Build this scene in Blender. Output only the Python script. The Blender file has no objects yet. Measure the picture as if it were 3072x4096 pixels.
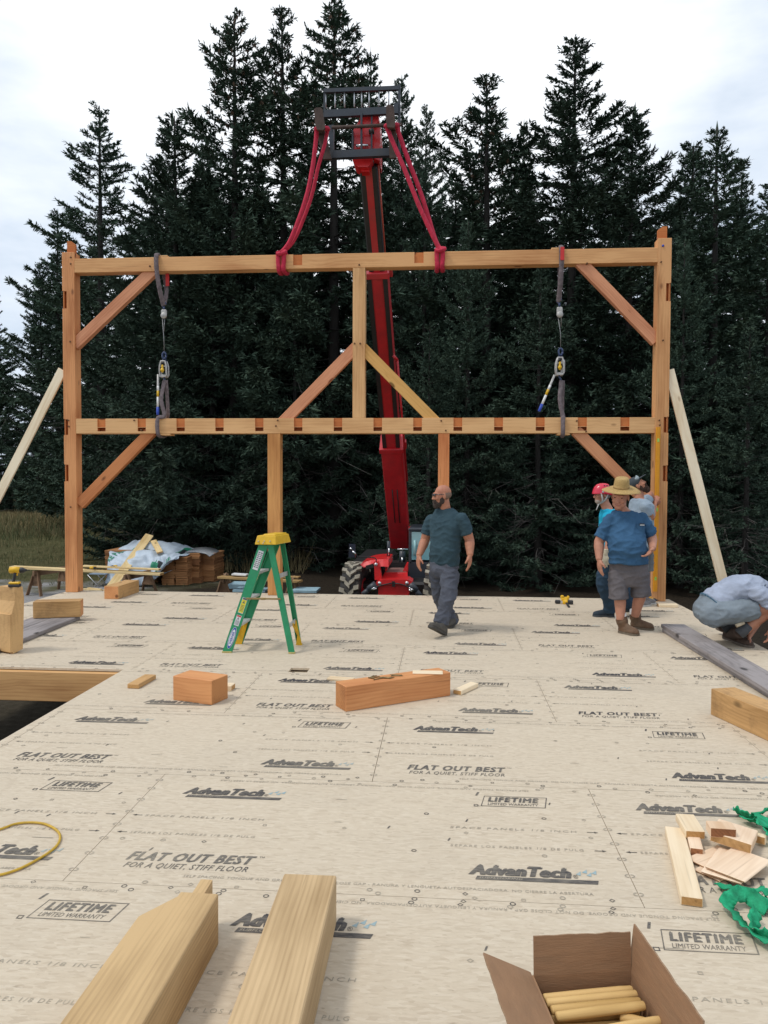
import bpy, bmesh, math, random
import numpy as np
from mathutils import Vector, Matrix, noise, Euler
R = math.radians
SC = bpy.context.scene
COL = SC.collection

# ------------------------------------------------------------------ camera
F, CH, YAW, PITCH, ROLL = 3051.27, 1.7051, -0.07797, 0.0365, 0.0042   # focal length in px of a 3072x4096 frame
CAMP = Vector((0, 0, CH))
_fw = Vector((math.sin(YAW)*math.cos(PITCH), math.cos(YAW)*math.cos(PITCH), -math.sin(PITCH)))
_rt = Vector((math.cos(YAW), -math.sin(YAW), 0)); _up = _rt.cross(_fw)
_r2 = _rt*math.cos(ROLL)+_up*math.sin(ROLL); _u2 = _up*math.cos(ROLL)-_rt*math.sin(ROLL)
cd = bpy.data.cameras.new('camera'); cam = bpy.data.objects.new('camera', cd); COL.objects.link(cam)
cd.sensor_fit = 'VERTICAL'; cd.sensor_height = 24; cd.sensor_width = 18; cd.lens = 24*F/4096
cd.clip_start = 0.05; cd.clip_end = 2000
m = Matrix((_r2, _u2, -_fw)).transposed().to_4x4(); m.translation = CAMP
cam.matrix_world = m; SC.camera = cam

# ------------------------------------------------------------------ world, sun, exposure
SUN_EL, SUN_AZ = R(60), R(-115)       # behind thin cloud, high, to the left (azimuth from +Y, clockwise)
w = bpy.data.worlds.new('World'); SC.world = w; w.use_nodes = True
nt = w.node_tree; nt.nodes.clear()
N = lambda t: nt.nodes.new(t)
out = N('ShaderNodeOutputWorld'); bg = N('ShaderNodeBackground'); sky = N('ShaderNodeTexSky')
sky.sky_type = 'NISHITA'; sky.sun_disc = False; sky.sun_elevation = SUN_EL; sky.sun_rotation = SUN_AZ
sky.dust_density = 2.0; sky.ozone_density = 1.0
tc = N('ShaderNodeTexCoord'); mp = N('ShaderNodeMapping'); mp.inputs['Scale'].default_value = (1.3, 1.3, 3.6)
nz = N('ShaderNodeTexNoise'); nz.inputs['Scale'].default_value = 1.5; nz.inputs['Detail'].default_value = 6; nz.inputs['Roughness'].default_value = .55
cr = N('ShaderNodeValToRGB'); cr.color_ramp.elements[0].position = .36; cr.color_ramp.elements[1].position = .58
cr.color_ramp.elements[0].color = (6.9, 7.9, 9.2, 1); cr.color_ramp.elements[1].color = (11.8, 12.1, 12.4, 1)
mx = N('ShaderNodeMix'); mx.data_type = 'RGBA'; mx.inputs[0].default_value = .86
L = nt.links.new
L(tc.outputs['Generated'], mp.inputs[0]); L(mp.outputs[0], nz.inputs['Vector'])
dt = N('ShaderNodeVectorMath'); dt.operation = 'DOT_PRODUCT'; dt.inputs[1].default_value = Vector((-.12, .86, .50)).normalized(); L(tc.outputs['Generated'], dt.inputs[0])   # thin bright cloud ahead
gr = N('ShaderNodeMapRange'); gr.inputs[1].default_value = .91; gr.inputs[2].default_value = 1.0; gr.inputs[3].default_value = -.08; gr.inputs[4].default_value = .22; L(dt.outputs['Value'], gr.inputs[0])
sm = N('ShaderNodeMath'); sm.operation = 'ADD'; L(nz.outputs[0], sm.inputs[0]); L(gr.outputs[0], sm.inputs[1]); L(sm.outputs[0], cr.inputs[0])
L(sky.outputs[0], mx.inputs[6]); L(cr.outputs[0], mx.inputs[7]); L(mx.outputs[2], bg.inputs[0])
bg.inputs[1].default_value = .096; L(bg.outputs[0], out.inputs[0])
sl = bpy.data.lights.new('sun', 'SUN'); sl.energy = 1.35; sl.angle = R(10); sl.color = (1, .96, .9)
so = bpy.data.objects.new('sun', sl); COL.objects.link(so)
sd = Vector((math.sin(SUN_AZ)*math.cos(SUN_EL), math.cos(SUN_AZ)*math.cos(SUN_EL), math.sin(SUN_EL)))
so.rotation_euler = sd.to_track_quat('Z', 'Y').to_euler(); so.location = (0, 0, 30)
SC.view_settings.view_transform = 'Standard'; SC.view_settings.look = 'None'
SC.view_settings.exposure = 0.18; SC.view_settings.gamma = 1.0
try: SC.cycles.max_bounces = 6; SC.cycles.use_denoising = True
except Exception: pass

# ------------------------------------------------------------------ pixel -> place helpers (survey of the site from the photo)
def ray(x, y): return _fw+_r2*((x-1536)/F)-_u2*((y-2048)/F)
def fl(x, y, z=0.0):
    d = ray(x, y); return CAMP+d*((z-CH)/d.z)
def pl(x, y, Y):
    d = ray(x, y); return CAMP+d*(Y/d.y)
def DP(x, y, Y): return pl(x*1.85172, y*1.85172, Y)
def S(r, g, b):
    f = lambda c: (c/255/12.92) if c <= 10 else ((c/255+.055)/1.055)**2.4
    return (f(r), f(g), f(b), 1)

# ------------------------------------------------------------------ materials
MATS = {}
def newmat(name):
    mt = bpy.data.materials.new(name); mt.use_nodes = True
    nt = mt.node_tree; b = nt.nodes['Principled BSDF']
    return mt, nt, b, nt.nodes.new, nt.links.new
def mat(name, col, rough=.7, var=.2, scale=12, bump=.15, metal=0, stretch=(1, 1, 1), dirt=None, spec=.5, coat=0, trans=0):
    """colour broken up by two noises, an optional dirt colour, and a fine bump"""
    if name in MATS: return MATS[name]
    mt, nt, b, N, L = newmat(name)
    tc = N('ShaderNodeTexCoord'); mp = N('ShaderNodeMapping'); mp.inputs['Scale'].default_value = stretch
    oi = N('ShaderNodeObjectInfo'); ad = N('ShaderNodeVectorMath'); ad.operation = 'MULTIPLY_ADD'
    cmb = N('ShaderNodeCombineXYZ')
    for k in range(3): L(oi.outputs['Random'], cmb.inputs[k])
    ad.inputs[1].default_value = (17, 23, 31)
    L(cmb.outputs[0], ad.inputs[0]); L(tc.outputs['Object'], ad.inputs[2]); L(ad.outputs[0], mp.inputs[0])
    n1 = N('ShaderNodeTexNoise'); n1.inputs['Scale'].default_value = scale; n1.inputs['Detail'].default_value = 8; n1.inputs['Roughness'].default_value = .6
    L(mp.outputs[0], n1.inputs['Vector'])
    c = N('ShaderNodeValToRGB'); c.color_ramp.elements[0].position = .3; c.color_ramp.elements[1].position = .7
    c.color_ramp.elements[0].color = tuple(x*(1-var) for x in col[:3])+(1,)
    c.color_ramp.elements[1].color = tuple(min(1, x*(1+var)) for x in col[:3])+(1,)
    L(n1.outputs[0], c.inputs[0]); o = c.outputs[0]
    if dirt:
        n2 = N('ShaderNodeTexNoise'); n2.inputs['Scale'].default_value = scale*.35; n2.inputs['Detail'].default_value = 10; n2.inputs['Roughness'].default_value = .7
        L(mp.outputs[0], n2.inputs['Vector'])
        r2 = N('ShaderNodeMapRange'); r2.inputs[1].default_value = .48; r2.inputs[2].default_value = .68; r2.inputs[4].default_value = dirt[1]
        L(n2.outputs[0], r2.inputs[0]); x = N('ShaderNodeMix'); x.data_type = 'RGBA'
        L(r2.outputs[0], x.inputs[0]); L(o, x.inputs[6]); x.inputs[7].default_value = dirt[0]; o = x.outputs[2]
    L(o, b.inputs['Base Color'])
    b.inputs['Roughness'].default_value = rough; b.inputs['Metallic'].default_value = metal
    b.inputs['Specular IOR Level'].default_value = spec; b.inputs['Coat Weight'].default_value = coat
    b.inputs['Transmission Weight'].default_value = trans
    if bump:
        bp = N('ShaderNodeBump'); bp.inputs['Strength'].default_value = bump; bp.inputs['Distance'].default_value = .01
        n3 = N('ShaderNodeTexNoise'); n3.inputs['Scale'].default_value = scale*4; n3.inputs['Detail'].default_value = 4
        L(mp.outputs[0], n3.inputs['Vector']); L(n3.outputs[0], bp.inputs['Height']); L(bp.outputs[0], b.inputs['Normal'])
    MATS[name] = mt; return mt
def wood(name, c_dark, c_light, c_knot=None, ring=26, rough=.62, knots=1.0, stain=None):
    """sawn timber: grain runs along the object's local X, growth rings round a pith line, knots, end grain by normal"""
    if name in MATS: return MATS[name]
    c_knot = c_knot or tuple(x*.3 for x in c_dark[:3])+(1,)
    mt, nt, b, N, L = newmat(name)
    tc = N('ShaderNodeTexCoord'); oi = N('ShaderNodeObjectInfo')
    def math_(op, a, bb=None, v=None):
        n = N('ShaderNodeMath'); n.operation = op; L(a, n.inputs[0])
        if bb is not None: L(bb, n.inputs[1])
        elif v is not None: n.inputs[1].default_value = v
        return n.outputs[0]
    rnd = oi.outputs['Random']
    off = N('ShaderNodeCombineXYZ'); L(math_('MULTIPLY', rnd, v=37.), off.inputs[0])
    L(math_('MULTIPLY_ADD', math_('FRACT', math_('MULTIPLY', rnd, v=7.31)), v=.22), off.inputs[1]); L(math_('MULTIPLY_ADD', math_('FRACT', math_('MULTIPLY', rnd, v=3.77)), v=.2), off.inputs[2])
    ad = N('ShaderNodeVectorMath'); ad.operation = 'ADD'; L(tc.outputs['Object'], ad.inputs[0]); L(off.outputs[0], ad.inputs[1])
    P = ad.outputs[0]
    m1 = N('ShaderNodeMapping'); m1.inputs['Scale'].default_value = (.9, 5, 5); L(P, m1.inputs[0])
    nw = N('ShaderNodeTexNoise'); nw.inputs['Scale'].default_value = 1.0; nw.inputs['Detail'].default_value = 3; L(m1.outputs[0], nw.inputs['Vector'])
    sx = N('ShaderNodeSeparateXYZ'); L(P, sx.inputs[0])
    rr = math_('SQRT', math_('ADD', math_('MULTIPLY', sx.outputs[1], sx.outputs[1]), math_('MULTIPLY', sx.outputs[2], sx.outputs[2])))
    ph = math_('ADD', math_('MULTIPLY', rr, v=ring*13.), math_('MULTIPLY', nw.outputs[0], v=16.))
    # knots
    mk = N('ShaderNodeMapping'); mk.inputs['Scale'].default_value = (1.7, 3.6, 3.6); L(P, mk.inputs[0])
    vk = N('ShaderNodeTexVoronoi'); vk.inputs['Scale'].default_value = 1.0; L(mk.outputs[0], vk.inputs['Vector'])
    kd = vk.outputs['Distance']
    ph = math_('ADD', ph, math_('DIVIDE', math_('MULTIPLY', kd, v=0.0), v=1.0))
    kinf = N('ShaderNodeMapRange'); L(kd, kinf.inputs[0]); kinf.inputs[1].default_value = .10; kinf.inputs[2].default_value = .45; kinf.inputs[3].default_value = 7.; kinf.inputs[4].default_value = 0.
    ph = math_('ADD', ph, kinf.outputs[0])
    wv = math_('SINE', ph)
    wv = math_('POWER', math_('MULTIPLY_ADD', wv, v=.5), v=1.0) if False else wv
    ring_ = N('ShaderNodeMapRange'); L(wv, ring_.inputs[0]); ring_.inputs[1].default_value = -.2; ring_.inputs[2].default_value = 1.; ring_.inputs[3].default_value = 0; ring_.inputs[4].default_value = .13
    m2 = N('ShaderNodeMapping'); m2.inputs['Scale'].default_value = (2.2, 75, 75); L(P, m2.inputs[0])
    nf = N('ShaderNodeTexNoise'); nf.inputs['Scale'].default_value = 1; nf.inputs['Detail'].default_value = 5; L(m2.outputs[0], nf.inputs['Vector'])
    m3 = N('ShaderNodeMapping'); m3.inputs['Scale'].default_value = (.8, 3, 3); L(P, m3.inputs[0])
    nl = N('ShaderNodeTexNoise'); nl.inputs['Scale'].default_value = 1.3; nl.inputs['Detail'].default_value = 4; L(m3.outputs[0], nl.inputs['Vector'])
    v = math_('ADD', math_('MULTIPLY', nf.outputs[0], v=.55), math_('MULTIPLY_ADD', nl.outputs[0], v=1.7))
    v = math_('SUBTRACT', math_('SUBTRACT', v, v=1.0), ring_.outputs[0])
    v = math_('ADD', v, math_('MULTIPLY', rnd, v=.12))
    c = N('ShaderNodeValToRGB'); c.color_ramp.elements[0].position = .12; c.color_ramp.elements[1].position = .80
    c.color_ramp.elements[0].color = c_dark; c.color_ramp.elements[1].color = c_light; L(v, c.inputs[0]); o = c.outputs[0]
    km = N('ShaderNodeMapRange'); L(kd, km.inputs[0]); km.inputs[1].default_value = .07; km.inputs[2].default_value = .125; km.inputs[3].default_value = .85*knots; km.inputs[4].default_value = 0
    x = N('ShaderNodeMix'); x.data_type = 'RGBA'; L(km.outputs[0], x.inputs[0]); L(o, x.inputs[6]); x.inputs[7].default_value = c_knot; o = x.outputs[2]
    mc = N('ShaderNodeMapping'); mc.inputs['Scale'].default_value = (1.1, 34, 34); L(P, mc.inputs[0])
    nc = N('ShaderNodeTexNoise'); nc.inputs['Scale'].default_value = 1; nc.inputs['Detail'].default_value = 3; L(mc.outputs[0], nc.inputs['Vector'])
    ck = N('ShaderNodeMapRange'); L(nc.outputs[0], ck.inputs[0]); ck.inputs[1].default_value = .66; ck.inputs[2].default_value = .74; ck.inputs[4].default_value = .42     # drying checks and dark streaks
    x = N('ShaderNodeMix'); x.data_type = 'RGBA'; L(ck.outputs[0], x.inputs[0]); L(o, x.inputs[6]); x.inputs[7].default_value = tuple(k*.42 for k in c_dark[:3])+(1,); o = x.outputs[2]
    if stain:
        ns = N('ShaderNodeTexNoise'); ns.inputs['Scale'].default_value = 4; ns.inputs['Detail'].default_value = 9; ns.inputs['Roughness'].default_value = .75; L(P, ns.inputs['Vector'])
        rs = N('ShaderNodeMapRange'); L(ns.outputs[0], rs.inputs[0]); rs.inputs[1].default_value = .52; rs.inputs[2].default_value = .72; rs.inputs[4].default_value = stain[1]
        x = N('ShaderNodeMix'); x.data_type = 'RGBA'; L(rs.outputs[0], x.inputs[0]); L(o, x.inputs[6]); x.inputs[7].default_value = stain[0]; o = x.outputs[2]
    L(o, b.inputs['Base Color']); b.inputs['Roughness'].default_value = rough; b.inputs['Specular IOR Level'].default_value = .3
    bp = N('ShaderNodeBump'); bp.inputs['Strength'].default_value = .25; bp.inputs['Distance'].default_value = .004
    L(nf.outputs[0], bp.inputs['Height']); L(bp.outputs[0], b.inputs['Normal'])
    MATS[name] = mt; return mt

# ------------------------------------------------------------------ object helpers
def tag(o, label=None, cat=None, group=None, kind=None):
    if label: o['label'] = label
    if cat: o['category'] = cat
    if group: o['group'] = group
    if kind: o['kind'] = kind
    return o
def thing(name, label, cat, loc=(0, 0, 0), rotz=0, group=None):
    o = bpy.data.objects.new(name, None); COL.objects.link(o); o.empty_display_size = .1
    o.location = loc; o.rotation_euler = (0, 0, rotz)
    UPD.append(o); bpy.context.view_layer.update()
    return tag(o, label, cat, group)
UPD = []
class MB:
    """collects shapes, then links them as ONE mesh object"""
    def __init__(s): s.bm = bmesh.new()
    def box(s, c, size, rot=None, bev=0., seg=1, mi=0, taper=None):
        r = bmesh.ops.create_cube(s.bm, size=1); vs = r['verts']
        for v in vs:
            k = 1.0
            if taper and v.co.z > 0: k = taper
            v.co = Vector((v.co.x*size[0]*k, v.co.y*size[1]*k, v.co.z*size[2]))
        fs = set(f for v in vs for f in v.link_faces)
        if bev:
            es = list(set(e for v in vs for e in v.link_edges))
            rb = bmesh.ops.bevel(s.bm, geom=es, offset=bev, segments=seg, affect='EDGES')
            vs = list(set(v for f in rb['faces'] for v in f.verts) | set(v for v in vs if v.is_valid))
            fs = set(f for v in vs for f in v.link_faces)
        mt = (rot.to_4x4() if rot is not None else Matrix.Identity(4)); mt = Matrix.Translation(c) @ mt
        for v in vs: v.co = mt @ v.co
        for f in fs: f.material_index = mi
        return vs
    def span(s, a, b, w, h, up=Vector((0, 0, 1)), bev=0., mi=0):
        """bar of section w (side) x h (up) from a to b"""
        a, b = Vector(a), Vector(b); x = (b-a).normalized(); y = Vector(up).cross(x)
        if y.length < 1e-4: y = Vector((0, 1, 0)).cross(x)
        y.normalize(); z = x.cross(y)
        return s.box((a+b)/2, ((b-a).length, w, h), Matrix((x, y, z)).transposed(), bev=bev, mi=mi)
    def ring_loft(s, rings, cap=True, mi=0, closed=False):
        vv = [[s.bm.verts.new(p) for p in r] for r in rings]; n = len(rings[0]); fs = []
        pairs = list(zip(vv[:-1], vv[1:]))+([(vv[-1], vv[0])] if closed else [])
        for a, b in pairs:
            for i in range(n):
                fs.append(s.bm.faces.new((a[i], a[(i+1) % n], b[(i+1) % n], b[i])))
        if cap and not closed:
            fs.append(s.bm.faces.new(list(reversed(vv[0])))); fs.append(s.bm.faces.new(vv[-1]))
        for f in fs: f.material_index = mi; f.smooth = True
        return vv
    def tube(s, pts, rad, n=8, mi=0, cap=True, flat=None, closed=False):
        """tube through pts; rad is a number or a list; flat=(side scale, up scale) squashes the section"""
        pts = [Vector(p) for p in pts]; k = len(pts)
        if not hasattr(rad, '__len__'): rad = [rad]*k
        rings = []; ref = None
        for i, p in enumerate(pts):
            if closed: t = pts[(i+1) % k]-pts[i-1]
            else: t = pts[min(i+1, k-1)]-pts[max(i-1, 0)]
            t.normalize()
            if ref is None:
                ref = Vector((0, 0, 1)) if abs(t.z) < .9 else Vector((0, 1, 0))
            u = (ref-t*ref.dot(t)).normalized(); ref = u; v = t.cross(u)
            fx, fy = flat if flat else (1, 1)
            rings.append([p+(u*math.cos(a)*fy+v*math.sin(a)*fx)*rad[i] for a in [2*math.pi*j/n for j in range(n)]])
        return s.ring_loft(rings, cap, mi, closed)
    def cyl(s, a, b, r, n=16, r2=None, mi=0): return s.tube([a, b], [r, r if r2 is None else r2], n, mi)
    def ell(s, c, r, rot=None, n=14, m=9, mi=0):
        c = Vector(c); mt = rot.to_3x3() if rot is not None else Matrix.Identity(3)
        top = s.bm.verts.new(c+mt @ Vector((0, 0, r[2]))); bot = s.bm.verts.new(c-mt @ Vector((0, 0, r[2])))
        rg = []
        for i in range(1, m):
            th = math.pi*i/m
            rg.append([s.bm.verts.new(c+mt @ Vector((r[0]*math.sin(th)*math.cos(2*math.pi*j/n), r[1]*math.sin(th)*math.sin(2*math.pi*j/n), r[2]*math.cos(th)))) for j in range(n)])
        fs = []
        for j in range(n):
            fs.append(s.bm.faces.new((top, rg[0][j], rg[0][(j+1) % n]))); fs.append(s.bm.faces.new((bot, rg[-1][(j+1) % n], rg[-1][j])))
        for a, b in zip(rg[:-1], rg[1:]):
            for j in range(n): fs.append(s.bm.faces.new((a[j], b[j], b[(j+1) % n], a[(j+1) % n])))
        for f in fs: f.smooth = True; f.material_index = mi
    def prism(s, poly, org, ux, uy, depth, mi=0):
        """outline poly (2-D) in the plane org+ux*a+uy*b, thickened by depth along ux x uy"""
        ux, uy = Vector(ux).normalized(), Vector(uy).normalized(); n = ux.cross(uy); org = Vector(org)
        a = [s.bm.verts.new(org+ux*p[0]+uy*p[1]) for p in poly]; b = [s.bm.verts.new(v.co+n*depth) for v in a]
        k = len(a); fs = [s.bm.faces.new(list(reversed(a))), s.bm.faces.new(b)]
        for i in range(k): fs.append(s.bm.faces.new((a[i], a[(i+1) % k], b[(i+1) % k], b[i])))
        for f in fs: f.material_index = mi
    def build(s, name, mats, parent=None, smooth=None, world=True):
        bmesh.ops.recalc_face_normals(s.bm, faces=s.bm.faces[:])
        me = bpy.data.meshes.new(name); s.bm.to_mesh(me); s.bm.free()
        return link(name, me, mats, parent, smooth, world)
def link(name, me, mats, parent=None, smooth=None, world=True):
    o = bpy.data.objects.new(name, me); COL.objects.link(o)
    for mt in (mats if isinstance(mats, (list, tuple)) else [mats]): me.materials.append(mt)
    if smooth is not None: me.polygons.foreach_set('use_smooth', [smooth]*len(me.polygons))
    if parent is not None:
        o.parent = parent
        if world: o.matrix_parent_inverse = wm(parent).inverted()
    return o
def wm(o):
    m = Matrix.LocRotScale(o.location, o.rotation_euler, o.scale)
    return wm(o.parent) @ o.matrix_parent_inverse @ m if o.parent else m
def fused(mb, name, mats, parent=None, voxel=.007, smooth=2, disp=None):
    """fuse overlapping closed shapes into one continuous skin"""
    bmesh.ops.recalc_face_normals(mb.bm, faces=mb.bm.faces[:])
    me = bpy.data.meshes.new('tmp'); mb.bm.to_mesh(me); mb.bm.free()
    o = bpy.data.objects.new('tmp', me); COL.objects.link(o)
    md = o.modifiers.new('r', 'REMESH'); md.mode = 'VOXEL'; md.voxel_size = voxel
    if smooth:
        ms = o.modifiers.new('s', 'SMOOTH'); ms.factor = .5; ms.iterations = smooth
    dg = bpy.context.evaluated_depsgraph_get(); ev = o.evaluated_get(dg)
    me2 = bpy.data.meshes.new_from_object(ev); COL.objects.unlink(o); bpy.data.objects.remove(o); bpy.data.meshes.remove(me)
    me2.name = name; me2.materials.clear()
    if disp:
        me2.update()
        for v in me2.vertices:
            v.co += v.normal*disp(v.co)
    return link(name, me2, mats, parent, True)
def cut(o, boxes, cmat):
    """saw pockets (world boxes (centre,size)) out of a timber; the fresh faces take cmat"""
    mb = MB(); inv = wm(o).inverted()
    for c, sz in boxes: mb.box(Vector(c), sz)
    bmesh.ops.recalc_face_normals(mb.bm, faces=mb.bm.faces[:])
    bmesh.ops.transform(mb.bm, matrix=inv, verts=mb.bm.verts[:])
    me = bpy.data.meshes.new('c'); mb.bm.to_mesh(me); mb.bm.free(); me.materials.append(cmat)
    tmp = bpy.data.objects.new('c', me); COL.objects.link(tmp)
    base = bpy.data.objects.new('b', o.data); COL.objects.link(base)
    md = base.modifiers.new('b', 'BOOLEAN'); md.operation = 'DIFFERENCE'; md.object = tmp; md.solver = 'EXACT'
    try: md.material_mode = 'TRANSFER'
    except Exception: pass
    bpy.context.view_layer.update()
    dg = bpy.context.evaluated_depsgraph_get(); me2 = bpy.data.meshes.new_from_object(base.evaluated_get(dg))
    old = o.data; o.data = me2; me2.name = old.name
    for x in (tmp, base): COL.objects.unlink(x); bpy.data.objects.remove(x)
def frame_mat(a, b, up):
    a, b = Vector(a), Vector(b); x = (b-a).normalized(); y = Vector(up).cross(x).normalized(); z = x.cross(y)
    mt = Matrix((x, y, z)).transposed().to_4x4(); mt.translation = (a+b)/2
    return mt, (b-a).length
def timber(name, a, b, w_, h, mats, up=(0, 0, 1), parent=None, bev=.004, endm=None):
    """sawn piece from a to b, w_ across and h along 'up'; local X is the grain"""
    mt, ln = frame_mat(a, b, up); mb = MB(); mb.box((0, 0, 0), (ln, w_, h), bev=bev)
    if endm:
        for f in mb.bm.faces:
            f.normal_update()
            if abs(f.normal.x) > .9: f.material_index = 1
    o = mb.build(name, [mats, endm] if endm else mats, None)
    if parent is not None:
        o.parent = parent; o.matrix_parent_inverse = wm(parent).inverted()
    o.location = mt.translation; o.rotation_euler = mt.to_euler()
    return o
# ================================================================== ground
GZ = -1.2
def ground():
    mt, nt, b, N, L = newmat('ground_mat')
    tc = N('ShaderNodeTexCoord')
    def noise_(sc, det=8, ro=.6):
        n = N('ShaderNodeTexNoise'); n.inputs['Scale'].default_value = sc; n.inputs['Detail'].default_value = det; n.inputs['Roughness'].default_value = ro
        L(tc.outputs['Object'], n.inputs['Vector']); return n.outputs[0]
    def ramp(i, p0, p1, c0, c1):
        c = N('ShaderNodeValToRGB'); e = c.color_ramp.elements; e[0].position = p0; e[1].position = p1; e[0].color = c0; e[1].color = c1; L(i, c.inputs[0]); return c.outputs[0]
    grav = ramp(noise_(60, 4, .8), .3, .7, (.16, .15, .15, 1), (.42, .41, .40, 1))
    gras = ramp(noise_(3), .3, .7, (.055, .055, .02, 1), (.11, .10, .045, 1))
    dry = ramp(noise_(9), .3, .7, (.10, .08, .035, 1), (.22, .17, .08, 1))
    duff = ramp(noise_(14), .3, .7, (.014, .011, .008, 1), (.04, .03, .02, 1))
    sx = N('ShaderNodeSeparateXYZ'); L(tc.outputs['Object'], sx.inputs[0])
    big = noise_(.35, 5)
    def m2(op, a, v=None, bb=None):
        n = N('ShaderNodeMath'); n.operation = op; L(a, n.inputs[0])
        if bb is not None: L(bb, n.inputs[1])
        elif v is not None: n.inputs[1].default_value = v
        return n.outputs[0]
    def mixc(f, a, c):
        x = N('ShaderNodeMix'); x.data_type = 'RGBA'; L(f, x.inputs[0]); L(a, x.inputs[6]); L(c, x.inputs[7]); return x.outputs[2]
    wob = m2('MULTIPLY_ADD', m2('SUBTRACT', big, .5), 9.)
    yy = m2('ADD', sx.outputs[1], bb=wob); xx = m2('ADD', sx.outputs[0], bb=wob)
    def step(i, a, c):
        r = N('ShaderNodeMapRange'); L(i, r.inputs[0]); r.inputs[1].default_value = a; r.inputs[2].default_value = c; return r.outputs[0]
    o = mixc(step(xx, -9, -6), grav, gras); o = mixc(step(yy, 20.5, 22), o, gras)          # gravel apron round the building, mown grass further out
    o = mixc(step(yy, 38, 43), o, dry)              # tall dry grass
    wood_edge = m2('MULTIPLY', step(xx, -8.5, -5.5), bb=step(yy, 15, 19)); wood_edge = m2('MAXIMUM', wood_edge, bb=step(xx, 1.0, 3.0))
    o = mixc(wood_edge, o, duff)                    # needle litter under the spruces
    under = m2('MULTIPLY', step(sx.outputs[0], -6.6, -6.2), bb=step(sx.outputs[1], 12.9, 12.5))
    o = mixc(under, o, ramp(noise_(11), .3, .7, (.05, .042, .028, 1), (.10, .085, .06, 1)))   # bare soil under the deck
    L(o, b.inputs['Base Color']); b.inputs['Roughness'].default_value = .95; b.inputs['Specular IOR Level'].default_value = .1
    bp = N('ShaderNodeBump'); bp.inputs['Strength'].default_value = .8; bp.inputs['Distance'].default_value = .03; L(noise_(45, 5, .8), bp.inputs['Height']); L(bp.outputs[0], b.inputs['Normal'])
    n = 90; xs = [-220+440*i/n for i in range(n+1)]
    # finer near the site: warp the grid
    g = lambda t: math.copysign(abs(t)**2.2*400, t)
    ax = [g(-1+2*i/n) for i in range(n+1)]
    bm = bmesh.new(); vv = []
    for y in ax:
        row = []
        for x in ax:
            z = GZ
            d = max(0, y-34+(x if x > -8 else 0)*0)
            if y > 24 and x < 4: z += min(1.0, (y-24)/34)*1.0*min(1, (4-x)/14)
            if math.hypot(x, y-8) > 13: z += .07*noise.noise((x*.4, y*.4, 3))
            row.append(bm.verts.new((x, y, z)))
        vv.append(row)
    for j in range(n):
        for i in range(n):
            f = bm.faces.new((vv[j][i], vv[j][i+1], vv[j+1][i+1], vv[j+1][i])); f.smooth = True
    me = bpy.data.meshes.new('ground'); bm.to_mesh(me); bm.free()
    tag(link('ground', me, mt), 'gravel and grass ground around the raised deck', 'ground', kind='structure')
ground()
def gz(x, y):
    z = GZ
    if y > 24 and x < 4: z += min(1.0, (y-24)/34)*1.0*min(1, (4-x)/14)
    return z

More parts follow.
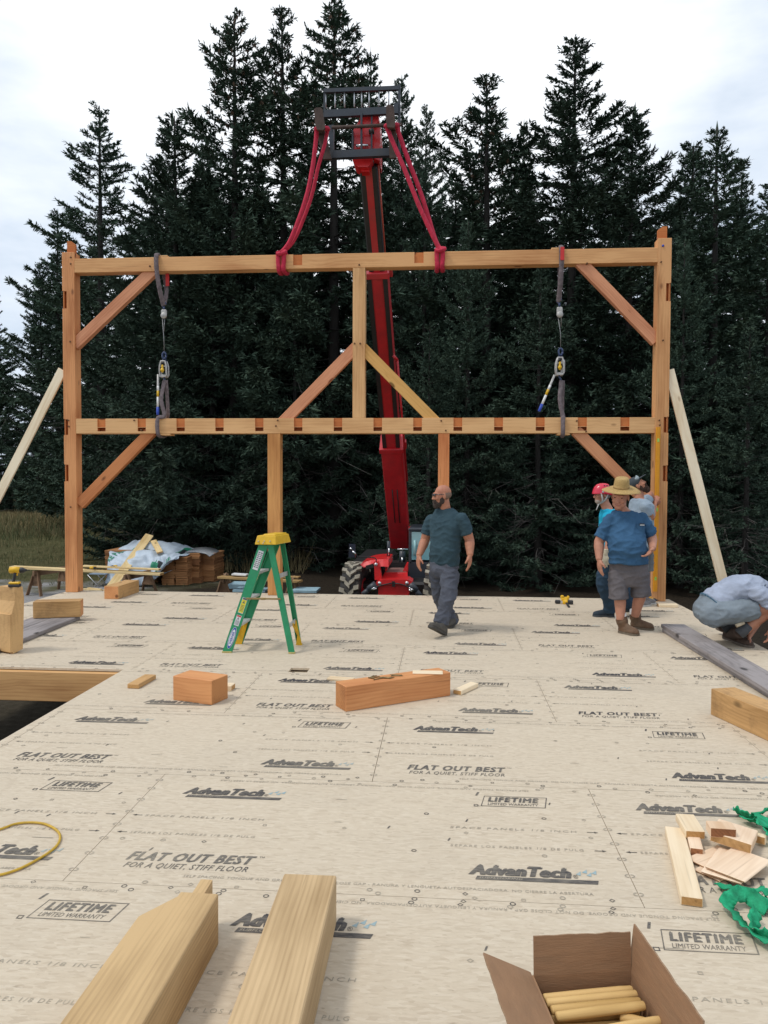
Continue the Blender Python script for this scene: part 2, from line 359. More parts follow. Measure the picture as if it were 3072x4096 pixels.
# ================================================================== subfloor deck
def osb():
    mt, nt, b, N, L = newmat('strand_board')
    tc = N('ShaderNodeTexCoord')
    def noise_(scale, sc=1, det=4, ro=.6):
        mp = N('ShaderNodeMapping'); mp.inputs['Scale'].default_value = scale; L(tc.outputs['Object'], mp.inputs[0])
        n = N('ShaderNodeTexNoise'); n.inputs['Scale'].default_value = sc; n.inputs['Detail'].default_value = det; n.inputs['Roughness'].default_value = ro
        n.inputs['Distortion'].default_value = .25
        L(mp.outputs[0], n.inputs['Vector']); return n.outputs[0]
    def ramp(i, *st):
        c = N('ShaderNodeValToRGB'); e = c.color_ramp.elements
        e[0].position, e[0].color = st[0]; e[1].position, e[1].color = st[-1]
        for p_, c_ in st[1:-1]:
            x = e.new(p_); x.color = c_
        L(i, c.inputs[0]); return c.outputs[0]
    def mix(f, a, c, mode='MIX'):
        x = N('ShaderNodeMix'); x.data_type = 'RGBA'; x.blend_type = mode
        if hasattr(f, 'links'): L(f, x.inputs[0])
        else: x.inputs[0].default_value = f
        if hasattr(a, 'links'): L(a, x.inputs[6])
        else: x.inputs[6].default_value = a
        if hasattr(c, 'links'): L(c, x.inputs[7])
        else: x.inputs[7].default_value = c
        return x.outputs[2]
    mpv = N('ShaderNodeMapping'); mpv.inputs['Scale'].default_value = (30, 92, 30); L(tc.outputs['Object'], mpv.inputs[0])
    vo = N('ShaderNodeTexVoronoi'); vo.inputs['Scale'].default_value = 1; vo.inputs['Randomness'].default_value = 1
    # bend the flakes a little so the strands do not line up
    nd = N('ShaderNodeTexNoise'); nd.inputs['Scale'].default_value = 5; L(tc.outputs['Object'], nd.inputs['Vector'])
    va = N('ShaderNodeVectorMath'); va.operation = 'MULTIPLY_ADD'; va.inputs[1].default_value = (1.2, 1.6, 0); L(nd.outputs['Color'], va.inputs[0]); L(mpv.outputs[0], va.inputs[2])
    L(va.outputs[0], vo.inputs['Vector'])
    sc_ = N('ShaderNodeSeparateColor'); L(vo.outputs['Color'], sc_.inputs[0])
    strand = ramp(sc_.outputs[0], (0, (.41, .325, .23, 1)), (.25, (.545, .455, .335, 1)), (.75, (.60, .51, .385, 1)), (1, (.67, .585, .46, 1)))
    o = mix(.62, strand, ramp(noise_((5, 24, 5), 2.4, 9, .75), (.3, (.51, .42, .31, 1)), (.7, (.62, .528, .40, 1))))
    fl_ = N('ShaderNodeMapRange'); L(noise_((12, 46, 12), 1.2, 4, .6), fl_.inputs[0]); fl_.inputs[1].default_value = .64; fl_.inputs[2].default_value = .74; fl_.inputs[4].default_value = .55
    o = mix(fl_.outputs[0], o, (.24, .18, .12, 1))                       # dark flecks
    f2 = N('ShaderNodeMapRange'); L(noise_((11, 60, 11), 2, 5, .65), f2.inputs[0]); f2.inputs[1].default_value = .62; f2.inputs[2].default_value = .7; f2.inputs[4].default_value = .36
    o = mix(f2.outputs[0], o, (.27, .21, .15, 1))
    f3 = N('ShaderNodeMapRange'); L(noise_((.5, .8, 1), 1.1, 7, .7), f3.inputs[0]); f3.inputs[1].default_value = .5; f3.inputs[2].default_value = .72; f3.inputs[4].default_value = .22
    o = mix(f3.outputs[0], o, (.36, .31, .245, 1))                      # scuffed, weathered areas
    L(o, b.inputs['Base Color']); b.inputs['Roughness'].default_value = .72; b.inputs['Specular IOR Level'].default_value = .28
    bp = N('ShaderNodeBump'); bp.inputs['Strength'].default_value = .3; bp.inputs['Distance'].default_value = .004; L(noise_((10, 60, 10), 1, 4, .6), bp.inputs['Height']); L(bp.outputs[0], b.inputs['Normal'])
    return mt, o, nt, b
M_OSB, _, _, _ = osb()
def ink(name, col, fade):
    mt, nt, b, N, L = newmat(name)
    tc = N('ShaderNodeTexCoord')
    n = N('ShaderNodeTexNoise'); n.inputs['Scale'].default_value = 26; n.inputs['Detail'].default_value = 6; n.inputs['Roughness'].default_value = .75
    mp = N('ShaderNodeMapping'); mp.inputs['Scale'].default_value = (.6, 2.4, 1); L(tc.outputs['Object'], mp.inputs[0]); L(mp.outputs[0], n.inputs['Vector'])
    n2 = N('ShaderNodeTexNoise'); n2.inputs['Scale'].default_value = 1.1; n2.inputs['Detail'].default_value = 3; L(tc.outputs['Object'], n2.inputs['Vector'])
    ad = N('ShaderNodeMath'); ad.operation = 'ADD'; L(n.outputs[0], ad.inputs[0]); L(n2.outputs[0], ad.inputs[1])
    r = N('ShaderNodeMapRange'); L(ad.outputs[0], r.inputs[0]); r.inputs[1].default_value = .80; r.inputs[2].default_value = 1.25; r.inputs[3].default_value = fade[0]; r.inputs[4].default_value = fade[1]
    x = N('ShaderNodeMix'); x.data_type = 'RGBA'; L(r.outputs[0], x.inputs[0]); x.inputs[6].default_value = col; x.inputs[7].default_value = (.48, .42, .32, 1)
    L(x.outputs[2], b.inputs['Base Color']); b.inputs['Roughness'].default_value = .8; b.inputs['Specular IOR Level'].default_value = .2
    return mt
M_INK = ink('printed_ink', (.060, .056, .058, 1), (.0, .50)); M_FAINT = ink('faint_ink', (.22, .19, .16, 1), (.30, .95)); M_BLUE = ink('blue_ink', (.20, .38, .46, 1), (.25, .95))
M_EDGE = wood('panel_edge', (.20, .13, .07, 1), (.42, .30, .18, 1))

def text_mesh(txt, bold=0., shear=0., spacing=1.):
    """outline of a line of lettering, cap height 1, starting at x=0, as (verts, faces)"""
    cu = bpy.data.curves.new('t', 'FONT'); cu.body = txt; cu.size = 1.4; cu.offset = bold; cu.shear = shear; cu.space_character = spacing
    cu.resolution_u = 2; cu.fill_mode = 'FRONT'
    o = bpy.data.objects.new('t', cu); COL.objects.link(o)
    dg = bpy.context.evaluated_depsgraph_get(); dg.update(); me = bpy.data.meshes.new_from_object(o.evaluated_get(dg))
    vs = np.array([v.co[:2] for v in me.vertices]); fs = [tuple(p.vertices) for p in me.polygons]
    COL.objects.unlink(o); bpy.data.objects.remove(o); bpy.data.curves.remove(cu); bpy.data.meshes.remove(me)
    vs[:, 0] -= vs[:, 0].min(); return vs, fs
class Print:
    def __init__(s): s.v = []; s.f = []; s.m = []; s.n = 0
    def add(s, vs, fs, mi, z): # vs Nx2
        s.v += [(x, y, z) for x, y in vs]; s.f += [tuple(i+s.n for i in f) for f in fs]; s.m += [mi]*len(fs); s.n += len(vs)
def fit(tm, x, y, wdt, h, flip=False):
    vs, fs = tm; vs = vs.copy(); vs[:, 0] *= wdt/vs[:, 0].max(); vs[:, 1] *= h
    if flip: vs = -vs
    vs[:, 0] += x; vs[:, 1] += y; return vs, fs
T = dict(adv=text_mesh('AdvanTech', .022, .32, 1.06), reg=text_mesh('®'), tm=text_mesh('™'), sub=text_mesh('SUBFLOORING', .01, .3, 1.1),
         fob=text_mesh('FLAT OUT BEST', .018, .28, 1.12), ffl=text_mesh('FOR A QUIET, STIFF FLOOR', .004, .28, 1.08),
         life=text_mesh('LIFETIME', 0, .25, 1.16), ltd=text_mesh('LIMITED WARRANTY', 0, .25, 1.0),
         sp1=text_mesh('SPACE PANELS 1/8 INCH', 0, .1, 1.3), sp2=text_mesh('SEPARE LOS PANELES 1/8 DE PULG', 0, .1, 1.3),
         self1=text_mesh('SELF SPACING TONGUE AND GROOVE. DO NOT CLOSE GAP - RANURA Y LENGUETA AUTOESPACIADORA. NO CIERRE LA ABERTURA', 0, .1, 1.1))
def quad(x0, y0, x1, y1, sh=0.): return np.array([(x0, y0), (x1, y0), (x1+sh*(y1-y0), y1), (x0+sh*(y1-y0), y1)]), [(0, 1, 2, 3)]
def outline(kind, cx, cy, r):
    k = {'o': 10, 'd': 4, 's': 4}[kind]; a0 = {'o': 0, 'd': 0, 's': math.pi/4}[kind]; vs = []; fs = []
    for j in range(k):
        a = a0+2*math.pi*j/k; vs += [(cx+r*math.cos(a), cy+r*math.sin(a)), (cx+.62*r*math.cos(a), cy+.62*r*math.sin(a))]
    for j in range(k): fs.append((2*j, 2*((j+1) % k), 2*((j+1) % k)+1, 2*j+1))
    return np.array(vs), fs
def frame_(x0, y0, x1, y1, t, sh):
    o, i = quad(x0, y0, x1, y1, sh)[0], quad(x0+t, y0+t, x1-t, y1-t, sh)[0]
    return np.vstack([o, i]), [(a, (a+1) % 4, 4+(a+1) % 4, 4+a) for a in range(4)]
def sheet_print(pr, x, y, rnd):
    Z, Z2 = .0015, .0028
    def put(tm, a, b, wd, h, mi, z=Z, flip=False): vs, fs = fit(tm, x+a, y+b, wd, h, flip); pr.add(vs, fs, mi, z)
    def q(args, mi, z=Z): vs, fs = args; pr.add(vs+np.array([x, y]), fs, mi, z)
    for (a, b) in ((.195, .945), (1.735, .208)):
        [put(T['adv'], a+dx, b+dy, .440, .084, 0, Z+zz) for dx, dy, zz in ((0, 0, 0), (.006, 0, .0003), (.012, 0, .0006), (.006, .005, .0009))]; put(T['reg'], a+.455, b, .022, .03, 0)
        q(quad(a+.03, b-.043, a+.55, b-.012, .3), 0); put(T['sub'], a+.045, b-.035, .19, .016, 2, Z2)
        for dx, dy in ((.47, .035), (.50, .055), (.515, .03), (.54, .05)):
            q((np.array([(a+dx, b+dy), (a+dx+.02, b+dy-.01), (a+dx+.026, b+dy+.028)]), [(0, 1, 2)]), 3)
    put(T['fob'], .19, .205, .585, .076, 0); put(T['fob'], .195, .207, .585, .076, 0, Z+.0003); put(T['tm'], .79, .262, .025, .02, 0); put(T['ffl'], .205, .14, .56, .046, 0)
    [put(T['life'], 1.865+dx, .985+dy, .270, .058, 0, Z+zz) for dx, dy, zz in ((0, 0, 0), (.007, 0, .0003), (.0035, .005, .0006))]; put(T['ltd'], 1.862, .943, .27, .03, 0)
    q(frame_(1.825, .925, 2.165, 1.06, .005, .18), 0); q(quad(1.80, 1.06, 1.812, 1.105, .3), 0); q(outline('s', 1.80, .93, .017), 0)
    # nailing marks
    seq = 'oodsod'
    for iy, (yy, al) in enumerate(((.018, 1), (.045, 1), (.40, .5), (.60, .4), (.80, .5), (1.165, 1), (1.19, 1))):
        k = 0; xx = .08+.1*rnd.random()
        while xx < 2.40:
            if rnd.random() < (.55 if al == 1 else .22): q(outline(seq[k % 6], xx, yy+rnd.uniform(-.004, .004), .013), 0 if rnd.random() < .6*al else 2)
            k += 1; xx += .20
    for yy in (.1, .25, .4, .55, .7, .85, 1.0, 1.12):
        q(outline('o', .008, yy, .014), 2); q(outline('o', 2.43, yy, .014), 2)
    for k in range(5):
        xx, yy = rnd.uniform(.2, 2.3), rnd.uniform(.1, 1.1); q(quad(xx, yy, xx+.008, yy+.028, .3), 0)
    for yy, t in ((.65, 'sp1'), (.46, 'sp2')):
        put(T[t], .10, yy, .62, .022, 2); put(T[t], 1.66, yy, .62, .022, 2)
        for xx, dr in ((2.33, 1), (.045, -1)):
            q(quad(xx, yy+.008, xx+.04*dr if dr > 0 else xx+.04, yy+.013), 0)
            q((np.array([(xx+(.055 if dr > 0 else -.012), yy+.0105), (xx+(.035 if dr > 0 else .01), yy+.02), (xx+(.035 if dr > 0 else .01), yy+.001)]), [(0, 1, 2)]), 0)
    put(T['self1'], .5, .075, 1.75, .02, 2); put(T['self1'], 2.1, 1.155, 1.75, .02, 2, flip=True)
    # small scuffs
    for k in range(3):
        xx, yy = rnd.uniform(.1, 2.2), rnd.uniform(.05, 1.1); q(quad(xx, yy, xx+rnd.uniform(.03, .11), yy+.004, rnd.uniform(-2, 2)), 2)

DX0, DX1, DY0, DY1 = -5.90, 3.375, -1.3, 11.66
NX, NY = -2.91, 6.655                      # corner of the open floor bay on the left
def deck():
    X0, Y0, PW, PH, g = -.3978, 3.0920, 2.4384, 1.2065, .0035
    rnd = random.Random(5); mb = MB(); pr = Print()
    hole = (fl(1150, 2690)[0], fl(1242, 2670)[0], fl(1195, 2689)[1], fl(1195, 2672)[1])
    for r in range(-4, 8):
        ya, yb = max(Y0+r*PH, DY0), min(Y0+(r+1)*PH, DY1)
        if yb-ya < .02: continue
        off = -PW/2 if r % 2 == 0 else 0
        if r == -1: off = -.61
        for c in range(-4, 4):
            x0 = X0+off+c*PW; xa, xb = max(x0, DX0 if (ya+yb)/2 > NY else NX), min(x0+PW, DX1)
            if xb-xa < .03: continue
            lift = rnd.uniform(-.0006, .0006)
            def slab(a, b_, c_, d):
                if b_-a > .002 and d-c_ > .002: mb.box(((a+b_)/2, (c_+d)/2, -.0095+lift), (b_-a, d-c_, .019))
            a, b_, c_, d = xa+g/2, xb-g/2, ya+.002, yb-.002
            hx0, hx1, hy0, hy1 = hole
            if a < hx0 and b_ > hx1 and c_ < hy0 and d > hy1:
                slab(a, hx0, c_, d); slab(hx1, b_, c_, d); slab(hx0, hx1, c_, hy0); slab(hx0, hx1, hy1, d)
            else: slab(a, b_, c_, d)
            p2 = Print(); sheet_print(p2, x0, Y0+r*PH, rnd)
            # keep only marks that fall wholly on the sheet
            arr = np.array(p2.v)
            for f, mi in zip(p2.f, p2.m):
                pts = arr[list(f)]
                if pts[:, 0].min() > xa+.002 and pts[:, 0].max() < xb-.002 and pts[:, 1].min() > ya and pts[:, 1].max() < yb: pr.f.append(tuple(i+pr.n for i in f)); pr.m.append(mi)
            pr.v += p2.v; pr.n += p2.n
    root = thing('subfloor_deck', 'pale strand board floor deck printed with grey lettering', 'floor deck')
    root['kind'] = 'structure'
    # sheathing with its printing in one mesh
    bm = mb.bm; off = len(bm.verts); used = sorted({i for f in pr.f for i in f}); mp = {}
    for i in used: mp[i] = bm.verts.new(pr.v[i])
    for f, mi in zip(pr.f, pr.m):
        try: fc = bm.faces.new([mp[i] for i in f]); fc.material_index = (1, 1, 2, 3)[mi] if mi else 1
        except ValueError: pass
    me = bpy.data.meshes.new('floor_sheathing'); bm.to_mesh(me); bm.free()
    link('floor_sheathing', me, [M_OSB, M_INK, M_FAINT, M_BLUE], root)
    # framing under the sheets
    jm = wood('joist_wood', S(146, 98, 56), S(206, 160, 106), ring=20)
    dk = mat('concrete', (.20, .19, .18, 1), .9, .25, 6)
    mb = MB()
    x = DX0+.6
    while x < DX1-.1:
        mb.span((x, (NY+.16 if x < NX-.1 else DY0+.05), -.15), (x, DY1-.10, -.15), .05, .25); x += .61
    mb.build('floor_joist', jm, root)
    timber('rim_beam', (DX0+.02, NY+.075, -.162), (NX+.1, NY+.075, -.162), .14, .27, jm, parent=root)     # face seen in the open bay
    timber('rim_beam', (NX+.06, NY-.01, -.162), (NX+.06, DY0, -.162), .10, .27, jm, parent=root)
    timber('rim_beam', (DX0+.02, DY1-.05, -.162), (DX1-.02, DY1-.05, -.162), .08, .27, jm, parent=root)
    timber('rim_beam', (DX1-.06, DY0, -.162), (DX1-.06, DY1-.10, -.162), .08, .27, jm, parent=root)
    timber('rim_beam', (DX0+.06, NY+.16, -.162), (DX0+.06, DY1-.10, -.162), .08, .27, jm, parent=root)
    mb = MB()
    for c, s in (((-1.26, DY1-.2, -.85), (9.1, .2, 1.1)), ((DX1-.2, 5, -.85), (.2, 12.5, 1.1)), ((DX0+.2, 11, -.85), (.2, 1, 1.1))): mb.box(c, s)
    mb.build('foundation_wall', dk, root)
    # blocking seen through the hole in the floor
    mb = MB(); cx = (hole[0]+hole[1])/2; cy = (hole[2]+hole[3])/2
    mb.box((cx, cy+.05, -.14), (hole[1]-hole[0]+.1, .25, .2)); mb.box((cx-.02, cy-.02, -.03), (.12, .06, .018)); mb.build('floor_joist', wood('blocking', S(190, 160, 120), S(220, 194, 150)), root)
deck()

# ================================================================== timber bent being raised
def bent():
    Y = 11.42; D = .19; yc = Y+D/2
    red = wood('fir_red', S(164, 98, 56), S(216, 152, 100), S(96, 52, 30, ), ring=22)
    tan = wood('fir_tan', S(180, 122, 74), S(220, 168, 114), S(104, 60, 32), ring=16); tan2 = wood('fir_post', S(170, 112, 66), S(214, 160, 108), S(104, 60, 34), ring=18)
    pale = wood('fir_pale', S(182, 132, 84), S(220, 174, 122), S(106, 64, 36), ring=15)
    pink = wood('fir_pink', S(170, 104, 70), S(214, 150, 112), S(120, 62, 38), ring=20)
    fresh = wood('fir_fresh_cut', S(164, 86, 42), S(200, 122, 66), ring=30)
    root = thing('wall_frame', 'raised heavy timber wall frame with posts, beams and braces hanging from red slings', 'timber frame', (-1.3, yc, 0))
    zt, zb = DP(760, 547, Y).z, DP(760, 578, Y).z
    zb = zb-.0; mt_, mb_ = DP(760, 903, Y).z, DP(760, 936, Y).z
    xl, xr = DP(139, 1000, Y).x-.005, DP(1443, 1000, Y).x
    cuts = {}
    def zt_at(x): return zt
    pegm = mat('oak_peg', S(105, 70, 40), .7, .2, 30)
    def peg(par, x, z, mt=pegm, r=.013):
        mb = MB(); mb.cyl((x, Y-.012, z), (x, Y+.05, z), r, 10); mb.build('peg', mt, par)
    ptop = zt+.10
    W = .195
    lp = timber('post', (xl+W/2, yc, .004), (xl+W/2, yc, ptop), D, W, [red][0], up=(1, 0, 0), parent=root)
    rp = timber('post', (xr-W/2, yc, .004), (xr-W/2, yc, ptop+.03), D, W, tan2, up=(1, 0, 0), parent=root)
    # tenons on the post tops
    for xx, zz, sgn in ((xl+.115, ptop, 1), (xr-.115, ptop+.03, -1)):
        mb = MB(); mb.prism([(-.065, 0), (.065, 0), (.065, .14), (.0, .19), (-.065, .19)] if sgn > 0 else [(-.065, 0), (.065, 0), (.065, .19), (0, .19), (-.065, .14)], (xx, Y+.07, zz-.001), (1, 0, 0), (0, 0, 1), -.05)
        mb.build('tenon', fresh, lp if sgn > 0 else rp)
    tb = timber('beam', (xl+W-.001, yc, (zt+zb)/2), (xr-W+.001, yc, (zt+zb)/2), D-.006, zt-zb, tan, parent=root)
    mbm = timber('beam', (xl+W-.001, yc, (mt_+mb_)/2), (xr-W+.001, yc, (mt_+mb_)/2), D-.006, mt_-mb_, pale, parent=root)
    kx = DP(775, 740, Y).x
    kp = timber('post', (kx, yc, mt_), (kx, yc, zb), D-.012, .185, pale, up=(1, 0, 0), parent=root)
    c1 = DP(591.5, 1100, Y).x; c2 = DP(958.5, 1000, Y).x
    p1 = timber('post', (c1, yc, .004), (c1, yc, mb_), D-.012, .195, wood('fir_gold', S(164, 108, 58), S(206, 150, 90), ring=14), up=(1, 0, 0), parent=root)
    p2 = timber('post', (c2, yc, .004), (c2, yc, mb_), D-.012, .165, wood('fir_orange', S(176, 102, 56), S(214, 142, 90), ring=14), up=(1, 0, 0), parent=root)
    # braces
    bw = .165; by = Y+.03+.05
    def brace(a, b, mt):
        A, B = DP(a[0], a[1], Y), DP(b[0], b[1], Y); A.y = B.y = by; d = (B-A).normalized()
        return timber('brace', A-d*.085, B+d*.085, .10, bw, mt, parent=root)
    brace((166, 736), (319, 590), pink); brace((176, 1082), (317, 938), wood('fir_brace', S(154, 86, 46), S(196, 128, 80), ring=30))
    brace((1263, 572), (1412, 726), pink); brace((1254, 938), (1411, 1096), wood('fir_brace2', S(160, 96, 62), S(202, 142, 102), ring=34))
    brace((760, 757), (617, 903), pink); brace((790, 758), (933, 903), wood('fir_brace3', S(176, 124, 60), S(212, 164, 96), ring=14))
    # pockets sawn for the floor joists and rafters
    bx = []
    for px in (219, 306, 390, 474, 560, 644, 730, 816, 902, 989, 1077, 1167, 1258, 1350):
        x = DP(px, 915, Y).x
        bx += [((x, Y-.02, mt_-.035), (.128, .085, .19)), ((x, Y, mt_-.165), (.128, .22, .058))]
    cut(mbm, bx, fresh)
    cut(tb, [((DP(px, 555, Y).x, Y-.02, zt-.04), (.135, .10, .24)) for px in (643, 905)], fresh)
    bl = []
    for a, b in ((628, 667), (905, 940), (1003, 1040)):
        z1, z0 = DP(140, a, Y).z, DP(140, b, Y).z
        bl += [((xl-.02, Y-.02, (z1+z0)/2), (.09, .10, z1-z0)), ((xl+.05, Y-.01, (z1+z0)/2), (.04, .16, z1-z0-.01))]
    cut(lp, bl, fresh)
    br = []
    for a, b in ((611, 651), (900, 935), (1005, 1040)):
        z1, z0 = DP(1440, a, Y).z, DP(1440, b, Y).z
        br += [((xr+.02, Y-.02, (z1+z0)/2), (.09, .10, z1-z0)), ((xr-.05, Y-.01, (z1+z0)/2), (.04, .16, z1-z0-.01))]
    cut(rp, br, fresh)
    bluem = mat('blue_plastic', S(40, 70, 170), .5, .1)
    for px, py, par in ((153, 556, lp), (153, 570, lp), (152, 738, lp), (148, 908, lp), (149, 921, lp), (153, 1095, lp), (1428, 566, rp), (1432, 735, rp), (1424, 908, rp), (1425, 918, rp),
                       (324, 575, tb), (1268, 569, tb), (776, 572, tb), (766, 742, kp), (778, 742, kp), (305, 929, mbm), (600, 908, mbm), (953, 909, mbm), (1246, 909, mbm), (1266, 932, mbm), (596, 920, mbm), (963, 930, mbm), (290, 908, mbm)):
        P = DP(px, py, Y); peg(par, P.x, P.z)
    P = DP(1432, 531, Y); peg(rp, P.x, P.z, bluem, .016)
    # loose padding blocks the slings bear on
    for (px, py, nm) in ((349, 541, 1), (356, 940, 0), (1205, 530, 1), (1218, 938, 0)):
        P = DP(px, py, Y)
        tag(timber('wood_shim', (P.x-.09, yc, (zt+.014) if nm else mb_-.014), (P.x+.09, yc, (zt+.014) if nm else mb_-.014), .18, .025, pale),
            {349: 'thin wooden shim on the upper beam under the grey sling of the left winch', 356: 'thin wooden shim under the middle beam below the left winch', 1205: 'thin wooden shim on the upper beam under the sling of the right winch', 1218: 'thin wooden shim under the middle beam below the right winch'}[px], 'wood shim', 'shims under the slings')
    return dict(Y=Y, yc=yc, xl=xl, xr=xr, zt=zt, zb=zb, mt=mt_, mb=mb_)
B = bent()
# ================================================================== spruces
M_BARK = mat('spruce_bark', (.020, .017, .014, 1), .9, .4, 6, .6, stretch=(1, 1, .25))
M_DEAD = mat('dead_twig', (.17, .155, .14, 1), .9, .3, 8, 0)
def needles(name, c0, c1, c2):
    mt, nt, b, N, L = newmat(name)
    tc = N('ShaderNodeTexCoord'); oi = N('ShaderNodeObjectInfo')
    n = N('ShaderNodeTexNoise'); n.inputs['Scale'].default_value = .9; n.inputs['Detail'].default_value = 7; n.inputs['Roughness'].default_value = .75; L(tc.outputs['Object'], n.inputs['Vector'])
    c = N('ShaderNodeValToRGB'); e = c.color_ramp.elements; e[0].position = .3; e[0].color = c0; e[1].position = .72; e[1].color = c2; k = e.new(.5); k.color = c1
    L(n.outputs[0], c.inputs[0])
    hs = N('ShaderNodeHueSaturation'); L(c.outputs[0], hs.inputs['Color'])
    r = N('ShaderNodeMapRange'); L(oi.outputs['Random'], r.inputs[0]); r.inputs[3].default_value = .75; r.inputs[4].default_value = 1.25; L(r.outputs[0], hs.inputs['Value'])
    L(hs.outputs[0], b.inputs['Base Color']); b.inputs['Roughness'].default_value = .75; b.inputs['Specular IOR Level'].default_value = .08
    return mt
M_NEED = needles('spruce_needles', (.036, .060, .045, 1), (.056, .088, .062, 1), (.082, .115, .075, 1))
M_CONE = mat('spruce_cones', (.075, .045, .025, 1), .85, .4, 5, 0)
M_FROND = needles('bluish_needles', (.034, .055, .042, 1), (.055, .082, .060, 1), (.085, .11, .08, 1))
def spruce_mesh(seed, H=18., rad=3.4, base=1.0, dens=1.0, sparse=.0, cones=False, droop=.35, power=.8, twig=.27):
    """tapered trunk mesh, crown mesh (limbs + thousands of needle sprays), dead lower twigs"""
    rg = np.random.default_rng(seed); rnd = random.Random(seed)
    mb = MB(); tr = .012*H
    pts = []; bend = [rnd.uniform(-.1, .1), rnd.uniform(-.1, .1)]
    for i in range(13):
        t = i/12; pts.append((bend[0]*math.sin(t*3)*.8, bend[1]*math.sin(t*2.3)*.8, t*H))
    mb.tube(pts, [tr*(1-.96*(i/12))*(1.25 if i == 0 else 1)+.01 for i in range(13)], 8)
    bm = mb.bm; bmesh.ops.recalc_face_normals(bm, faces=bm.faces[:]); tm = bpy.data.meshes.new('trunk'); bm.to_mesh(tm); bm.free()
    V = []; Fc = []; MI = []; nv = 0
    def blades(p, d, ln, wd, mi, roll):
        nonlocal nv
        # p,d: (n,3); diamond sprays
        up = np.tile(np.array([0, 0, 1.]), (len(p), 1))+rg.normal(0, .25, (len(p), 3))
        s = np.cross(d, up); s /= np.linalg.norm(s, axis=1)[:, None]+1e-9; u = np.cross(s, d)
        a = roll[:, None]; s2 = s*np.cos(a)+u*np.sin(a)
        q = np.stack([p, p+d*ln[:, None]*.45+s2*wd[:, None], p+d*ln[:, None], p+d*ln[:, None]*.45-s2*wd[:, None]], 1)
        V.append(q.reshape(-1, 3)); k = len(p)
        Fc.append(np.arange(k*4).reshape(k, 4)+nv); MI.append(mi if hasattr(mi, '__len__') else np.full(k, mi)); nv += k*4
    def stick(a, b, w0, mi):
        nonlocal nv
        d = b-a; d = d/(np.linalg.norm(d)+1e-9); s = np.cross(d, [0, 0, 1.]); s /= np.linalg.norm(s)+1e-9; u = np.cross(s, d)
        ring = [s*w0, (-.5*s+.87*u)*w0, (-.5*s-.87*u)*w0]
        V.append(np.array([a+r for r in ring]+[b+r*.4 for r in ring])); Fc.append(np.array([[0, 1, 4, 3], [1, 2, 5, 4], [2, 0, 3, 5]])+nv); MI.append(np.full(3, mi)); nv += 6
    z = base
    gaps = [rnd.uniform(.25, .9) for _ in range(3)]
    while z < H-.15:
        t = (z-base)/(H-base)
        L0 = rad*((1-t)**power)*(.55+.45*min(1, t*6+.35))
        n = max(4, int(round((4.5+2.0*rnd.random())*(1 if t < .9 else .9))))
        a0 = rnd.random()*6.28
        lobe = 1+.28*math.sin(z*2.1+seed)+rnd.uniform(-.18, .18)
        for k in range(n):
            if rnd.random() < sparse*(.4+.6*t): continue
            a = a0+6.283*k/n+rnd.uniform(-.35, .35); Lb = max(.22, L0*lobe*rnd.uniform(.62, 1.15))
            zc = z+rnd.uniform(-.15, .15); ca, sa = math.cos(a), math.sin(a)
            ang = .75-1.05*min(1, (1-t)*1.35)   # upturned near the top, drooping low down
            m_ = max(3, int(Lb*3.2)); path = []
            for i in range(m_+1):
                s = i/m_; r_ = Lb*s; zz = zc+Lb*(math.tan(ang)*s*.55-droop*math.sin(s*2.6)*.28*(1-t)+.20*s*s*s)
                path.append(np.array([ca*r_, sa*r_, zz])+np.array([-sa, ca, 0])*rnd.uniform(-.05, .05)*Lb)
            for i in range(m_): stick(path[i], path[i+1], max(.006, .018*Lb*(1-i/m_)*.5+.006), 1)
            P = np.array(path)
            nt_ = int((10+Lb*44)*dens)
            ss = np.sqrt(rg.random(nt_))*.9+.1
            if Lb > 1.2: ss = .18+.82*np.sqrt(rg.random(nt_))
            idx = np.minimum((ss*m_).astype(int), m_-1); fr = (ss*m_-idx)[:, None]
            p = P[idx]*(1-fr)+P[np.minimum(idx+1, m_)]*fr; d0 = P[np.minimum(idx+1, m_)]-P[idx]; d0 /= np.linalg.norm(d0, axis=1)[:, None]
            side = rg.choice([-1, 1], nt_)[:, None]; perp = np.array([-sa, ca, 0.])*side
            spread = (.35+.65*rg.random(nt_))[:, None]
            d = d0*(1.05-spread*.75)+perp*spread*.9+np.array([0, 0, -1.])*(rg.random(nt_)[:, None]*.75*(1-t)*(1 if Lb > .8 else .2)-.10)
            d /= np.linalg.norm(d, axis=1)[:, None]
            ln = (twig*(.45+.75*rg.random(nt_)))*np.minimum(1, .45+Lb*.45); 
            # two sprays: one off the limb, one off its end so that fronds are ragged
            blades(p, d, ln, ln*.055+.011, 0, rg.uniform(-.7, .7, nt_))
            p2 = p+d*ln[:, None]*.5; d2 = d+rg.normal(0, .55, (nt_, 3)); d2 /= np.linalg.norm(d2, axis=1)[:, None]
            blades(p2, d2, ln*.75, ln*.05+.010, 0, rg.uniform(-1.5, 1.5, nt_))
            for q in range(2):
                p3 = p+d*(ln*rg.uniform(.2, .9, nt_))[:, None]; d3 = d*.8+rg.normal(0, .5, (nt_, 3)); d3 /= np.linalg.norm(d3, axis=1)[:, None]
                blades(p3, d3, ln*.6, ln*.05+.009, 0, rg.uniform(-1.5, 1.5, nt_))
            if cones and t > .72 and rnd.random() < .8:
                nc = 7; ii = rg.integers(0, m_+1, nc); pc = P[ii]; dc = np.tile([0, 0, -1.], (nc, 1))+rg.normal(0, .3, (nc, 3)); dc /= np.linalg.norm(dc, axis=1)[:, None]
                blades(pc, dc, np.full(nc, .16), np.full(nc, .035), 2, rg.uniform(-1, 1, nc))
        z += rnd.uniform(.30, .52)*(1 if t < .7 else .75)
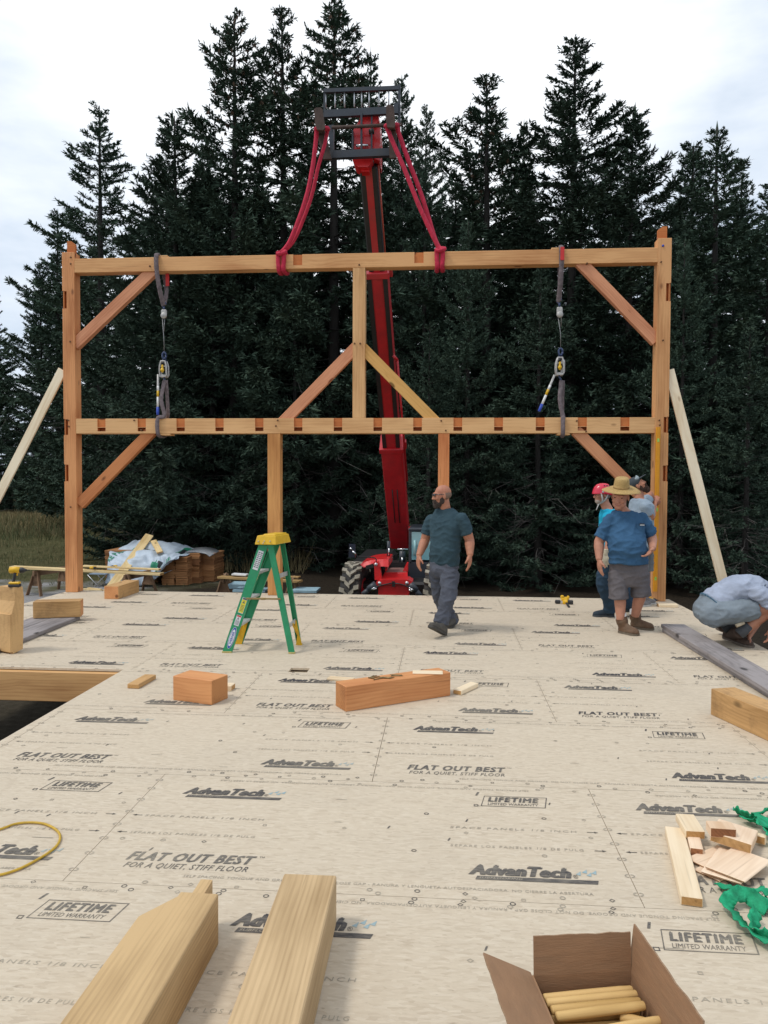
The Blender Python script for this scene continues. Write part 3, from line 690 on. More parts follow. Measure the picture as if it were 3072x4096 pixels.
    # leader
    for k in range(26):
        zz = H-rnd.random()*1.3; a = rnd.random()*6.28; dd = np.array([[math.cos(a)*.7, math.sin(a)*.7, .7]]); blades(np.array([[0, 0, zz-.1]]), dd/np.linalg.norm(dd), np.array([.16+.25*(H-zz)]), np.array([.03]), 0, np.array([rnd.uniform(-1, 1)]))
    blades(np.array([[0, 0, H-.5]]), np.array([[0, 0, 1.]]), np.array([.75]), np.array([.05]), 0, np.array([0.]))
    Vv = np.vstack(V); Ff = np.vstack(Fc)
    cm = bpy.data.meshes.new('crown'); cm.from_pydata(Vv.tolist(), [], Ff.tolist()); cm.polygons.foreach_set('material_index', np.concatenate(MI).astype(np.int32))
    # dead lower twigs
    V.clear(); Fc.clear(); MI.clear(); nv = 0
    for k in range(46):
        zz = rnd.uniform(.4, max(3., base+4)); a = rnd.random()*6.28; l = rnd.uniform(.8, 2.6); o = np.array([0, 0, zz]); d = np.array([math.cos(a), math.sin(a), rnd.uniform(-.45, .1)])
        e = o+d*l*.55; f = e+(d+np.array([rnd.uniform(-.3, .3), rnd.uniform(-.3, .3), rnd.uniform(-.5, .1)]))*l*.45
        stick(o, e, .013, 0); stick(e, f, .008, 0)
        for j in range(4):
            g = o+(f-o)*rnd.uniform(.35, .95); stick(g, g+(d+rg.normal(0, .7, 3))*rnd.uniform(.2, .7), .005, 0)
    dm = bpy.data.meshes.new('dead_branches'); dm.from_pydata(np.vstack(V).tolist(), [], np.vstack(Fc).tolist())
    for me, ms in ((tm, [M_BARK]), (cm, [M_NEED, M_BARK, M_CONE]), (dm, [M_DEAD])):
        for x in ms: me.materials.append(x)
    tm.polygons.foreach_set('use_smooth', [True]*len(tm.polygons))
    return tm, cm, dm
SPR = dict(
    full=(spruce_mesh(3, 18, 3.9, .8, 1.15), 18), tall=(spruce_mesh(11, 18, 3.0, 2.2, 1.15, .25, True, power=.72), 18),
    tall2=(spruce_mesh(14, 18, 3.1, 2.0, 1.1, .22, True, power=.7), 18), broad=(spruce_mesh(8, 15, 4.2, .7, 1.1, .05, power=.85), 15),
    young=(spruce_mesh(21, 12, 3.0, .4, 1.1, .08, power=.9, twig=.25), 12), thin=(spruce_mesh(29, 16, 2.9, 1.0, 1.1, .12, power=.8), 16))
NT = [0]
def spruce(kind, x, y, h, wd, label, dead=True, group='spruces behind the building site'):
    (tm, cm, dm), H = SPR[kind]; s = h/H; NT[0] += 1
    r = thing('spruce_tree', label, 'tree', (x, y, gz(x, y)-.1), (NT[0]*2.39) % 6.28, group)
    r.scale = (s*wd, s*wd, s)
    for nm, me, ms in (('trunk', tm, 0), ('crown', cm, 0))+((('dead_branches', dm, 0),) if dead else ()):
        o = bpy.data.objects.new(nm, me); COL.objects.link(o); o.parent = r
def tip(px, py, Y):        # photo pixel (1659-wide) of a tree top -> position and height
    P = DP(px, py, Y); return P.x, P.z-gz(P.x, Y)+.1
TREES = [ # kind, tip px, Y, width factor, label
    ('thin', 213, 228, 42, 1.25, 'lone pointed spruce left of the group, above the left post'),
    ('broad', 372, 250, 27, 1.2, 'broad dense spruce with a leaning bushy top left of the tallest trio'),
    ('tall', 507, 32, 27, 1.2, 'tall sparse spruce with cone-heavy top, leftmost of the tall trio'),
    ('tall2', 608, 26, 28, 1.15, 'tall sparse spruce in the middle of the tall trio'),
    ('tall', 722, -8, 27, 1.25, 'tallest spruce, its tip cut by the top of the photo'),
    ('thin', 800, 112, 31, .9, 'spruce top showing just behind the red machine fork carriage'),
    ('full', 868, 172, 28, .75, 'dark spruce just right of the fork carriage'),
    ('full', 921, 238, 26, .72, 'shorter spruce right of the red lifting sling'),
    ('tall2', 1051, 172, 27, 1.5, 'spruce with a reddish brown cone-laden tip right of centre'),
    ('full', 1243, 90, 26, 1.3, 'biggest pointed spruce on the right, above the right winch'),
    ('broad', 1372, 236, 25, 1.1, 'wide spruce whose slope runs down behind the right post'),
    ('thin', 1132, 268, 30, .55, 'slim bare-stemmed spruce in the gap between two big ones on the right'),
    ('thin', 1549, 275, 24, 1.35, 'open-branched spruce standing apart near the right edge'),
    ('young', 1664, 395, 24, 1.15, 'spruce cut off by the right edge of the photo'),
    ('full', 86, 570, 53, .85, 'smaller spruce at far left behind the leaning brace board'),
    ('young', -12, 640, 54, 1., 'spruce cut off by the left edge of the photo'),
    ('broad', 335, 430, 28, .60, 'shorter bushy spruce in front of the lone pointed one'),
    ('broad', 455, 420, 27, 1.2, 'mid height spruce in front of the tall trio, to its left'),
    ('young', 640, 470, 26, .9, 'young spruce in front of the trio beneath the left red sling'),
    ('broad', 1010, 480, 23, .8, 'dense spruce behind the right red sling foot'),
    ('young', 1170, 560, 22, 1., 'young spruce behind the right winch'),
    ('broad', 1480, 520, 22, .8, 'dense dark spruce just outside the right post'),
    ('young', 1620, 700, 20, 1.1, 'low dark spruce above the crouching person'),
    ('young', 930, 700, 22, 1., 'young spruce behind the middle beam beside the boom'),
    ('young', 390, 690, 27, 1.0, 'young spruce between the left winch and the left post'),
    ('full', 436, 352, 30, .9, 'full dark spruce behind the gap left of the tall trio'),
    ('full', 556, 330, 31, .9, 'full dark spruce filling behind the first two tall tops'),
    ('full', 668, 318, 31, .95, 'full dark spruce filling behind the left red sling'),
    ('full', 985, 372, 30, .85, 'full spruce behind the gap right of the red slings'),
    ('full', 1128, 410, 29, .9, 'full spruce behind the slim bare-stemmed one'),
    ('full', 1450, 440, 28, .9, 'full spruce seen just above the right post'),
    ('young', 560, 760, 26, .9, 'small spruce behind the centre left brace'),
]
for k, px, py, Y, wd, lb in TREES:
    x, h = tip(px, py, Y); spruce(k, x, Y, h, wd, lb)
rt = random.Random(4)
back = 'dark spruce deep in the stand behind the front row'
for i in range(34):                            # deeper rows that close the stand
    row = i % 2; px = -120+ (i//2)*115+rt.uniform(-25, 25); Y = (33, 40)[row]+rt.uniform(-2, 2)
    py = (430 if px < 250 else 330 if px < 950 else 330)+rt.uniform(-20, 150)
    if px < 120: py = 700+rt.uniform(0, 60)
    if px < 340: Y += 22
    x, h = tip(px, py, Y); spruce(('broad', 'full', 'young', 'thin')[rt.randrange(3)], x, Y, h, 1.15, back, True, 'spruces deep in the stand')
for i in range(15):                            # saplings and low boughs at the wood's edge
    px = 330+i*95+rt.uniform(-30, 30); Y = (25.5 if px < 760 else 22.5)+rt.uniform(0, 3); py = 985+rt.uniform(-60, 90)
    x, h = tip(px, py, Y); spruce('young', x, Y, max(1.5, h), 1.25, 'low spruce sapling in the shade at the edge of the wood', True, 'saplings at the edge of the wood')

# ================================================================== grass on the left, weeds
def grass():
    rg = np.random.default_rng(2); V = []; Fc = []; MI = []; n = 0
    def field(k, x0, x1, y0, y1, hmin, hmax, mi, wd):
        nonlocal n
        x = rg.uniform(x0, x1, k); y = rg.uniform(y0, y1, k); z = np.array([gz(a, b) for a, b in zip(x, y)])-.05
        h = rg.uniform(hmin, hmax, k)*(.55+.6*np.array([max(0, noise.noise((a*.5, b*.5, 0))+.5) for a, b in zip(x, y)]))
        a = rg.uniform(0, 6.28, k); ln = rg.normal(0, .25, (k, 2))*h[:, None]
        dx, dy = np.cos(a)*wd, np.sin(a)*wd
        q = np.stack([np.stack([x-dx, y-dy, z], 1), np.stack([x+dx, y+dy, z], 1), np.stack([x+ln[:, 0], y+ln[:, 1], z+h], 1)], 1)
        V.append(q.reshape(-1, 3)); Fc.append(np.arange(3*k).reshape(k, 3)+n); MI.append(np.full(k, mi)); n += 3*k
    field(26000, -30, -5.5, 20.5, 38, .06, .26, 0, .012)
    field(9000, -30, -5.5, 21.5, 38, .08, .32, 1, .010)
    field(16000, -34, -8, 35, 50, .22, .52, 1, .016)
    field(5000, -30, -8, 33, 46, .3, .9, 0, .016)
    field(2500, -10, -4.5, 24, 34, .3, .9, 1, .014)
    me = bpy.data.meshes.new('grass'); me.from_pydata(np.vstack(V).tolist(), [], np.vstack(Fc).tolist()); me.polygons.foreach_set('material_index', np.concatenate(MI).astype(np.int32))
    tag(link('grass', me, [mat('green_grass', (.085, .10, .035, 1), .8, .35, .8, 0), mat('dry_grass', (.20, .16, .075, 1), .85, .4, .7, 0)]),
        'green and dry brown grass covering the field at left', 'grass', kind='stuff')
grass()
# ================================================================== timber offcuts and boards on the deck
W_ORG = wood('block_orange', S(172, 104, 58), S(212, 150, 98), ring=24)
W_END = wood('block_end', S(136, 82, 44), S(186, 128, 78), ring=30, knots=0)
W_HON = wood('block_honey', S(150, 112, 66), S(196, 154, 102), ring=16, stain=(S(110, 82, 54), .6))
W_TAN2 = wood('post_end_tan', S(164, 124, 78), S(206, 166, 114), ring=12)
W_GREY = wood('weathered_plank', S(88, 82, 80), S(150, 143, 141), ring=10, rough=.85, stain=(S(84, 76, 70), .6))
W_GREYE = wood('weathered_edge', S(92, 74, 60), S(140, 118, 98), ring=20, rough=.9)
W_PINE = wood('pine_white', S(206, 178, 138), S(232, 212, 180), S(150, 100, 60), ring=9)
W_PLY = wood('ply_face', S(206, 172, 138), S(238, 214, 186), ring=5, knots=0)
W_PLYE = wood('ply_edge', S(120, 76, 48), S(166, 112, 74), ring=40, knots=0)
W_2x4E = wood('pine_end', S(150, 108, 60), S(190, 146, 92), ring=30, knots=0)
def blk(name, label, cat, C, Lp, depth, h, mt, z0=0., endm=None, group=None, swap=False, inset=(0, 0)):
    """block whose near bottom edge runs between photo points C and Lp at height z0, going back by depth"""
    a, b = fl(*C, z0), fl(*Lp, z0); u = (b-a); u.z = 0
    v = Vector((-u.y, u.x, 0)).normalized()
    if v.y < 0: v = -v
    o = (a+b)/2+v*depth/2+Vector((0, 0, h/2)); o.z = z0+h/2+.001
    if swap: r = timber(name, o-v*depth/2, o+v*depth/2, u.length, h, mt, endm=endm)
    else: r = timber(name, o-u/2, o+u/2, depth, h, mt, endm=endm)
    return tag(r, label, cat, group)
blk('timber_block', 'short orange timber block on the deck left of the long block', 'wood block', (847, 2822), (692, 2800), .215, .19, W_ORG, endm=W_END)
BB = blk('timber_block', 'long orange timber block with screws lying on top, centre of the deck', 'wood block', (1383, 2848), (1802, 2783), .18, .19, W_ORG, endm=W_END)
# block at the right edge of frame: long side faces the camera
blk('timber_block', 'honey coloured timber block with stained side at the right edge of the deck', 'wood block', (2842, 2858), (3160, 3006), .20, .195, W_HON, endm=W_GREYE)
blk('timber_block', 'timber block lying across the grey planks at the left of the deck', 'wood block', (132, 2474), (323, 2468), .2, .20, W_HON, z0=.055, endm=W_ORG)
a = blk('timber_block', 'timber with a stepped end lying at the far left corner of the deck', 'wood block', (417, 2396), (474, 2397), .75, .19, W_HON, endm=W_ORG, swap=True)
# stepped post offcut standing on end at the left edge, with one taller cheek behind
def standing():
    p = fl(41, 2618); q = fl(88, 2608); u = Vector((-.97, -.24, 0)).normalized()
    mb = MB(); v = (q-p); v.z = 0; d = v.length; v.normalize(); n = Vector((v.y, -v.x, 0))
    if n.x > 0: n = -n
    # side profile in the v/z plane: notched scarf, extruded away along n
    H1, H2 = .40, .66
    prof = [(0, 0.02), (.03, .02), (.03, 0), (d*1.08, .03), (d*1.24, H2-.12), (d*1.12, H2), (d*.42, H2), (d*.46, H2-.14), (.02, H1), (0, H1-.005)]
    mb.prism(prof, p, v, (0, 0, 1), -.24)
    me_o = mb.build('post_offcut', [W_TAN2], None)
    tag(me_o, 'upright notched post end standing at the left edge under the orange driver', 'post offcut')
    return p, v, n, d, H2
SP = standing()
def plank(name, label, px, z, th, mt, endm, group, far=None):
    a, b, c, d = [fl(*q, z+th) for q in px]  # near-left.. : far end pair a,b ; near end pair c,d
    m1, m2 = (a+b)/2, (c+d)/2; wd = (a-b).length
    o = timber(name, m1-Vector((0, 0, th/2)), m2-Vector((0, 0, th/2)), wd, th, mt, endm=endm, bev=.006); return tag(o, label, 'plank', group)
G = 'weathered scaffold planks'
def rplank(a, ang, ln, wd, z, th, label):
    d = Vector((math.cos(ang), math.sin(ang), 0)); n = Vector((-d.y, d.x, 0)); o = Vector((a[0], a[1], z+th/2+.001))+n*wd/2
    return tag(timber('plank', o, o+d*ln, wd, th, W_GREY, endm=W_GREYE, bev=.006), label, 'plank', G)
a = fl(2648, 2528); b = fl(3072, 2792); ang = math.atan2(b.y-a.y, b.x-a.x)
rplank(a, ang, 3.9, .27, 0, .042, 'weathered grey plank on the right of the deck, lower one of the pair')
rplank(a+Vector((.0, .05, 0)), ang-.012, 3.9, .27, .044, .042, 'weathered grey plank on the right of the deck, upper one of the pair')
a = fl(323, 2478); b = fl(92, 2574); ang = math.atan2(b.y-a.y, b.x-a.x)
d_ = Vector((math.cos(ang), math.sin(ang), 0)); n_ = Vector((d_.y, -d_.x, 0))
for k, lb in ((0, 'weathered grey plank at the left, nearer one of the pair under the block'), (1, 'weathered grey plank at the left, farther one of the pair under the block')):
    o = a+n_*(.14+.275*k)+Vector((0, 0, .027-.002*k)); tag(timber('plank', o, o+d_*2.2, .27, .048, W_GREY, endm=W_GREYE, bev=.006), lb, 'plank', G)
# small offcuts
SG = 'small offcuts scattered on the deck'
def scrap(C, Lp, depth, h, mt, label, z0=0., endm=W_2x4E, swap=False, group=SG): return blk('wood_offcut', label, 'wood offcut', C, Lp, depth, h, mt, z0, endm, group, swap)
scrap((556, 2756), (509, 2754), .33, .038, W_HON, 'short dirty board offcut left of the orange block', swap=True)
scrap((925, 2766), (880, 2764), .10, .045, W_PINE, 'small white offcut tucked behind the short orange block')
scrap((1845, 2782), (1812, 2776), .30, .038, W_PINE, 'pale grooved offcut at the right end of the long orange block', swap=True)
scrap((1407, 2730), (1307, 2722), .09, .02, W_PINE, 'thin pale board behind the left end of the long orange block')
scrap((2714, 2431), (2635, 2429), .14, .04, W_PINE, 'short pale board lying at the foot of the right post')
scrap((1650, 2697), (1772, 2699), .10, .008, W_PINE, 'thin shim on top of the long orange block at its right end', z0=.191)
# screws on the long block
M_SCREW = mat('bronze_screw', (.24, .17, .08, 1), .4, .2, 20, 0, metal=.8)
rs_ = random.Random(9)
for k, (px, py, an) in enumerate(((1488, 2706, 1.2), (1496, 2707, 1.1), (1504, 2709, .9), (1516, 2715, .8), (1535, 2711, 2.9), (1548, 2713, -.1), (1556, 2710, .05), (1582, 2701, 3.0), (1590, 2703, .1))):
    p = fl(px, py, .195); d = Vector((math.cos(an), math.sin(an), 0)); p.z = .1955+.002*(k % 2)
    mb = MB(); mb.tube([p-d*.045, p+d*.03, p+d*.045], [.0045, .0045, .001], 6); mb.tube([p-d*.05, p-d*.044], [.009, .004], 8)
    tag(mb.build('wood_screw', M_SCREW), 'bronze wood screw lying in the scatter on the long orange block', 'screw', 'screws on the long block')

# ------------------------------------------------------------------ front beams
def front_beam1():
    z = .19; e = [fl(870, 3577, z), fl(869, 3720, .0)]
    tr, tl = fl(874, 3575, z), fl(620, 3650, z)                    # tenoned end
    br_ = fl(575, 4096, z); d = (br_-tr); d.z = 0; d.normalize(); n = Vector((-d.y, d.x, 0))
    if n.x > 0: n = -n
    Wd = .235
    # plan outline: x along d (towards the camera), y across (to the left)
    mb = MB(); o = Vector((tr.x, tr.y, .001))
    mb.prism([(0, 0), (0, .075), (.03, .105), (.03, .12), (.16, Wd), (1.9, Wd), (1.9, 0)], o, d, n, .0)if False else None
    poly = [(0, 0), (1.9, 0), (1.9, Wd), (.17, Wd), (.03, .145), (0, .145)]
    ux, uy = d, n
    a = [mb.bm.verts.new(o+ux*p[0]+uy*p[1]) for p in poly]; b = [mb.bm.verts.new(v.co+Vector((0, 0, z))) for v in a]; k = len(a)
    mb.bm.faces.new(a); mb.bm.faces.new(b)
    for i in range(k): mb.bm.faces.new((a[i], a[(i+1) % k], b[(i+1) % k], b[i]))
    bmesh.ops.recalc_face_normals(mb.bm, faces=mb.bm.faces[:])
    rt = Matrix((d, n, d.cross(n))).transposed(); ctr = o+d*.9+n*.1+Vector((0, 0, .095))
    bmesh.ops.bevel(mb.bm, geom=mb.bm.edges[:], offset=.004, segments=1, affect='EDGES')
    tn = [(-.10, .055), (0, .055), (0, .10), (-.10, .10)]
    a = [mb.bm.verts.new(o+ux*p[0]+uy*p[1]+Vector((0, 0, .03))) for p in tn]; b = [mb.bm.verts.new(v.co+Vector((0, 0, z-.034))) for v in a]
    mb.bm.faces.new(a); mb.bm.faces.new(b)
    for i in range(4): mb.bm.faces.new((a[i], a[(i+1) % 4], b[(i+1) % 4], b[i]))
    me_m = Matrix.Translation(ctr) @ rt.to_4x4(); bmesh.ops.transform(mb.bm, matrix=me_m.inverted(), verts=mb.bm.verts[:])
    ob = mb.build('timber_beam', wood('beam_near', S(140, 110, 72), S(200, 168, 122), S(84, 60, 40), ring=34, knots=1.2), None); ob.location = ctr; ob.rotation_euler = rt.to_euler()
    tag(ob, 'thick timber with a tenon cut on its end, leftmost of the two in the foreground', 'beam')
front_beam1()
z = .19; a1, a2, b1, b2 = fl(1136, 3493, z), fl(1347, 3502, z), fl(909, 4096, z), fl(1198, 4096, z)
d = ((b1+b2)/2-(a1+a2)/2).normalized(); s = (a1+a2)/2-Vector((0, 0, z/2-.001))
tag(timber('timber_beam', s, s+d*1.9, .205, z, wood('beam_near2', S(152, 124, 86), S(206, 176, 134), S(110, 82, 52), ring=40, knots=.5), endm=W_2x4E, bev=.005), 'thick pale square timber lying right of the tenoned one in the foreground', 'beam')

# ------------------------------------------------------------------ pile of offcuts at the right
PG = 'offcut pile at the right'
def corner(px, z): return fl(2650+px[0]/3.931, 3200+px[1]/3.931, z)
def board4(label, tl, tr, br_, z, th, mt, endm=W_2x4E, tilt=0):
    """board given by three top corners in the photo at height z (far-left, far-right, near-right)"""
    a, b, c = corner(tl, z), corner(tr, z), corner(br_, z)
    u = c-b; v = a-b; ln = u.length; n = Vector((0, 0, 1)); v2 = (v-u.normalized()*v.dot(u.normalized())); wd = v2.length
    ctr = b+u/2+v2/2-Vector((0, 0, th/2)); x = u.normalized()
    o = timber('wood_offcut', ctr-x*ln/2, ctr+x*ln/2, wd, th, mt, endm=endm, bev=.003)
    if tilt: o.rotation_euler = (Matrix.Rotation(tilt, 3, 'Y') @ o.rotation_euler.to_matrix()).to_euler()
    return tag(o, label, 'wood offcut', PG)
board4('long pale two by four offcut, leftmost of the pile at the right', (50, 455), (330, 440), (640, 1550), .040, .038, W_PINE)
board4('short offcut lying flat against the long two by four, lower one', (370, 480), (570, 500), (645, 770), .045, .038, W_PLY, W_PLYE)
board4('whitish offcut at the top left of the pile, end to end above the lower one', (215, 225), (495, 225), (670, 495), .075, .038, W_PINE)
board4('thick square panel piece leaning at the back of the pile', (930, 190), (1500, 440), (1400, 690), .09, .045, W_PLY, W_HON, .1)
board4('grooved block lying diagonally on the pile in front of the panel piece', (820, 540), (1085, 345), (1165, 460), .13, .045, W_PLY, W_PLYE)
board4('small offcut at the right, poking from beneath the green sling', (1480, 480), (1640, 545), (1620, 590), .05, .038, W_PINE)
board4('thin plywood square, topmost of the four thin ones', (1145, 700), (1720, 950), (1300, 1280), .045, .009, W_PLY, W_PLYE)
board4('thin plywood square second from the top, turned left', (960, 640), (1500, 900), (1240, 1310), .03, .009, W_PLY, W_PLYE)
board4('thin plywood square sticking out left beneath the second one', (900, 690), (1300, 900), (800, 1110), .02, .009, W_PLY, W_PLYE)
board4('thin plywood square at the very bottom, flat on the deck', (850, 900), (1400, 1000), (900, 1270), .010, .009, W_PLY, W_PLYE)
# green webbing sling, crumpled
M_GREEN = mat('green_webbing', (.028, .33, .16, 1), .85, .35, 25, .5, dirt=((.04, .16, .09, 1), .5), spec=.05)
def ribbon(mb, pts, wd, roll, th=.005, wr=.012, seed=0):
    pts = [Vector(p) for p in pts]
    # resample with Catmull-Rom
    P = []
    for i in range(len(pts)-1):
        p0, p1, p2, p3 = pts[max(i-1, 0)], pts[i], pts[i+1], pts[min(i+2, len(pts)-1)]
        for k in range(14):
            t = k/14; P.append(.5*((2*p1)+(p2-p0)*t+(2*p0-5*p1+4*p2-p3)*t*t+(3*p1-p0-3*p2+p3)*t**3))
    P.append(pts[-1]); rings = []
    for i, p in enumerate(P):
        t = (P[min(i+1, len(P)-1)]-P[max(i-1, 0)]).normalized(); s = t.cross(Vector((0, 0, 1))).normalized(); u = s.cross(t)
        f = i/20; a = roll[0]+(roll[1]-roll[0])*min(1, i/len(P))+.45*noise.noise((f*1.1, seed, 2)); s2 = s*math.cos(a)+u*math.sin(a); u2 = t.cross(s2)
        ww = 1.5*wd*(.8+.25*noise.noise((f*1.7, seed, 7)))
        q = []
        for e in (-1, -.5, 0, .5, 1):
            q.append(p+s2*ww*e*.5+u2*(th/2+wr*noise.noise((f*3.1, e*1.2, seed))*(1.9 if abs(e) == 1 else .4)))
        q += [v-u2*th for v in reversed(q)]
        mn = min(v.z for v in q)
        if mn < .003: q = [v+Vector((0, 0, .003-mn)) for v in q]
        rings.append(q)
    mb.ring_loft(rings)
g = lambda x, y, z: corner((x, y), z)
mb = MB()
ribbon(mb, [g(860, 1310, .02), g(1100, 1380, .025), g(1400, 1440, .03), g(1650, 1600, .03), g(1900, 1750, .03)], .05, (.3, .9), seed=1)
ribbon(mb, [g(1480, 1400, .05), g(1600, 1400, .06), g(1800, 1480, .05)], .06, (.2, .3), seed=8)
ribbon(mb, [g(1650, 1720, .03), g(1480, 1600, .035), g(1300, 1480, .05), g(1100, 1510, .05), g(1010, 1640, .03), g(1120, 1760, .03), g(1280, 1950, .03), g(1500, 2130, .03), g(1750, 2250, .03)], .05, (.9, .4), seed=2)
ribbon(mb, [g(1500, 1760, .05), g(1430, 1900, .05), g(1440, 2030, .04), g(1580, 2130, .03), g(1760, 2120, .03)], .05, (.9, 1.3), seed=3)
tag(mb.build('lifting_sling', M_GREEN), 'crumpled green webbing sling on the deck in front of the offcut pile', 'sling'); mb = MB()
ribbon(mb, [g(1150, 190, .02), g(1270, 220, .025), g(1420, 260, .03), g(1540, 200, .06), g(1650, 160, .05), g(1800, 150, .03)], .05, (1.0, .5), wr=.014, seed=4)
ribbon(mb, [g(1290, 290, .02), g(1420, 330, .03), g(1550, 300, .05), g(1640, 420, .06), g(1700, 600, .04)], .06, (.5, .8), wr=.014, seed=5)
ribbon(mb, [g(1560, 240, .06), g(1600, 380, .07), g(1680, 480, .05), g(1850, 560, .03)], .06, (.3, .9), wr=.014, seed=6)
tag(mb.build('lifting_sling', M_GREEN), 'crumpled green webbing sling behind the offcut pile at the right edge', 'sling')
# yellow air hose loop at the left
c = [(-60, 750), (0, 743), (60, 722), (120, 715), (180, 720), (228, 742), (249, 770), (240, 805), (205, 838), (150, 872), (90, 903), (40, 922), (0, 932), (-60, 940)]
mb = MB(); P = [fl(x/1.0369, 2600+y/1.0369, .008) for x, y in c]; Q = []
for i in range(len(P)-1):
    p0, p1, p2, p3 = P[max(i-1, 0)], P[i], P[i+1], P[min(i+2, len(P)-1)]
    for k in range(8):
        t = k/8; Q.append(.5*((2*p1)+(p2-p0)*t+(2*p0-5*p1+4*p2-p3)*t*t+(3*p1-p0-3*p2+p3)*t**3)+Vector((0, 0, .004*(k % 2 == 9))))
mb.tube(Q, .006, 8); tag(mb.build('air_hose', mat('yellow_hose', (.52, .32, .025, 1), .5, .15, 30, .1)), 'loop of yellow hose lying on the deck at the left edge', 'hose')

# ------------------------------------------------------------------ cardboard box with pegs
def cardboard():
    m1 = mat('cardboard', (.29, .160, .082, 1), .85, .12, 9, .15, stretch=(1, 1, 6), dirt=((.26, .16, .09, 1), .5))
    m2 = mat('cardboard_edge', (.30, .19, .11, 1), .9, .3, 120, .3)
    z = .25
    bl, br_ = fl(2136, 3905, z), fl(2525, 3886, z); u = (br_-bl); u.z = 0; wd = u.length; u.normalize(); v = Vector((u.y, -u.x, 0)); ln = .40; t = .005
    root = thing('cardboard_box', 'open brown cardboard box full of wooden pegs in the foreground', 'box', tuple(((bl+br_)/2+v*ln/2)*1)[:2]+(0,))
    rot = Matrix((u, -v, Vector((0, 0, 1)))).transposed(); O = Vector((bl.x, bl.y, 0))
    at = lambda a, b, c: O+u*a+v*b+Vector((0, 0, c))
    mb = MB()
    mb.box(at(wd/2, ln/2, .006), (wd, ln, .006), rot); mb.box(at(wd/2, -t/2, z/2+.003), (wd, t, z-.006), rot); mb.box(at(wd/2, ln+t/2, z/2+.003), (wd, t, z-.006), rot)
    mb.box(at(-t/2, ln/2, z/2+.003), (t, ln+2*t, z-.006), rot); mb.box(at(wd+t/2, ln/2, z/2+.003), (t, ln+2*t, z-.006), rot)
    mb.build('box_body', m1, root)
    def flap(p, q, wdir, wl, rag, name='flap'):
        """flap hinged on p-q, reaching wl along wdir; wavy outer edge, with an edge strip showing the corrugation"""
        mb = MB(); n = 14; nrm = (q-p).cross(wdir).normalized()*t
        for s in (0,):
            A = []; Bq = []
            for i in range(n+1):
                f = i/n; base = p+(q-p)*f; e = base+wdir*(wl+rag*noise.noise((f*7, 3, wl*9)))
                bend = nrm*1.6*noise.noise((f*2, 8, 1))
                A.append((mb.bm.verts.new(base), mb.bm.verts.new(base+(e-base)*.5+bend*.5), mb.bm.verts.new(e+bend)))
                Bq.append((mb.bm.verts.new(base+nrm), mb.bm.verts.new(base+(e-base)*.5+bend*.5+nrm), mb.bm.verts.new(e+bend+nrm)))
            for i in range(n):
                for k in range(2):
                    mb.bm.faces.new((A[i][k], A[i+1][k], A[i+1][k+1], A[i][k+1])); mb.bm.faces.new((Bq[i][k], Bq[i][k+1], Bq[i+1][k+1], Bq[i+1][k]))
                f = mb.bm.faces.new((A[i][2], A[i+1][2], Bq[i+1][2], Bq[i][2])); f.material_index = 1
                mb.bm.faces.new((A[i][0], Bq[i][0], Bq[i+1][0], A[i+1][0]))
            for e in (0, n):
                for k in range(2): f = mb.bm.faces.new((A[e][k], A[e][k+1], Bq[e][k+1], Bq[e][k])); f.material_index = 1
        return mb.build(name, [m1, m2], root, smooth=False)
    Z = Vector((0, 0, 1))
    flap(at(.0, -t, z), at(wd, -t, z), (Z*.995-v*.08).normalized(), .115, .004)                 # back flap upright
    flap(at(wd+t, -.02, z), at(wd+t, ln, z), (Z*.985+u*.10).normalized(), .135, .006)          # right flap leaning out
    flap(at(-t, -.02, z), at(-t, ln, z), (Z*.42-u*.90).normalized(), .16, .006)              # left flap opened out
    flap(at(.02, ln, z-.01), at(wd-.02, ln, z-.01), (Z*.2-v*.98).normalized(), .10, .004)            # near flap folded over the pegs
    pm = wood('peg_wood', S(176, 138, 78), S(214, 178, 118), ring=8, knots=0)
    rnd = random.Random(3); lay = []
    for k in range(15):
        b = .03+.025*k; lay.append((b, .03+.016*(k % 3)+.02, rnd.uniform(-.05, .05), .26+rnd.uniform(-.01, .02)))
    top = [(.035, .165, .04, .27), (.065, .172, .03, .27), (.10, .175, .06, .265), (.135, .185, .07, .26), (.19, .18, .14, .18), (.215, .165, .35, .17), (.16, .165, -.5, .12), (.25, .175, .1, .25), (.29, .175, -.1, .25), (.05, .135, 0, .27), (.09, .14, .02, .26), (.13, .135, 0, .27), (.17, .138, .05, .26), (.21, .132, 0, .26), (.25, .14, -.03, .26), (.29, .135, .02, .26), (.33, .14, 0, .27)]
    pg = 'wooden pegs in the cardboard box'
    desc = 'turned pale wooden peg lying among the others in the cardboard box'
    pegs = []
    for i, (b, zc, an, L_) in enumerate(top):
        cx = wd/2+(0 if L_ > .2 else (.07 if i != 6 else .11)); c = at(cx, b+.012, zc+.055); d = (u*math.cos(an)-v*math.sin(an)+Z*rnd.uniform(-.02, .03)).normalized()
        a_, b_ = c-d*L_/2, c+d*L_/2
        mb = MB(); mt_ = Matrix.Translation(c) @ Matrix((d, Z.cross(d).normalized(), d.cross(Z.cross(d).normalized()))).transposed().to_4x4()
        h = L_/2; mb.tube([(-h, 0, 0), (-h+.004, 0, 0), (0, 0, 0), (h*.7, 0, 0), (h-.003, 0, 0), (h, 0, 0)], [.011, .0125, .0135, .0135, .012, .010], 12)
        o = mb.build('wooden_peg', pm); o.matrix_world = mt_; o.location = mt_.translation; o.rotation_euler = mt_.to_euler()
        tag(o, desc, 'peg', pg)
    mb = MB(); mb.box(at(wd/2, ln/2, .06), (wd-.004, ln-.004, .10), rot)
    # layers of pegs below fill the box
    o = mb.bm; o.free()
    mb = MB()
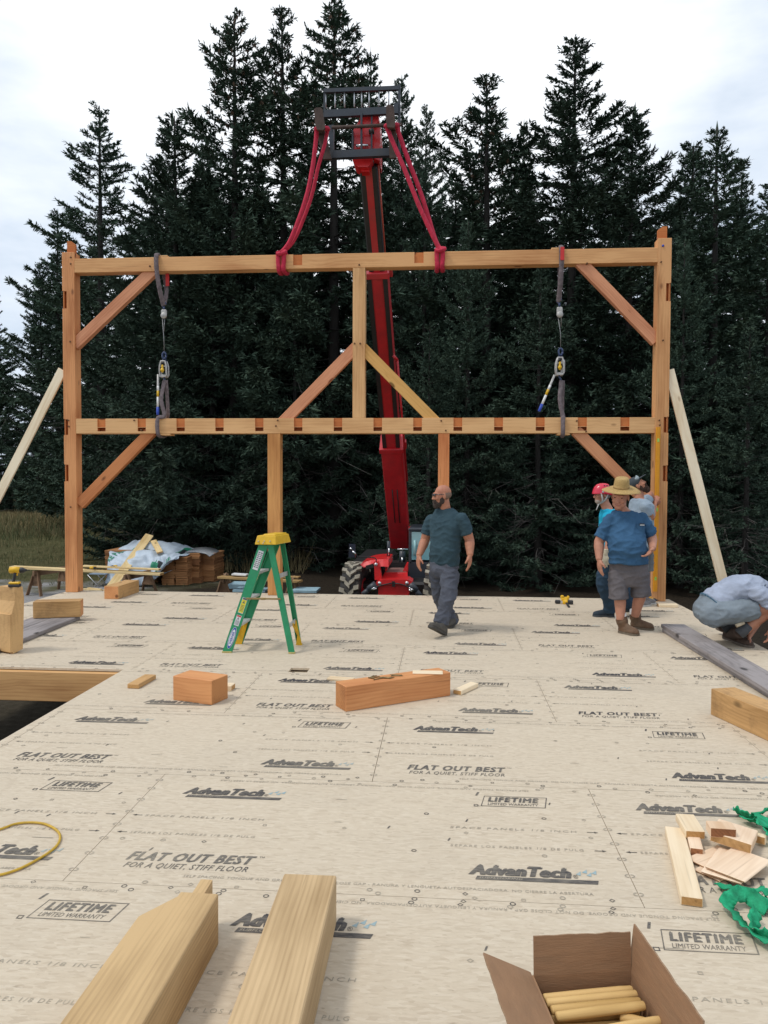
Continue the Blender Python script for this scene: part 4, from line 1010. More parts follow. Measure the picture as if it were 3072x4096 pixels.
    for k in range(14):
        for zc in (.04, .085, .13, .17):
            c = at(wd/2, .02+.026*k+.013*(zc == .055), zc); mb.tube([c-u*.13, c+u*.13], [.013, .013], 7)
    tag(mb.build('wooden_pegs', pm), 'lower layers of wooden pegs heaped under the top ones in the box', 'pegs', kind='stuff')
cardboard()
# ================================================================== telehandler behind the deck
M_RED = mat('red_paint', (.66, .014, .016, 1), .38, .1, 6, .03, dirt=((.26, .03, .025, 1), .35), coat=.3)
M_DRED = mat('boom_red', (.50, .012, .018, 1), .42, .12, 5, .03, dirt=((.16, .02, .02, 1), .4), coat=.2)
M_BLK = mat('black_steel', (.014, .013, .013, 1), .5, .3, 12, .05)
M_GREYST = mat('slate_paint', (.028, .036, .048, 1), .45, .15, 9, .05, dirt=((.06, .05, .04, 1), .4))
M_RUST = mat('rusty_fork', (.06, .035, .026, 1), .75, .4, 11, .3)
M_CHROME = mat('chrome_rod', (.65, .65, .66, 1), .22, .05, 20, 0, metal=1)
M_RUB = mat('tyre_rubber', (.028, .027, .026, 1), .85, .3, 14, .3, dirt=((.12, .105, .085, 1), .55))
M_LUG = mat('tyre_lug_dust', (.30, .27, .21, 1), .9, .25, 14, .3, dirt=((.09, .08, .065, 1), .5))
M_GALV = mat('galvanised', (.55, .56, .58, 1), .4, .12, 25, .05, metal=.8)
def glass(name, col, rough=.03):
    mt, nt, b, N, L = newmat(name); b.inputs['Base Color'].default_value = col; b.inputs['Roughness'].default_value = rough; b.inputs['Metallic'].default_value = 0
    b.inputs['Transmission Weight'].default_value = 0; b.inputs['Specular IOR Level'].default_value = 1.0; b.inputs['Coat Weight'].default_value = 1; return mt
def telehandler():
    root = thing('telehandler', 'red telescopic handler behind the deck with its boom raised over the frame', 'telehandler', (-1.0, 16.5, GZ))
    # boom: three box sections along one axis
    A = pl(1601, 2165, 18.6); Bt = pl(1476, 668, 12.75); ax = (Bt-A).normalized()
    side = Vector((1, 0, 0)); side = (side-ax*side.dot(ax)).normalized(); nrm = side.cross(ax)      # nrm: underside faces the camera
    if nrm.y > 0: nrm = -nrm
    def along(py):                       # parameter on the axis seen at photo row py
        lo, hi = -.2, 1.2
        for _ in range(50):
            m_ = (lo+hi)/2; P = A+(Bt-A)*m_; v = P-CAMP; yy = 2048-F*v.dot(_u2)/v.dot(_fw)
            if yy > py: lo = m_
            else: hi = m_
        return A+(Bt-A)*lo
    rot = Matrix((side, nrm, ax)).transposed()
    def section(name, p, q, w_, dpt, strip, mbody, mstrip, collar):
        c = (p+q)/2; ln = (q-p).length; mb = MB(); mb.box(c, (w_, dpt, ln), rot, bev=.02); o = mb.build(name, mbody, root)
        mb = MB(); mb.box(c+nrm*(dpt/2+.004)+side*strip[0], (strip[1], .012, ln-.02), rot); mb.build('wear_plate', mstrip, o)
        if collar:
            mb = MB(); mb.box(q, (w_+.06, dpt+.06, .12), rot, bev=.01); mb.box(q+side*(w_/2+.05)-ax*.02, (.06, .10, .18), rot); mb.build('collar', M_DRED, o)
        return o
    s0, s1, s2, s3 = A, along(1775), along(1082), along(655)
    o1 = section('boom_section', s0, s1, .46, .50, (0, .40), M_DRED, M_DRED, True)
    mb = MB()
    for e in (-.055, .055):
        mb.tube([s0+nrm*.275+side*e+ax*.9, s1+nrm*.275+side*e-ax*1.1], .012, 6)
    mb.build('hydraulic_line', M_BLK, o1)
    o2 = section('boom_section', s1, s2, .38, .42, (0, .17), M_DRED, M_DRED, True)
    mb = MB()
    for e in (-.145, .145): mb.box((s1+s2)/2+nrm*.216+side*e, (.085, .012, (s2-s1).length-.05), rot)
    mb.build('wear_strip', M_BLK, o2)
    o3 = section('boom_section', s2, s3, .29, .34, (.005, .11), M_BLK, M_DRED, False)
    mb = MB(); mb.tube([s2+side*.17+nrm*.1, s3+side*.165+nrm*.1], .016, 6); mb.build('hydraulic_line', mat('hose_red', (.45, .08, .05, 1), .4, .1), o3)
    mb = MB(); mb.tube([along(1900)+side*.29+nrm*.2, along(1420)+side*.26+nrm*.2], .022, 8); mb.tube([along(1420)+side*.26+nrm*.2, along(1400)+side*.18+nrm*.2], .03, 8); mb.build('side_rail', M_DRED, o2)
    # boom head, fork carriage and forks
    Yc = 12.2; pc = lambda x, y, Y=Yc: pl(1100+x/2.074, 250+y/2.074, Y)
    head = MB()
    def solid(mb, poly, Y, dep, mi=0):
        pts = [pc(x, y, Y) for x, y in poly]; a = [mb.bm.verts.new(p) for p in pts]; b = [mb.bm.verts.new(p+Vector((0, dep, 0))) for p in pts]; k = len(a)
        fs = [mb.bm.faces.new(a), mb.bm.faces.new(list(reversed(b)))]
        for i in range(k): fs.append(mb.bm.faces.new((a[i], b[i], b[(i+1) % k], a[(i+1) % k])))
        for f in fs: f.material_index = mi
    solid(head, [(650, 560), (700, 480), (705, 440), (862, 440), (862, 480), (800, 560), (800, 715), (650, 715)], 12.42, .40)
    solid(head, [(640, 795), (808, 795), (786, 850), (770, 866), (690, 866), (660, 845)], 12.40, .34)
    solid(head, [(706, 866), (784, 866), (780, 905), (716, 905)], 12.5, .2)
    solid(head, [(806, 560), (862, 440), (872, 600), (866, 815), (812, 790)], 12.5, .5)
    hd = head.build('boom_head', M_RED, root)
    mb = MB()
    for x0, x1 in ((655, 722), (732, 795)): solid(mb, [(x0, 610), (x1, 610), (x1, 680), (x0, 680)], 12.40, .03)
    mb.build('recess_panel', M_DRED, hd)
    mb = MB(); p, q = pc(672, 690, 12.36), pc(772, 687, 12.36); mb.cyl(p, q, .022, 10); mb.build('pivot_pin', M_CHROME, hd)
    mb = MB(); p, q = pc(780, 575, 12.36), pc(822, 573, 12.36); mb.cyl(p, q, .04, 10); mb.build('knuckle', M_BLK, hd)
    fr = MB()
    solid(fr, [(402, 215), (1030, 190), (1030, 222), (402, 246)], 12.32, .06)              # top rail of the load guard
    solid(fr, [(402, 392), (1022, 360), (1022, 420), (402, 452)], 12.30, .07)              # upper carriage bar
    solid(fr, [(480, 728), (952, 708), (952, 770), (480, 790)], 12.22, .09)                # lower carriage bar
    solid(fr, [(402, 215), (414, 215), (414, 450), (402, 450)], 12.33, .05); solid(fr, [(1020, 180), (1040, 180), (1040, 745), (1020, 720)], 12.33, .05)
    solid(fr, [(708, 412), (724, 412), (724, 752), (708, 752)], 12.26, .05)
    solid(fr, [(440, 520), (484, 514), (484, 790), (462, 790)], 12.30, .12)
    solid(fr, [(636, 560), (650, 560), (650, 720), (636, 720)], 12.36, .06); solid(fr, [(796, 440), (808, 440), (806, 720), (794, 720)], 12.34, .06)
    solid(fr, [(985, 340), (1022, 330), (1022, 420), (985, 420)], 12.28, .06)
    fo = fr.build('fork_carriage', M_GREYST, root)
    for x in (420, 498, 577, 658, 719, 781, 862, 944):
        mb = MB(); mb.cyl(pc(x, 236-(x-420)*.035, 12.35), pc(x, 380-(x-420)*.04, 12.35), .011, 7); mb.build('guard_bar', M_GALV, fo)
    mb = MB(); mb.cyl(pc(470, 540, 12.24), pc(1055, 515, 12.24), .028, 10); mb.build('fork_shaft', M_RUST, fo)
    for poly_s, tipp in (([(345, 590), (420, 590), (470, 800), (400, 800)], [(325, 385), (345, 372), (380, 372), (392, 385), (415, 540), (400, 560), (348, 556), (330, 500)]),
                         ([(935, 560), (1005, 560), (1008, 790), (950, 790)], [(921, 365), (935, 350), (972, 350), (986, 365), (998, 520), (985, 540), (930, 535), (920, 480)])):
        mb = MB()
        # blade: from the heel at the carriage towards the camera
        h = [pc(x, y, 12.2) for x, y in poly_s]; solid(mb, poly_s, 12.12, .06)
        n_ = len(tipp)
        # near tip outline at Y=11.2, heel outline at Y=12.15
        t0 = [pc(x, y, 11.25) for x, y in tipp]
        w0 = h[0]; cx = sum((p for p in t0), Vector())/n_
        ax0 = min(p.x for p in t0); ax1 = max(p.x for p in t0); z0 = min(p.z for p in t0)
        zb = (h[2].z+h[3].z)/2; hx0, hx1 = min(p.x for p in h), max(p.x for p in h)
        solid(mb, tipp, 11.22, .05)
        b0 = [pc(tipp[6][0], tipp[6][1]-18, 11.24), pc(tipp[5][0], tipp[5][1]-18, 11.24), pc(tipp[5][0], tipp[5][1], 11.24), pc(tipp[6][0], tipp[6][1], 11.24)]
        b1 = [pc(poly_s[0][0], poly_s[0][1]-18, 12.15), pc(poly_s[1][0], poly_s[1][1]-18, 12.15), pc(poly_s[1][0], poly_s[1][1], 12.15), pc(poly_s[0][0], poly_s[0][1], 12.15)]
        mb.ring_loft([b0, b1])
        mb.build('fork', M_RUST, root)
    # chassis front
    z3 = lambda x, y, Y: pl(1370+x/4.046, 2100+y/4.046, Y)
    def sol3(mb, poly, Y, dep):
        pts = [z3(x, y, Y) for x, y in poly]; a = [mb.bm.verts.new(p) for p in pts]; b = [mb.bm.verts.new(p+Vector((0, dep, 0))) for p in pts]; k = len(a)
        mb.bm.faces.new(a); mb.bm.faces.new(list(reversed(b)))
        for i in range(k): mb.bm.faces.new((a[i], b[i], b[(i+1) % k], a[(i+1) % k]))
    mb = MB()
    sol3(mb, [(575, 960), (1075, 960), (1068, 1260), (585, 1260)], 15.0, .5)
    sol3(mb, [(545, 920), (640, 885), (1060, 885), (1130, 925), (1130, 985), (1085, 975), (820, 960), (580, 975), (545, 985)], 14.95, .55)
    q0 = [z3(x, y, Y) for x, y, Y in ((630, 890, 15.0), (1060, 890, 15.0), (1050, 765, 15.9), (680, 765, 15.9))]
    mb.ring_loft([q0, [p+Vector((0, .1, -.35)) for p in q0]])
    sol3(mb, [(1030, 630), (1056, 630), (1056, 770), (975, 745)], 16.0, .4); sol3(mb, [(690, 630), (740, 610), (720, 740), (690, 760)], 16.0, .4)
    body = mb.build('chassis', M_RED, root, smooth=False)
    mb = MB(); q0 = [z3(x, y, Y) for x, y, Y in ((700, 762, 15.9), (1035, 762, 15.9), (985, 690, 17.0), (735, 690, 17.0))]; mb.ring_loft([q0, [p+Vector((0, 0, -.04)) for p in q0]])
    mb.build('deck_plate', mat('dusty_plate', (.24, .12, .10, 1), .7, .3, 20, .2), body, smooth=False)
    mb = MB()
    for x, y in ((598, 945), (1042, 942)): P = z3(x, y, 14.93); mb.cyl(P, P+Vector((0, .06, 0)), .035, 12)
    P = z3(540, 640, 15.08); mb.cyl(P, P+Vector((0, .1, 0)), .035, 12); mb.build('pin', M_GALV, body)
    mb = MB(); sol3(mb, [(800, 915), (845, 915), (850, 1000), (802, 1000)], 14.90, .08); mb.build('latch', M_BLK, body)
    mb = MB()
    for pts in ([(845, 945), (920, 952), (1000, 975), (1075, 1010), (1110, 1050)], [(800, 940), (720, 955), (630, 975), (550, 1000), (500, 1035)]): mb.tube([z3(x, y, 14.88) for x, y in pts], .012, 6)
    mb.build('hose', M_BLK, body)
    mb = MB()
    for a, b in (((470, 1045), (525, 1010)), ((490, 1050), (550, 1025)), ((1080, 1010), (1110, 1050)), ((1075, 1045), (1120, 1075)), ((1110, 1040), (1140, 1055))): mb.cyl(z3(*a, 14.85), z3(*b, 14.85), .016, 8)
    mb.build('hose_fitting', M_CHROME, body)
    for a, b in (((545, 955), (330, 1125)), ((1090, 955), (1262, 1150))):
        m1 = tuple(a[i]+(b[i]-a[i])*.55 for i in (0, 1)); mb = MB(); mb.cyl(z3(*a, 14.98), z3(*m1, 14.98), .075, 14); mb.cyl(z3(*m1, 14.98), z3(*b, 14.98), .055, 14)
        mb.build('outrigger_strut', M_GREYST, root)
    mb = MB(); sol3(mb, [(510, 600), (575, 596), (590, 640), (632, 880), (620, 892), (520, 890)], 15.1, .25); mb.build('frame_bracket', M_RED, root)
    # fender: curved shell above the left wheel
    mb = MB()
    arc = [(285, 640), (330, 612), (400, 585), (470, 568), (560, 556), (660, 550), (745, 560)]
    rings = []
    for i, (x, y) in enumerate(arc):
        lowy = y+(62 if i < 4 else 130-i*2); 
        p0, p1 = z3(x, y, 15.3), z3(x+(60 if i < 3 else 0), min(lowy, 690), 15.2)
        rings.append([p0, p0+Vector((0, 1.2, 0)), p1+Vector((0, 1.2, -.0)), p1])
    mb.ring_loft(rings); mb.build('fender', M_RED, root, smooth=False)
    mb = MB(); sol3(mb, [(375, 660), (500, 625), (505, 690), (380, 720)], 15.15, .04); mb.build('fender_trim', M_BLK, root)
    # mirror on a bent arm
    mb = MB(); sol3(mb, [(105, 308), (207, 312), (205, 526), (98, 526)], 15.2, .06); mr = mb.build('mirror', mat('mirror_shell', (.012, .018, .035, 1), .3, .1), root)
    mb = MB(); mb.tube([z3(x, y, 15.16) for x, y in ((125, 370), (152, 402), (178, 440), (215, 480), (250, 518), (400, 522), (520, 532), (545, 555), (545, 600))], .012, 7); mb.build('mirror_arm', M_BLK, mr)
    mb = MB(); mb.cyl(z3(125, 370, 15.13), z3(152, 402, 15.13), .02, 8); mb.cyl(z3(168, 422, 15.13), z3(213, 480, 15.13), .022, 8); mb.build('mirror_clamp', M_CHROME, mr)
    # marker post
    mb = MB(); mb.cyl(z3(748, 260, 16), z3(744, 500, 16), .035, 10); mb.build('work_light', M_GREYST, root)
    mb = MB(); mb.cyl(z3(752, 380, 15.96), z3(748, 495, 15.96), .014, 8); mb.build('lamp_rod', M_CHROME, root)
    # boom lift cylinder and shadowed frame behind the deck plate
    mb = MB(); mb.cyl(z3(968, 420, 17.2), z3(966, 620, 17.2), .07, 12); mb.build('lift_cylinder', M_GREYST, root)
    mb = MB(); mb.cyl(z3(968, 530, 17.12), z3(966, 610, 17.12), .02, 8); mb.cyl(z3(888, 392, 17.4), z3(1058, 392, 17.4), .018, 8); mb.build('cylinder_rod', M_CHROME, root)
    mb = MB(); sol3(mb, [(795, 605), (1060, 605), (1050, 690), (735, 690)], 17.05, .5); sol3(mb, [(760, 500), (830, 500), (830, 620), (760, 620)], 17.6, .5); mb.build('turret', M_BLK, root)
    mb = MB(); mb.box(z3(870, 900, 18.0), (1.9, 4.4, .5), bev=.05); mb.build('undercarriage', M_BLK, root)
    mb = MB(); mb.box(z3(520, 760, 18.2), (.9, 3.6, .8), bev=.1); mb.build('engine_cover', M_BLK, root)  # cover coloured black to stand in for the dark space under the fender
    # cab with glass
    c0, c1 = z3(1075, 95, 16.6), z3(1495, 610, 16.6); cw = c1.x-c0.x; chh = c0.z-c1.z; D_ = 1.5
    fr = MB()
    for x in (c0.x+.03, c1.x-.03):
        for y in (16.6, 16.6+D_): fr.box((x, y, (c0.z+c1.z)/2), (.06, .06, chh), bev=.01)
    fr.box(((c0.x+c1.x)/2, 16.6+D_/2, c0.z+.03), (cw+.02, D_+.08, .07), bev=.02); fr.box(((c0.x+c1.x)/2, 16.6+D_/2, c1.z-.2), (cw, D_+.02, .42), bev=.02)
    cab = fr.build('cab', M_GREYST, root)
    gm = glass('cab_glass', (.20, .42, .46, 1))  # opaque tinted base, brightened to stand in for the sky it reflects
    mb = MB(); mb.box(((c0.x+c1.x)/2, 16.585, (c0.z+c1.z)/2+.02), (cw-.12, .01, chh-.08)); mb.build('windscreen', gm, cab)
    mb = MB(); mb.box(((c0.x+c1.x)/2, 16.6+D_, (c0.z+c1.z)/2), (cw-.12, .01, chh-.1)); mb.build('rear_window', gm, cab)
    for x in (c0.x+.01, c1.x-.01): mb = MB(); mb.box((x, 16.6+D_/2, (c0.z+c1.z)/2), (.01, D_-.12, chh-.1)); mb.build('side_window', gm, cab)
    mb = MB(); mb.box(((c0.x+c1.x)/2+.02, 17.4, c1.z+.35), (.45, .15, .7), bev=.05); mb.box(((c0.x+c1.x)/2+.02, 17.2, c1.z+.05), (.45, .45, .15), bev=.05); mb.build('driver_seat', M_BLK, cab)
    mb = MB(); mb.tube([z3(1168, 250, 16.56), z3(1172, 340, 16.56), z3(1165, 490, 16.56)], .025, 8); mb.build('wiper', mat('pale_plastic', (.35, .6, .6, 1), .4), cab)
    mb = MB(); sol3(mb, [(1065, 40), (1220, 45), (1215, 85), (1065, 80)], 16.9, .5); mb.build('boom_stop', M_DRED, root)
    # wheels
    def wheel(cx, cy, cz, r, wd, name='wheel', yaw=0):
        w_ = thing(name, None, None, (0, 0, 0)); w_.parent = root; w_.matrix_parent_inverse = wm(root).inverted(); w_.location = (cx, cy, cz); w_.rotation_euler = (0, 0, yaw)
        prof = [(-wd/2+.02, r*.55), (-wd/2-.02, r*.75), (-wd/2, r*.93), (-wd/2+.05, r*.965), (0, r*.975), (wd/2-.05, r*.965), (wd/2, r*.93), (wd/2+.02, r*.75), (wd/2-.02, r*.55)]
        mb = MB(); k = 36
        mb.ring_loft([[(a, b*math.cos(2*math.pi*j/k), b*math.sin(2*math.pi*j/k)) for a, b in prof] for j in range(k)], closed=True)
        ty = mb.build('tyre', M_RUB, w_, world=False)
        mb = MB(); nl = 18
        for j in range(nl*2):
            s = 1 if j % 2 else -1; a = 2*math.pi*(j/2+.25*(j % 2))/nl*1.0
            # chevron lug: outer bar and inner foot
            for (x0, x1, da) in ((.50*wd, .24*wd, .0), (.25*wd, -.02*wd, .12)):
                a2 = a+da*.9; a3 = a+da+.09*(1 if da else 0)+.045
                q = []
                for rr_ in (r*.95, r*1.05):
                    for (xx, aa) in ((x0, a2), (x1, a3), (x1, a3+.135), (x0, a2+.135)): q.append(Vector((s*xx, rr_*math.cos(aa), rr_*math.sin(aa))))
                mb.ring_loft([q[:4], q[4:]])
        mb.build('tread', M_LUG, ty, smooth=False, world=False)
        mb = MB(); mb.tube([(-wd*.3, 0, 0), (wd*.42, 0, 0)], r*.56, 24); mb.tube([(wd*.3, 0, 0), (wd*.5, 0, 0)], [r*.3, r*.22], 16); mb.build('rim', M_DRED, w_, world=False)
        for ch in w_.children:
            pass
        return w_
    tl = pl(1417, 2259, 15.55); r = .66
    wheel(tl.x, 15.9, tl.z-r, r, .40, yaw=R(-7)); tr = pl(1737, 2302, 15.55); wheel(tr.x+.06, 15.9, tl.z-r-.02, r, .40, yaw=R(-7))
    for sx in (-1.70, -.45): wheel(sx, 19.6, GZ+r-.42, r, .40)
telehandler()

# ================================================================== slings and winches carrying the frame
M_SLING = mat('red_sling', (.50, .02, .055, 1), .85, .25, 30, .6, stretch=(1, 1, .4))
M_GSL = mat('grey_sling', (.15, .12, .125, 1), .9, .35, 22, .7)
M_TAG = mat('red_tag', (.55, .03, .03, 1), .7, .1)
def cr(pts, n=10):
    pts = [Vector(p) for p in pts]; Q = []
    for i in range(len(pts)-1):
        p0, p1, p2, p3 = pts[max(i-1, 0)], pts[i], pts[i+1], pts[min(i+2, len(pts)-1)]
        for k in range(n):
            t = k/n; Q.append(.5*((2*p1)+(p2-p0)*t+(2*p0-5*p1+4*p2-p3)*t*t+(3*p1-p0-3*p2+p3)*t**3))
    Q.append(pts[-1]); return Q
def softtube(mb, pts, r, flat=(1, .7), seed=0, amp=.18):
    Q = cr(pts); mb.tube(Q, [r*(1+amp*noise.noise((i*.55, seed, 4))) for i in range(len(Q))], 10, flat=flat)
def red_sling(label, wrap_px, pt_front, pt_back, fork_px, ztop, bow):
    Y = B['Y']; zb_, zt_ = B['zb'], B['zt']; x = DP(*wrap_px, Y).x; w_ = .055
    z3 = lambda px, Yy: pl(1100+px[0]/2.074, 250+px[1]/2.074, Yy)
    mb = MB()
    for e in (-.042, .042):        # two turns round the beam (choke hitch)
        c = [(x+e, Y-.035, zt_+.02), (x+e, Y-.04, (zt_+zb_)/2), (x+e*.8, Y-.03, zb_-.02), (x+e, Y+.09, zb_-.035), (x+e, Y+.225, zb_), (x+e, Y+.225, zt_), (x+e, Y+.10, zt_+.035)]
        Q = cr(c+[c[0], c[1]], 8)[:-8]; mb.tube(Q, [.045*(1+.15*noise.noise((i*.5, e*50, 1))) for i in range(len(Q))], 9, flat=(.8, .55), closed=False)
    softtube(mb, [(x-.05, Y-.05, zt_-.0), (x, Y-.07, zt_-.01), (x+.06, Y-.045, zt_+.02), (x+bow*.02, Y+.02, zt_+.05)], .042, seed=3)
    for i, (pts) in enumerate((pt_front, pt_back)):
        P = [Vector((x, Y+.02, zt_+.04))]
        for k, q in enumerate(pts):
            f = (k+1)/len(pts); P.append(z3(q, Y+.05-(.12)*f+.10*i))
        softtube(mb, P, .047 if i == 0 else .04, seed=5+i, amp=.12)
    a, b = z3(pt_front[-1], Y-.07), z3(pt_back[-1], Y+.03); m_ = (a+b)/2
    softtube(mb, [a, z3(fork_px[0], 11.28), z3(fork_px[1], 11.3), b], .042, seed=9)
    for v in mb.bm.verts: pass
    o = mb.build('lifting_sling', M_SLING, None, smooth=True); return tag(o, label, 'sling', 'red slings between forks and beam')
red_sling('red round sling from the left fork down to the upper beam', (608, 562), [(130, 1470), (250, 1150), (310, 880), (340, 640), (345, 560)], [(160, 1470), (290, 1150), (360, 860), (410, 690), (435, 560)], [(355, 545), (425, 545)], 0, 1)
red_sling('red round sling from the right fork down to the upper beam', (950, 562), [(1330, 1480), (1200, 1200), (1080, 900), (960, 620), (925, 530)], [(1320, 1440), (1215, 1100), (1110, 820), (1035, 610), (1010, 520)], [(935, 520), (1000, 515)], 0, -1)
M_SIL = mat('cast_alloy', (.42, .41, .39, 1), .5, .2, 25, .1, metal=.3)
M_NAVY = mat('navy_steel', (.02, .04, .11, 1), .4, .2)
M_YEL = mat('yellow_plastic', (.66, .40, .012, 1), .45, .1, 20, .03)
M_BLUE = mat('blue_grip', (.02, .06, .38, 1), .5, .1)
M_WHT = mat('white_paint', (.72, .72, .70, 1), .5, .08, 20, 0)
M_CABLE = mat('wire_rope', (.25, .25, .25, 1), .5, .2, 60, .2, metal=.7)
def winch(side, fpx, handle_end, tagfront, which):
    Y = B['Y']; z1, z2 = B['zt'], B['mb']; yc = B['yc']
    f = lambda px, py, dy=0: (lambda P: Vector((P.x, yc+dy, P.z)))(pl(px, py, yc))
    gx = fpx
    def gsling(label, pts_f, pts_b, r, tag_at=None):
        mb = MB(); Q = cr(pts_f); mb.tube(Q, [r*(1+.2*noise.noise((i*.7, which, 2))) for i in range(len(Q))], 9, flat=(1, .5))
        Q = cr(pts_b); mb.tube(Q, [r*(1+.2*noise.noise((i*.7, which, 6))) for i in range(len(Q))], 9, flat=(.9, .5))
        o = mb.build('grey_sling', M_GSL, None, smooth=True); tag(o, label, 'sling', 'grey slings of the two winches')
        if tag_at is not None:
            mb = MB(); mb.box(tag_at, (.055, .012, .19), bev=.003); mb.build('red_tag', M_TAG, o)
        return o
    x0 = gx['top']; hk = f(*gx['hook']); T0 = f(x0, 1000).x; zt_ = B['zt']+.035
    up = [Vector((T0, yc+.02, zt_)), Vector((T0, Y-.03, zt_-.01)), Vector((T0+.005, Y-.035, B['zb'])), Vector(((T0+hk.x)/2, Y+.0, (B['zb']+hk.z)/2)), Vector((hk.x-.01, yc-.01, hk.z+.05)), hk+Vector((0, 0, .02))]
    bk = [Vector((T0+.01, yc, zt_)), Vector((T0+.012, yc+.13, zt_-.01)), Vector((T0+.022, yc+.13, B['zb'])), Vector((hk.x+.015, yc+.07, (B['zb']+hk.z)/2)), hk+Vector((.005, .0, .03))]
    gsling('grey sling over the upper beam holding the %s winch' % side, up, bk, .036, Vector((T0+.01, Y-.075, (B['zt']+B['zb'])/2+.02)) if tagfront else Vector((hk.x+.045, yc+.03, hk.z+.42)))
    root = thing('cable_winch', '%s hand cable winch hanging between the beams, %s' % (side, 'its lever pointing down' if which == 1 else 'its lever swung out'), 'winch', tuple(f(*gx['body0'])), 0, 'hand cable winches')
    mb = MB(); h1 = f(*gx['block0']); h2 = f(*gx['block1']); mb.box((h1+h2)/2, (.085, .05, (h1-h2).length), bev=.015); mb.ell(h2+Vector((0, -.01, 0)), (.05, .03, .05)); mb.build('pulley_block', M_SIL, root)
    mb = MB(); mb.tube([hk+Vector((.03*math.cos(a), 0, .035+.04*math.sin(a))) for a in np.linspace(0, 5.2, 12)], .012, 7); mb.tube([hk, h1], .016, 7); mb.build('top_hook', M_NAVY, root)
    b0, b1 = f(*gx['body0']), f(*gx['body1'])
    mb = MB(); q = b0+Vector((0, 0, .16)); mb.tube([h2+Vector((-.028, 0, 0)), q+Vector((-.004, 0, .2)), q], .006, 6); mb.tube([h2+Vector((.028, 0, 0)), q+Vector((.012, 0, .55)), q+Vector((0, 0, .3))], .006, 6); mb.build('cable', M_CABLE, root)
    mb = MB(); mb.tube([b0+Vector((.028*math.cos(a), 0, .09+.05*math.sin(a))) for a in np.linspace(0, 6.28, 14)], .015, 7); mb.tube([b0+Vector((.02*math.cos(a), .01, .02+.03*math.sin(a))) for a in np.linspace(0, 6.28, 12)], .012, 7); mb.build('mid_hook', M_NAVY, root)
    L_ = (b0-b1).length; c = (b0+b1)/2; w_ = .100
    mb = MB()
    fr = [Vector((c.x-w_*.30, c.y-.05, b0.z)), Vector((c.x+w_*.30, c.y-.05, b0.z)), Vector((c.x+w_*.5, c.y-.05, b0.z-.07)), Vector((c.x+w_*.55, c.y-.05, b1.z+.03)), Vector((c.x+w_*.4, c.y-.05, b1.z)), Vector((c.x-w_*.5, c.y-.05, b1.z)), Vector((c.x-w_*.55, c.y-.05, b1.z+.1)), Vector((c.x-w_*.5, c.y-.05, b0.z-.07))]
    mb.tube(fr, .014, 7, closed=True); mb.tube([p+Vector((0, .09, 0)) for p in fr], .014, 7, closed=True)
    if which == 2: mb.box(c+Vector((w_*.45, .0, 0)), (.06, .09, L_*.82), bev=.02)
    mb.box(Vector((c.x, c.y, b0.z-.08)), (w_*.9, .10, .02), bev=.004); mb.box(Vector((c.x, c.y, b1.z+.02)), (w_*.95, .10, .03), bev=.006); mb.build('winch_frame', M_SIL, root)
    mb = MB(); mb.cyl(c+Vector((-.045, 0, 0)), c+Vector((.045, 0, 0)), .05, 14); mb.cyl(c+Vector((-.03, 0, .09)), c+Vector((.03, 0, .09)), .03, 10); mb.build('drum', M_BLK, root)
    mb = MB(); mb.box(c+Vector((-.005, -.062, 0)), (.032, .02, .12), bev=.008); mb.cyl(c+Vector((-.005, -.075, -.02)), c+Vector((-.005, -.05, -.02)), .028, 10); mb.build('pawl', M_YEL, root)
    ha, hb = f(*gx['lev0'], -.06), f(*handle_end, -.06); d = hb-ha
    mb = MB(); mb.tube([ha, ha+d*.8], .017, 8); lv = mb.build('lever', M_SIL, root)
    mb = MB(); mb.tube([ha+d*.40, ha+d*.55], .019, 8); mb.build('lever_label', M_YEL, lv)
    mb = MB(); mb.tube([ha+d*.28, ha+d*.40], .0185, 8); mb.tube([ha+d*.55, ha+d*.8], .0185, 8); mb.build('lever_sleeve', M_WHT, lv)
    mb = MB(); mb.tube([ha+d*.8, hb-d*.01, hb], [.022, .022, .016], 9); mb.build('lever_grip', M_BLUE, lv)
    lo = f(*gx['low']); xb = f(gx['lowx'], 1700).x; zb_ = B['mb']-.03
    mb = MB(); mb.tube([b1, lo+Vector((0, 0, -.02))], .014, 7); mb.build('bottom_hook', M_NAVY, root)
    gsling('grey sling round the middle beam pulled up by the %s winch' % side,
           [lo, Vector((lo.x-.03, Y+.02, lo.z-.3)), Vector((lo.x+.02, Y+.01, lo.z-.55)), Vector((xb-.01, Y-.03, B['mt'])), Vector((xb-.01, Y-.035, B['mb'])), Vector((xb, yc, zb_-.02))],
           [lo+Vector((.02, 0, 0)), Vector((lo.x+.025, yc+.06, lo.z-.5)), Vector((xb+.03, yc+.13, B['mt'])), Vector((xb+.03, yc+.125, B['mb'])), Vector((xb, yc+.01, zb_-.02))], .032)
winch('left', dict(top=638, hook=(656, 1228), block0=(656, 1238), block1=(656, 1262), body0=(657, 1446), body1=(656, 1508), lev0=(638, 1500), low=(659, 1520), lowx=646), (637, 1662), False, 1)
winch('right', dict(top=2240, hook=(2237, 1212), block0=(2238, 1228), block1=(2239, 1258), body0=(2242, 1432), body1=(2235, 1500), lev0=(2216, 1502), low=(2246, 1522), lowx=2249), (2154, 1647), True, 2)

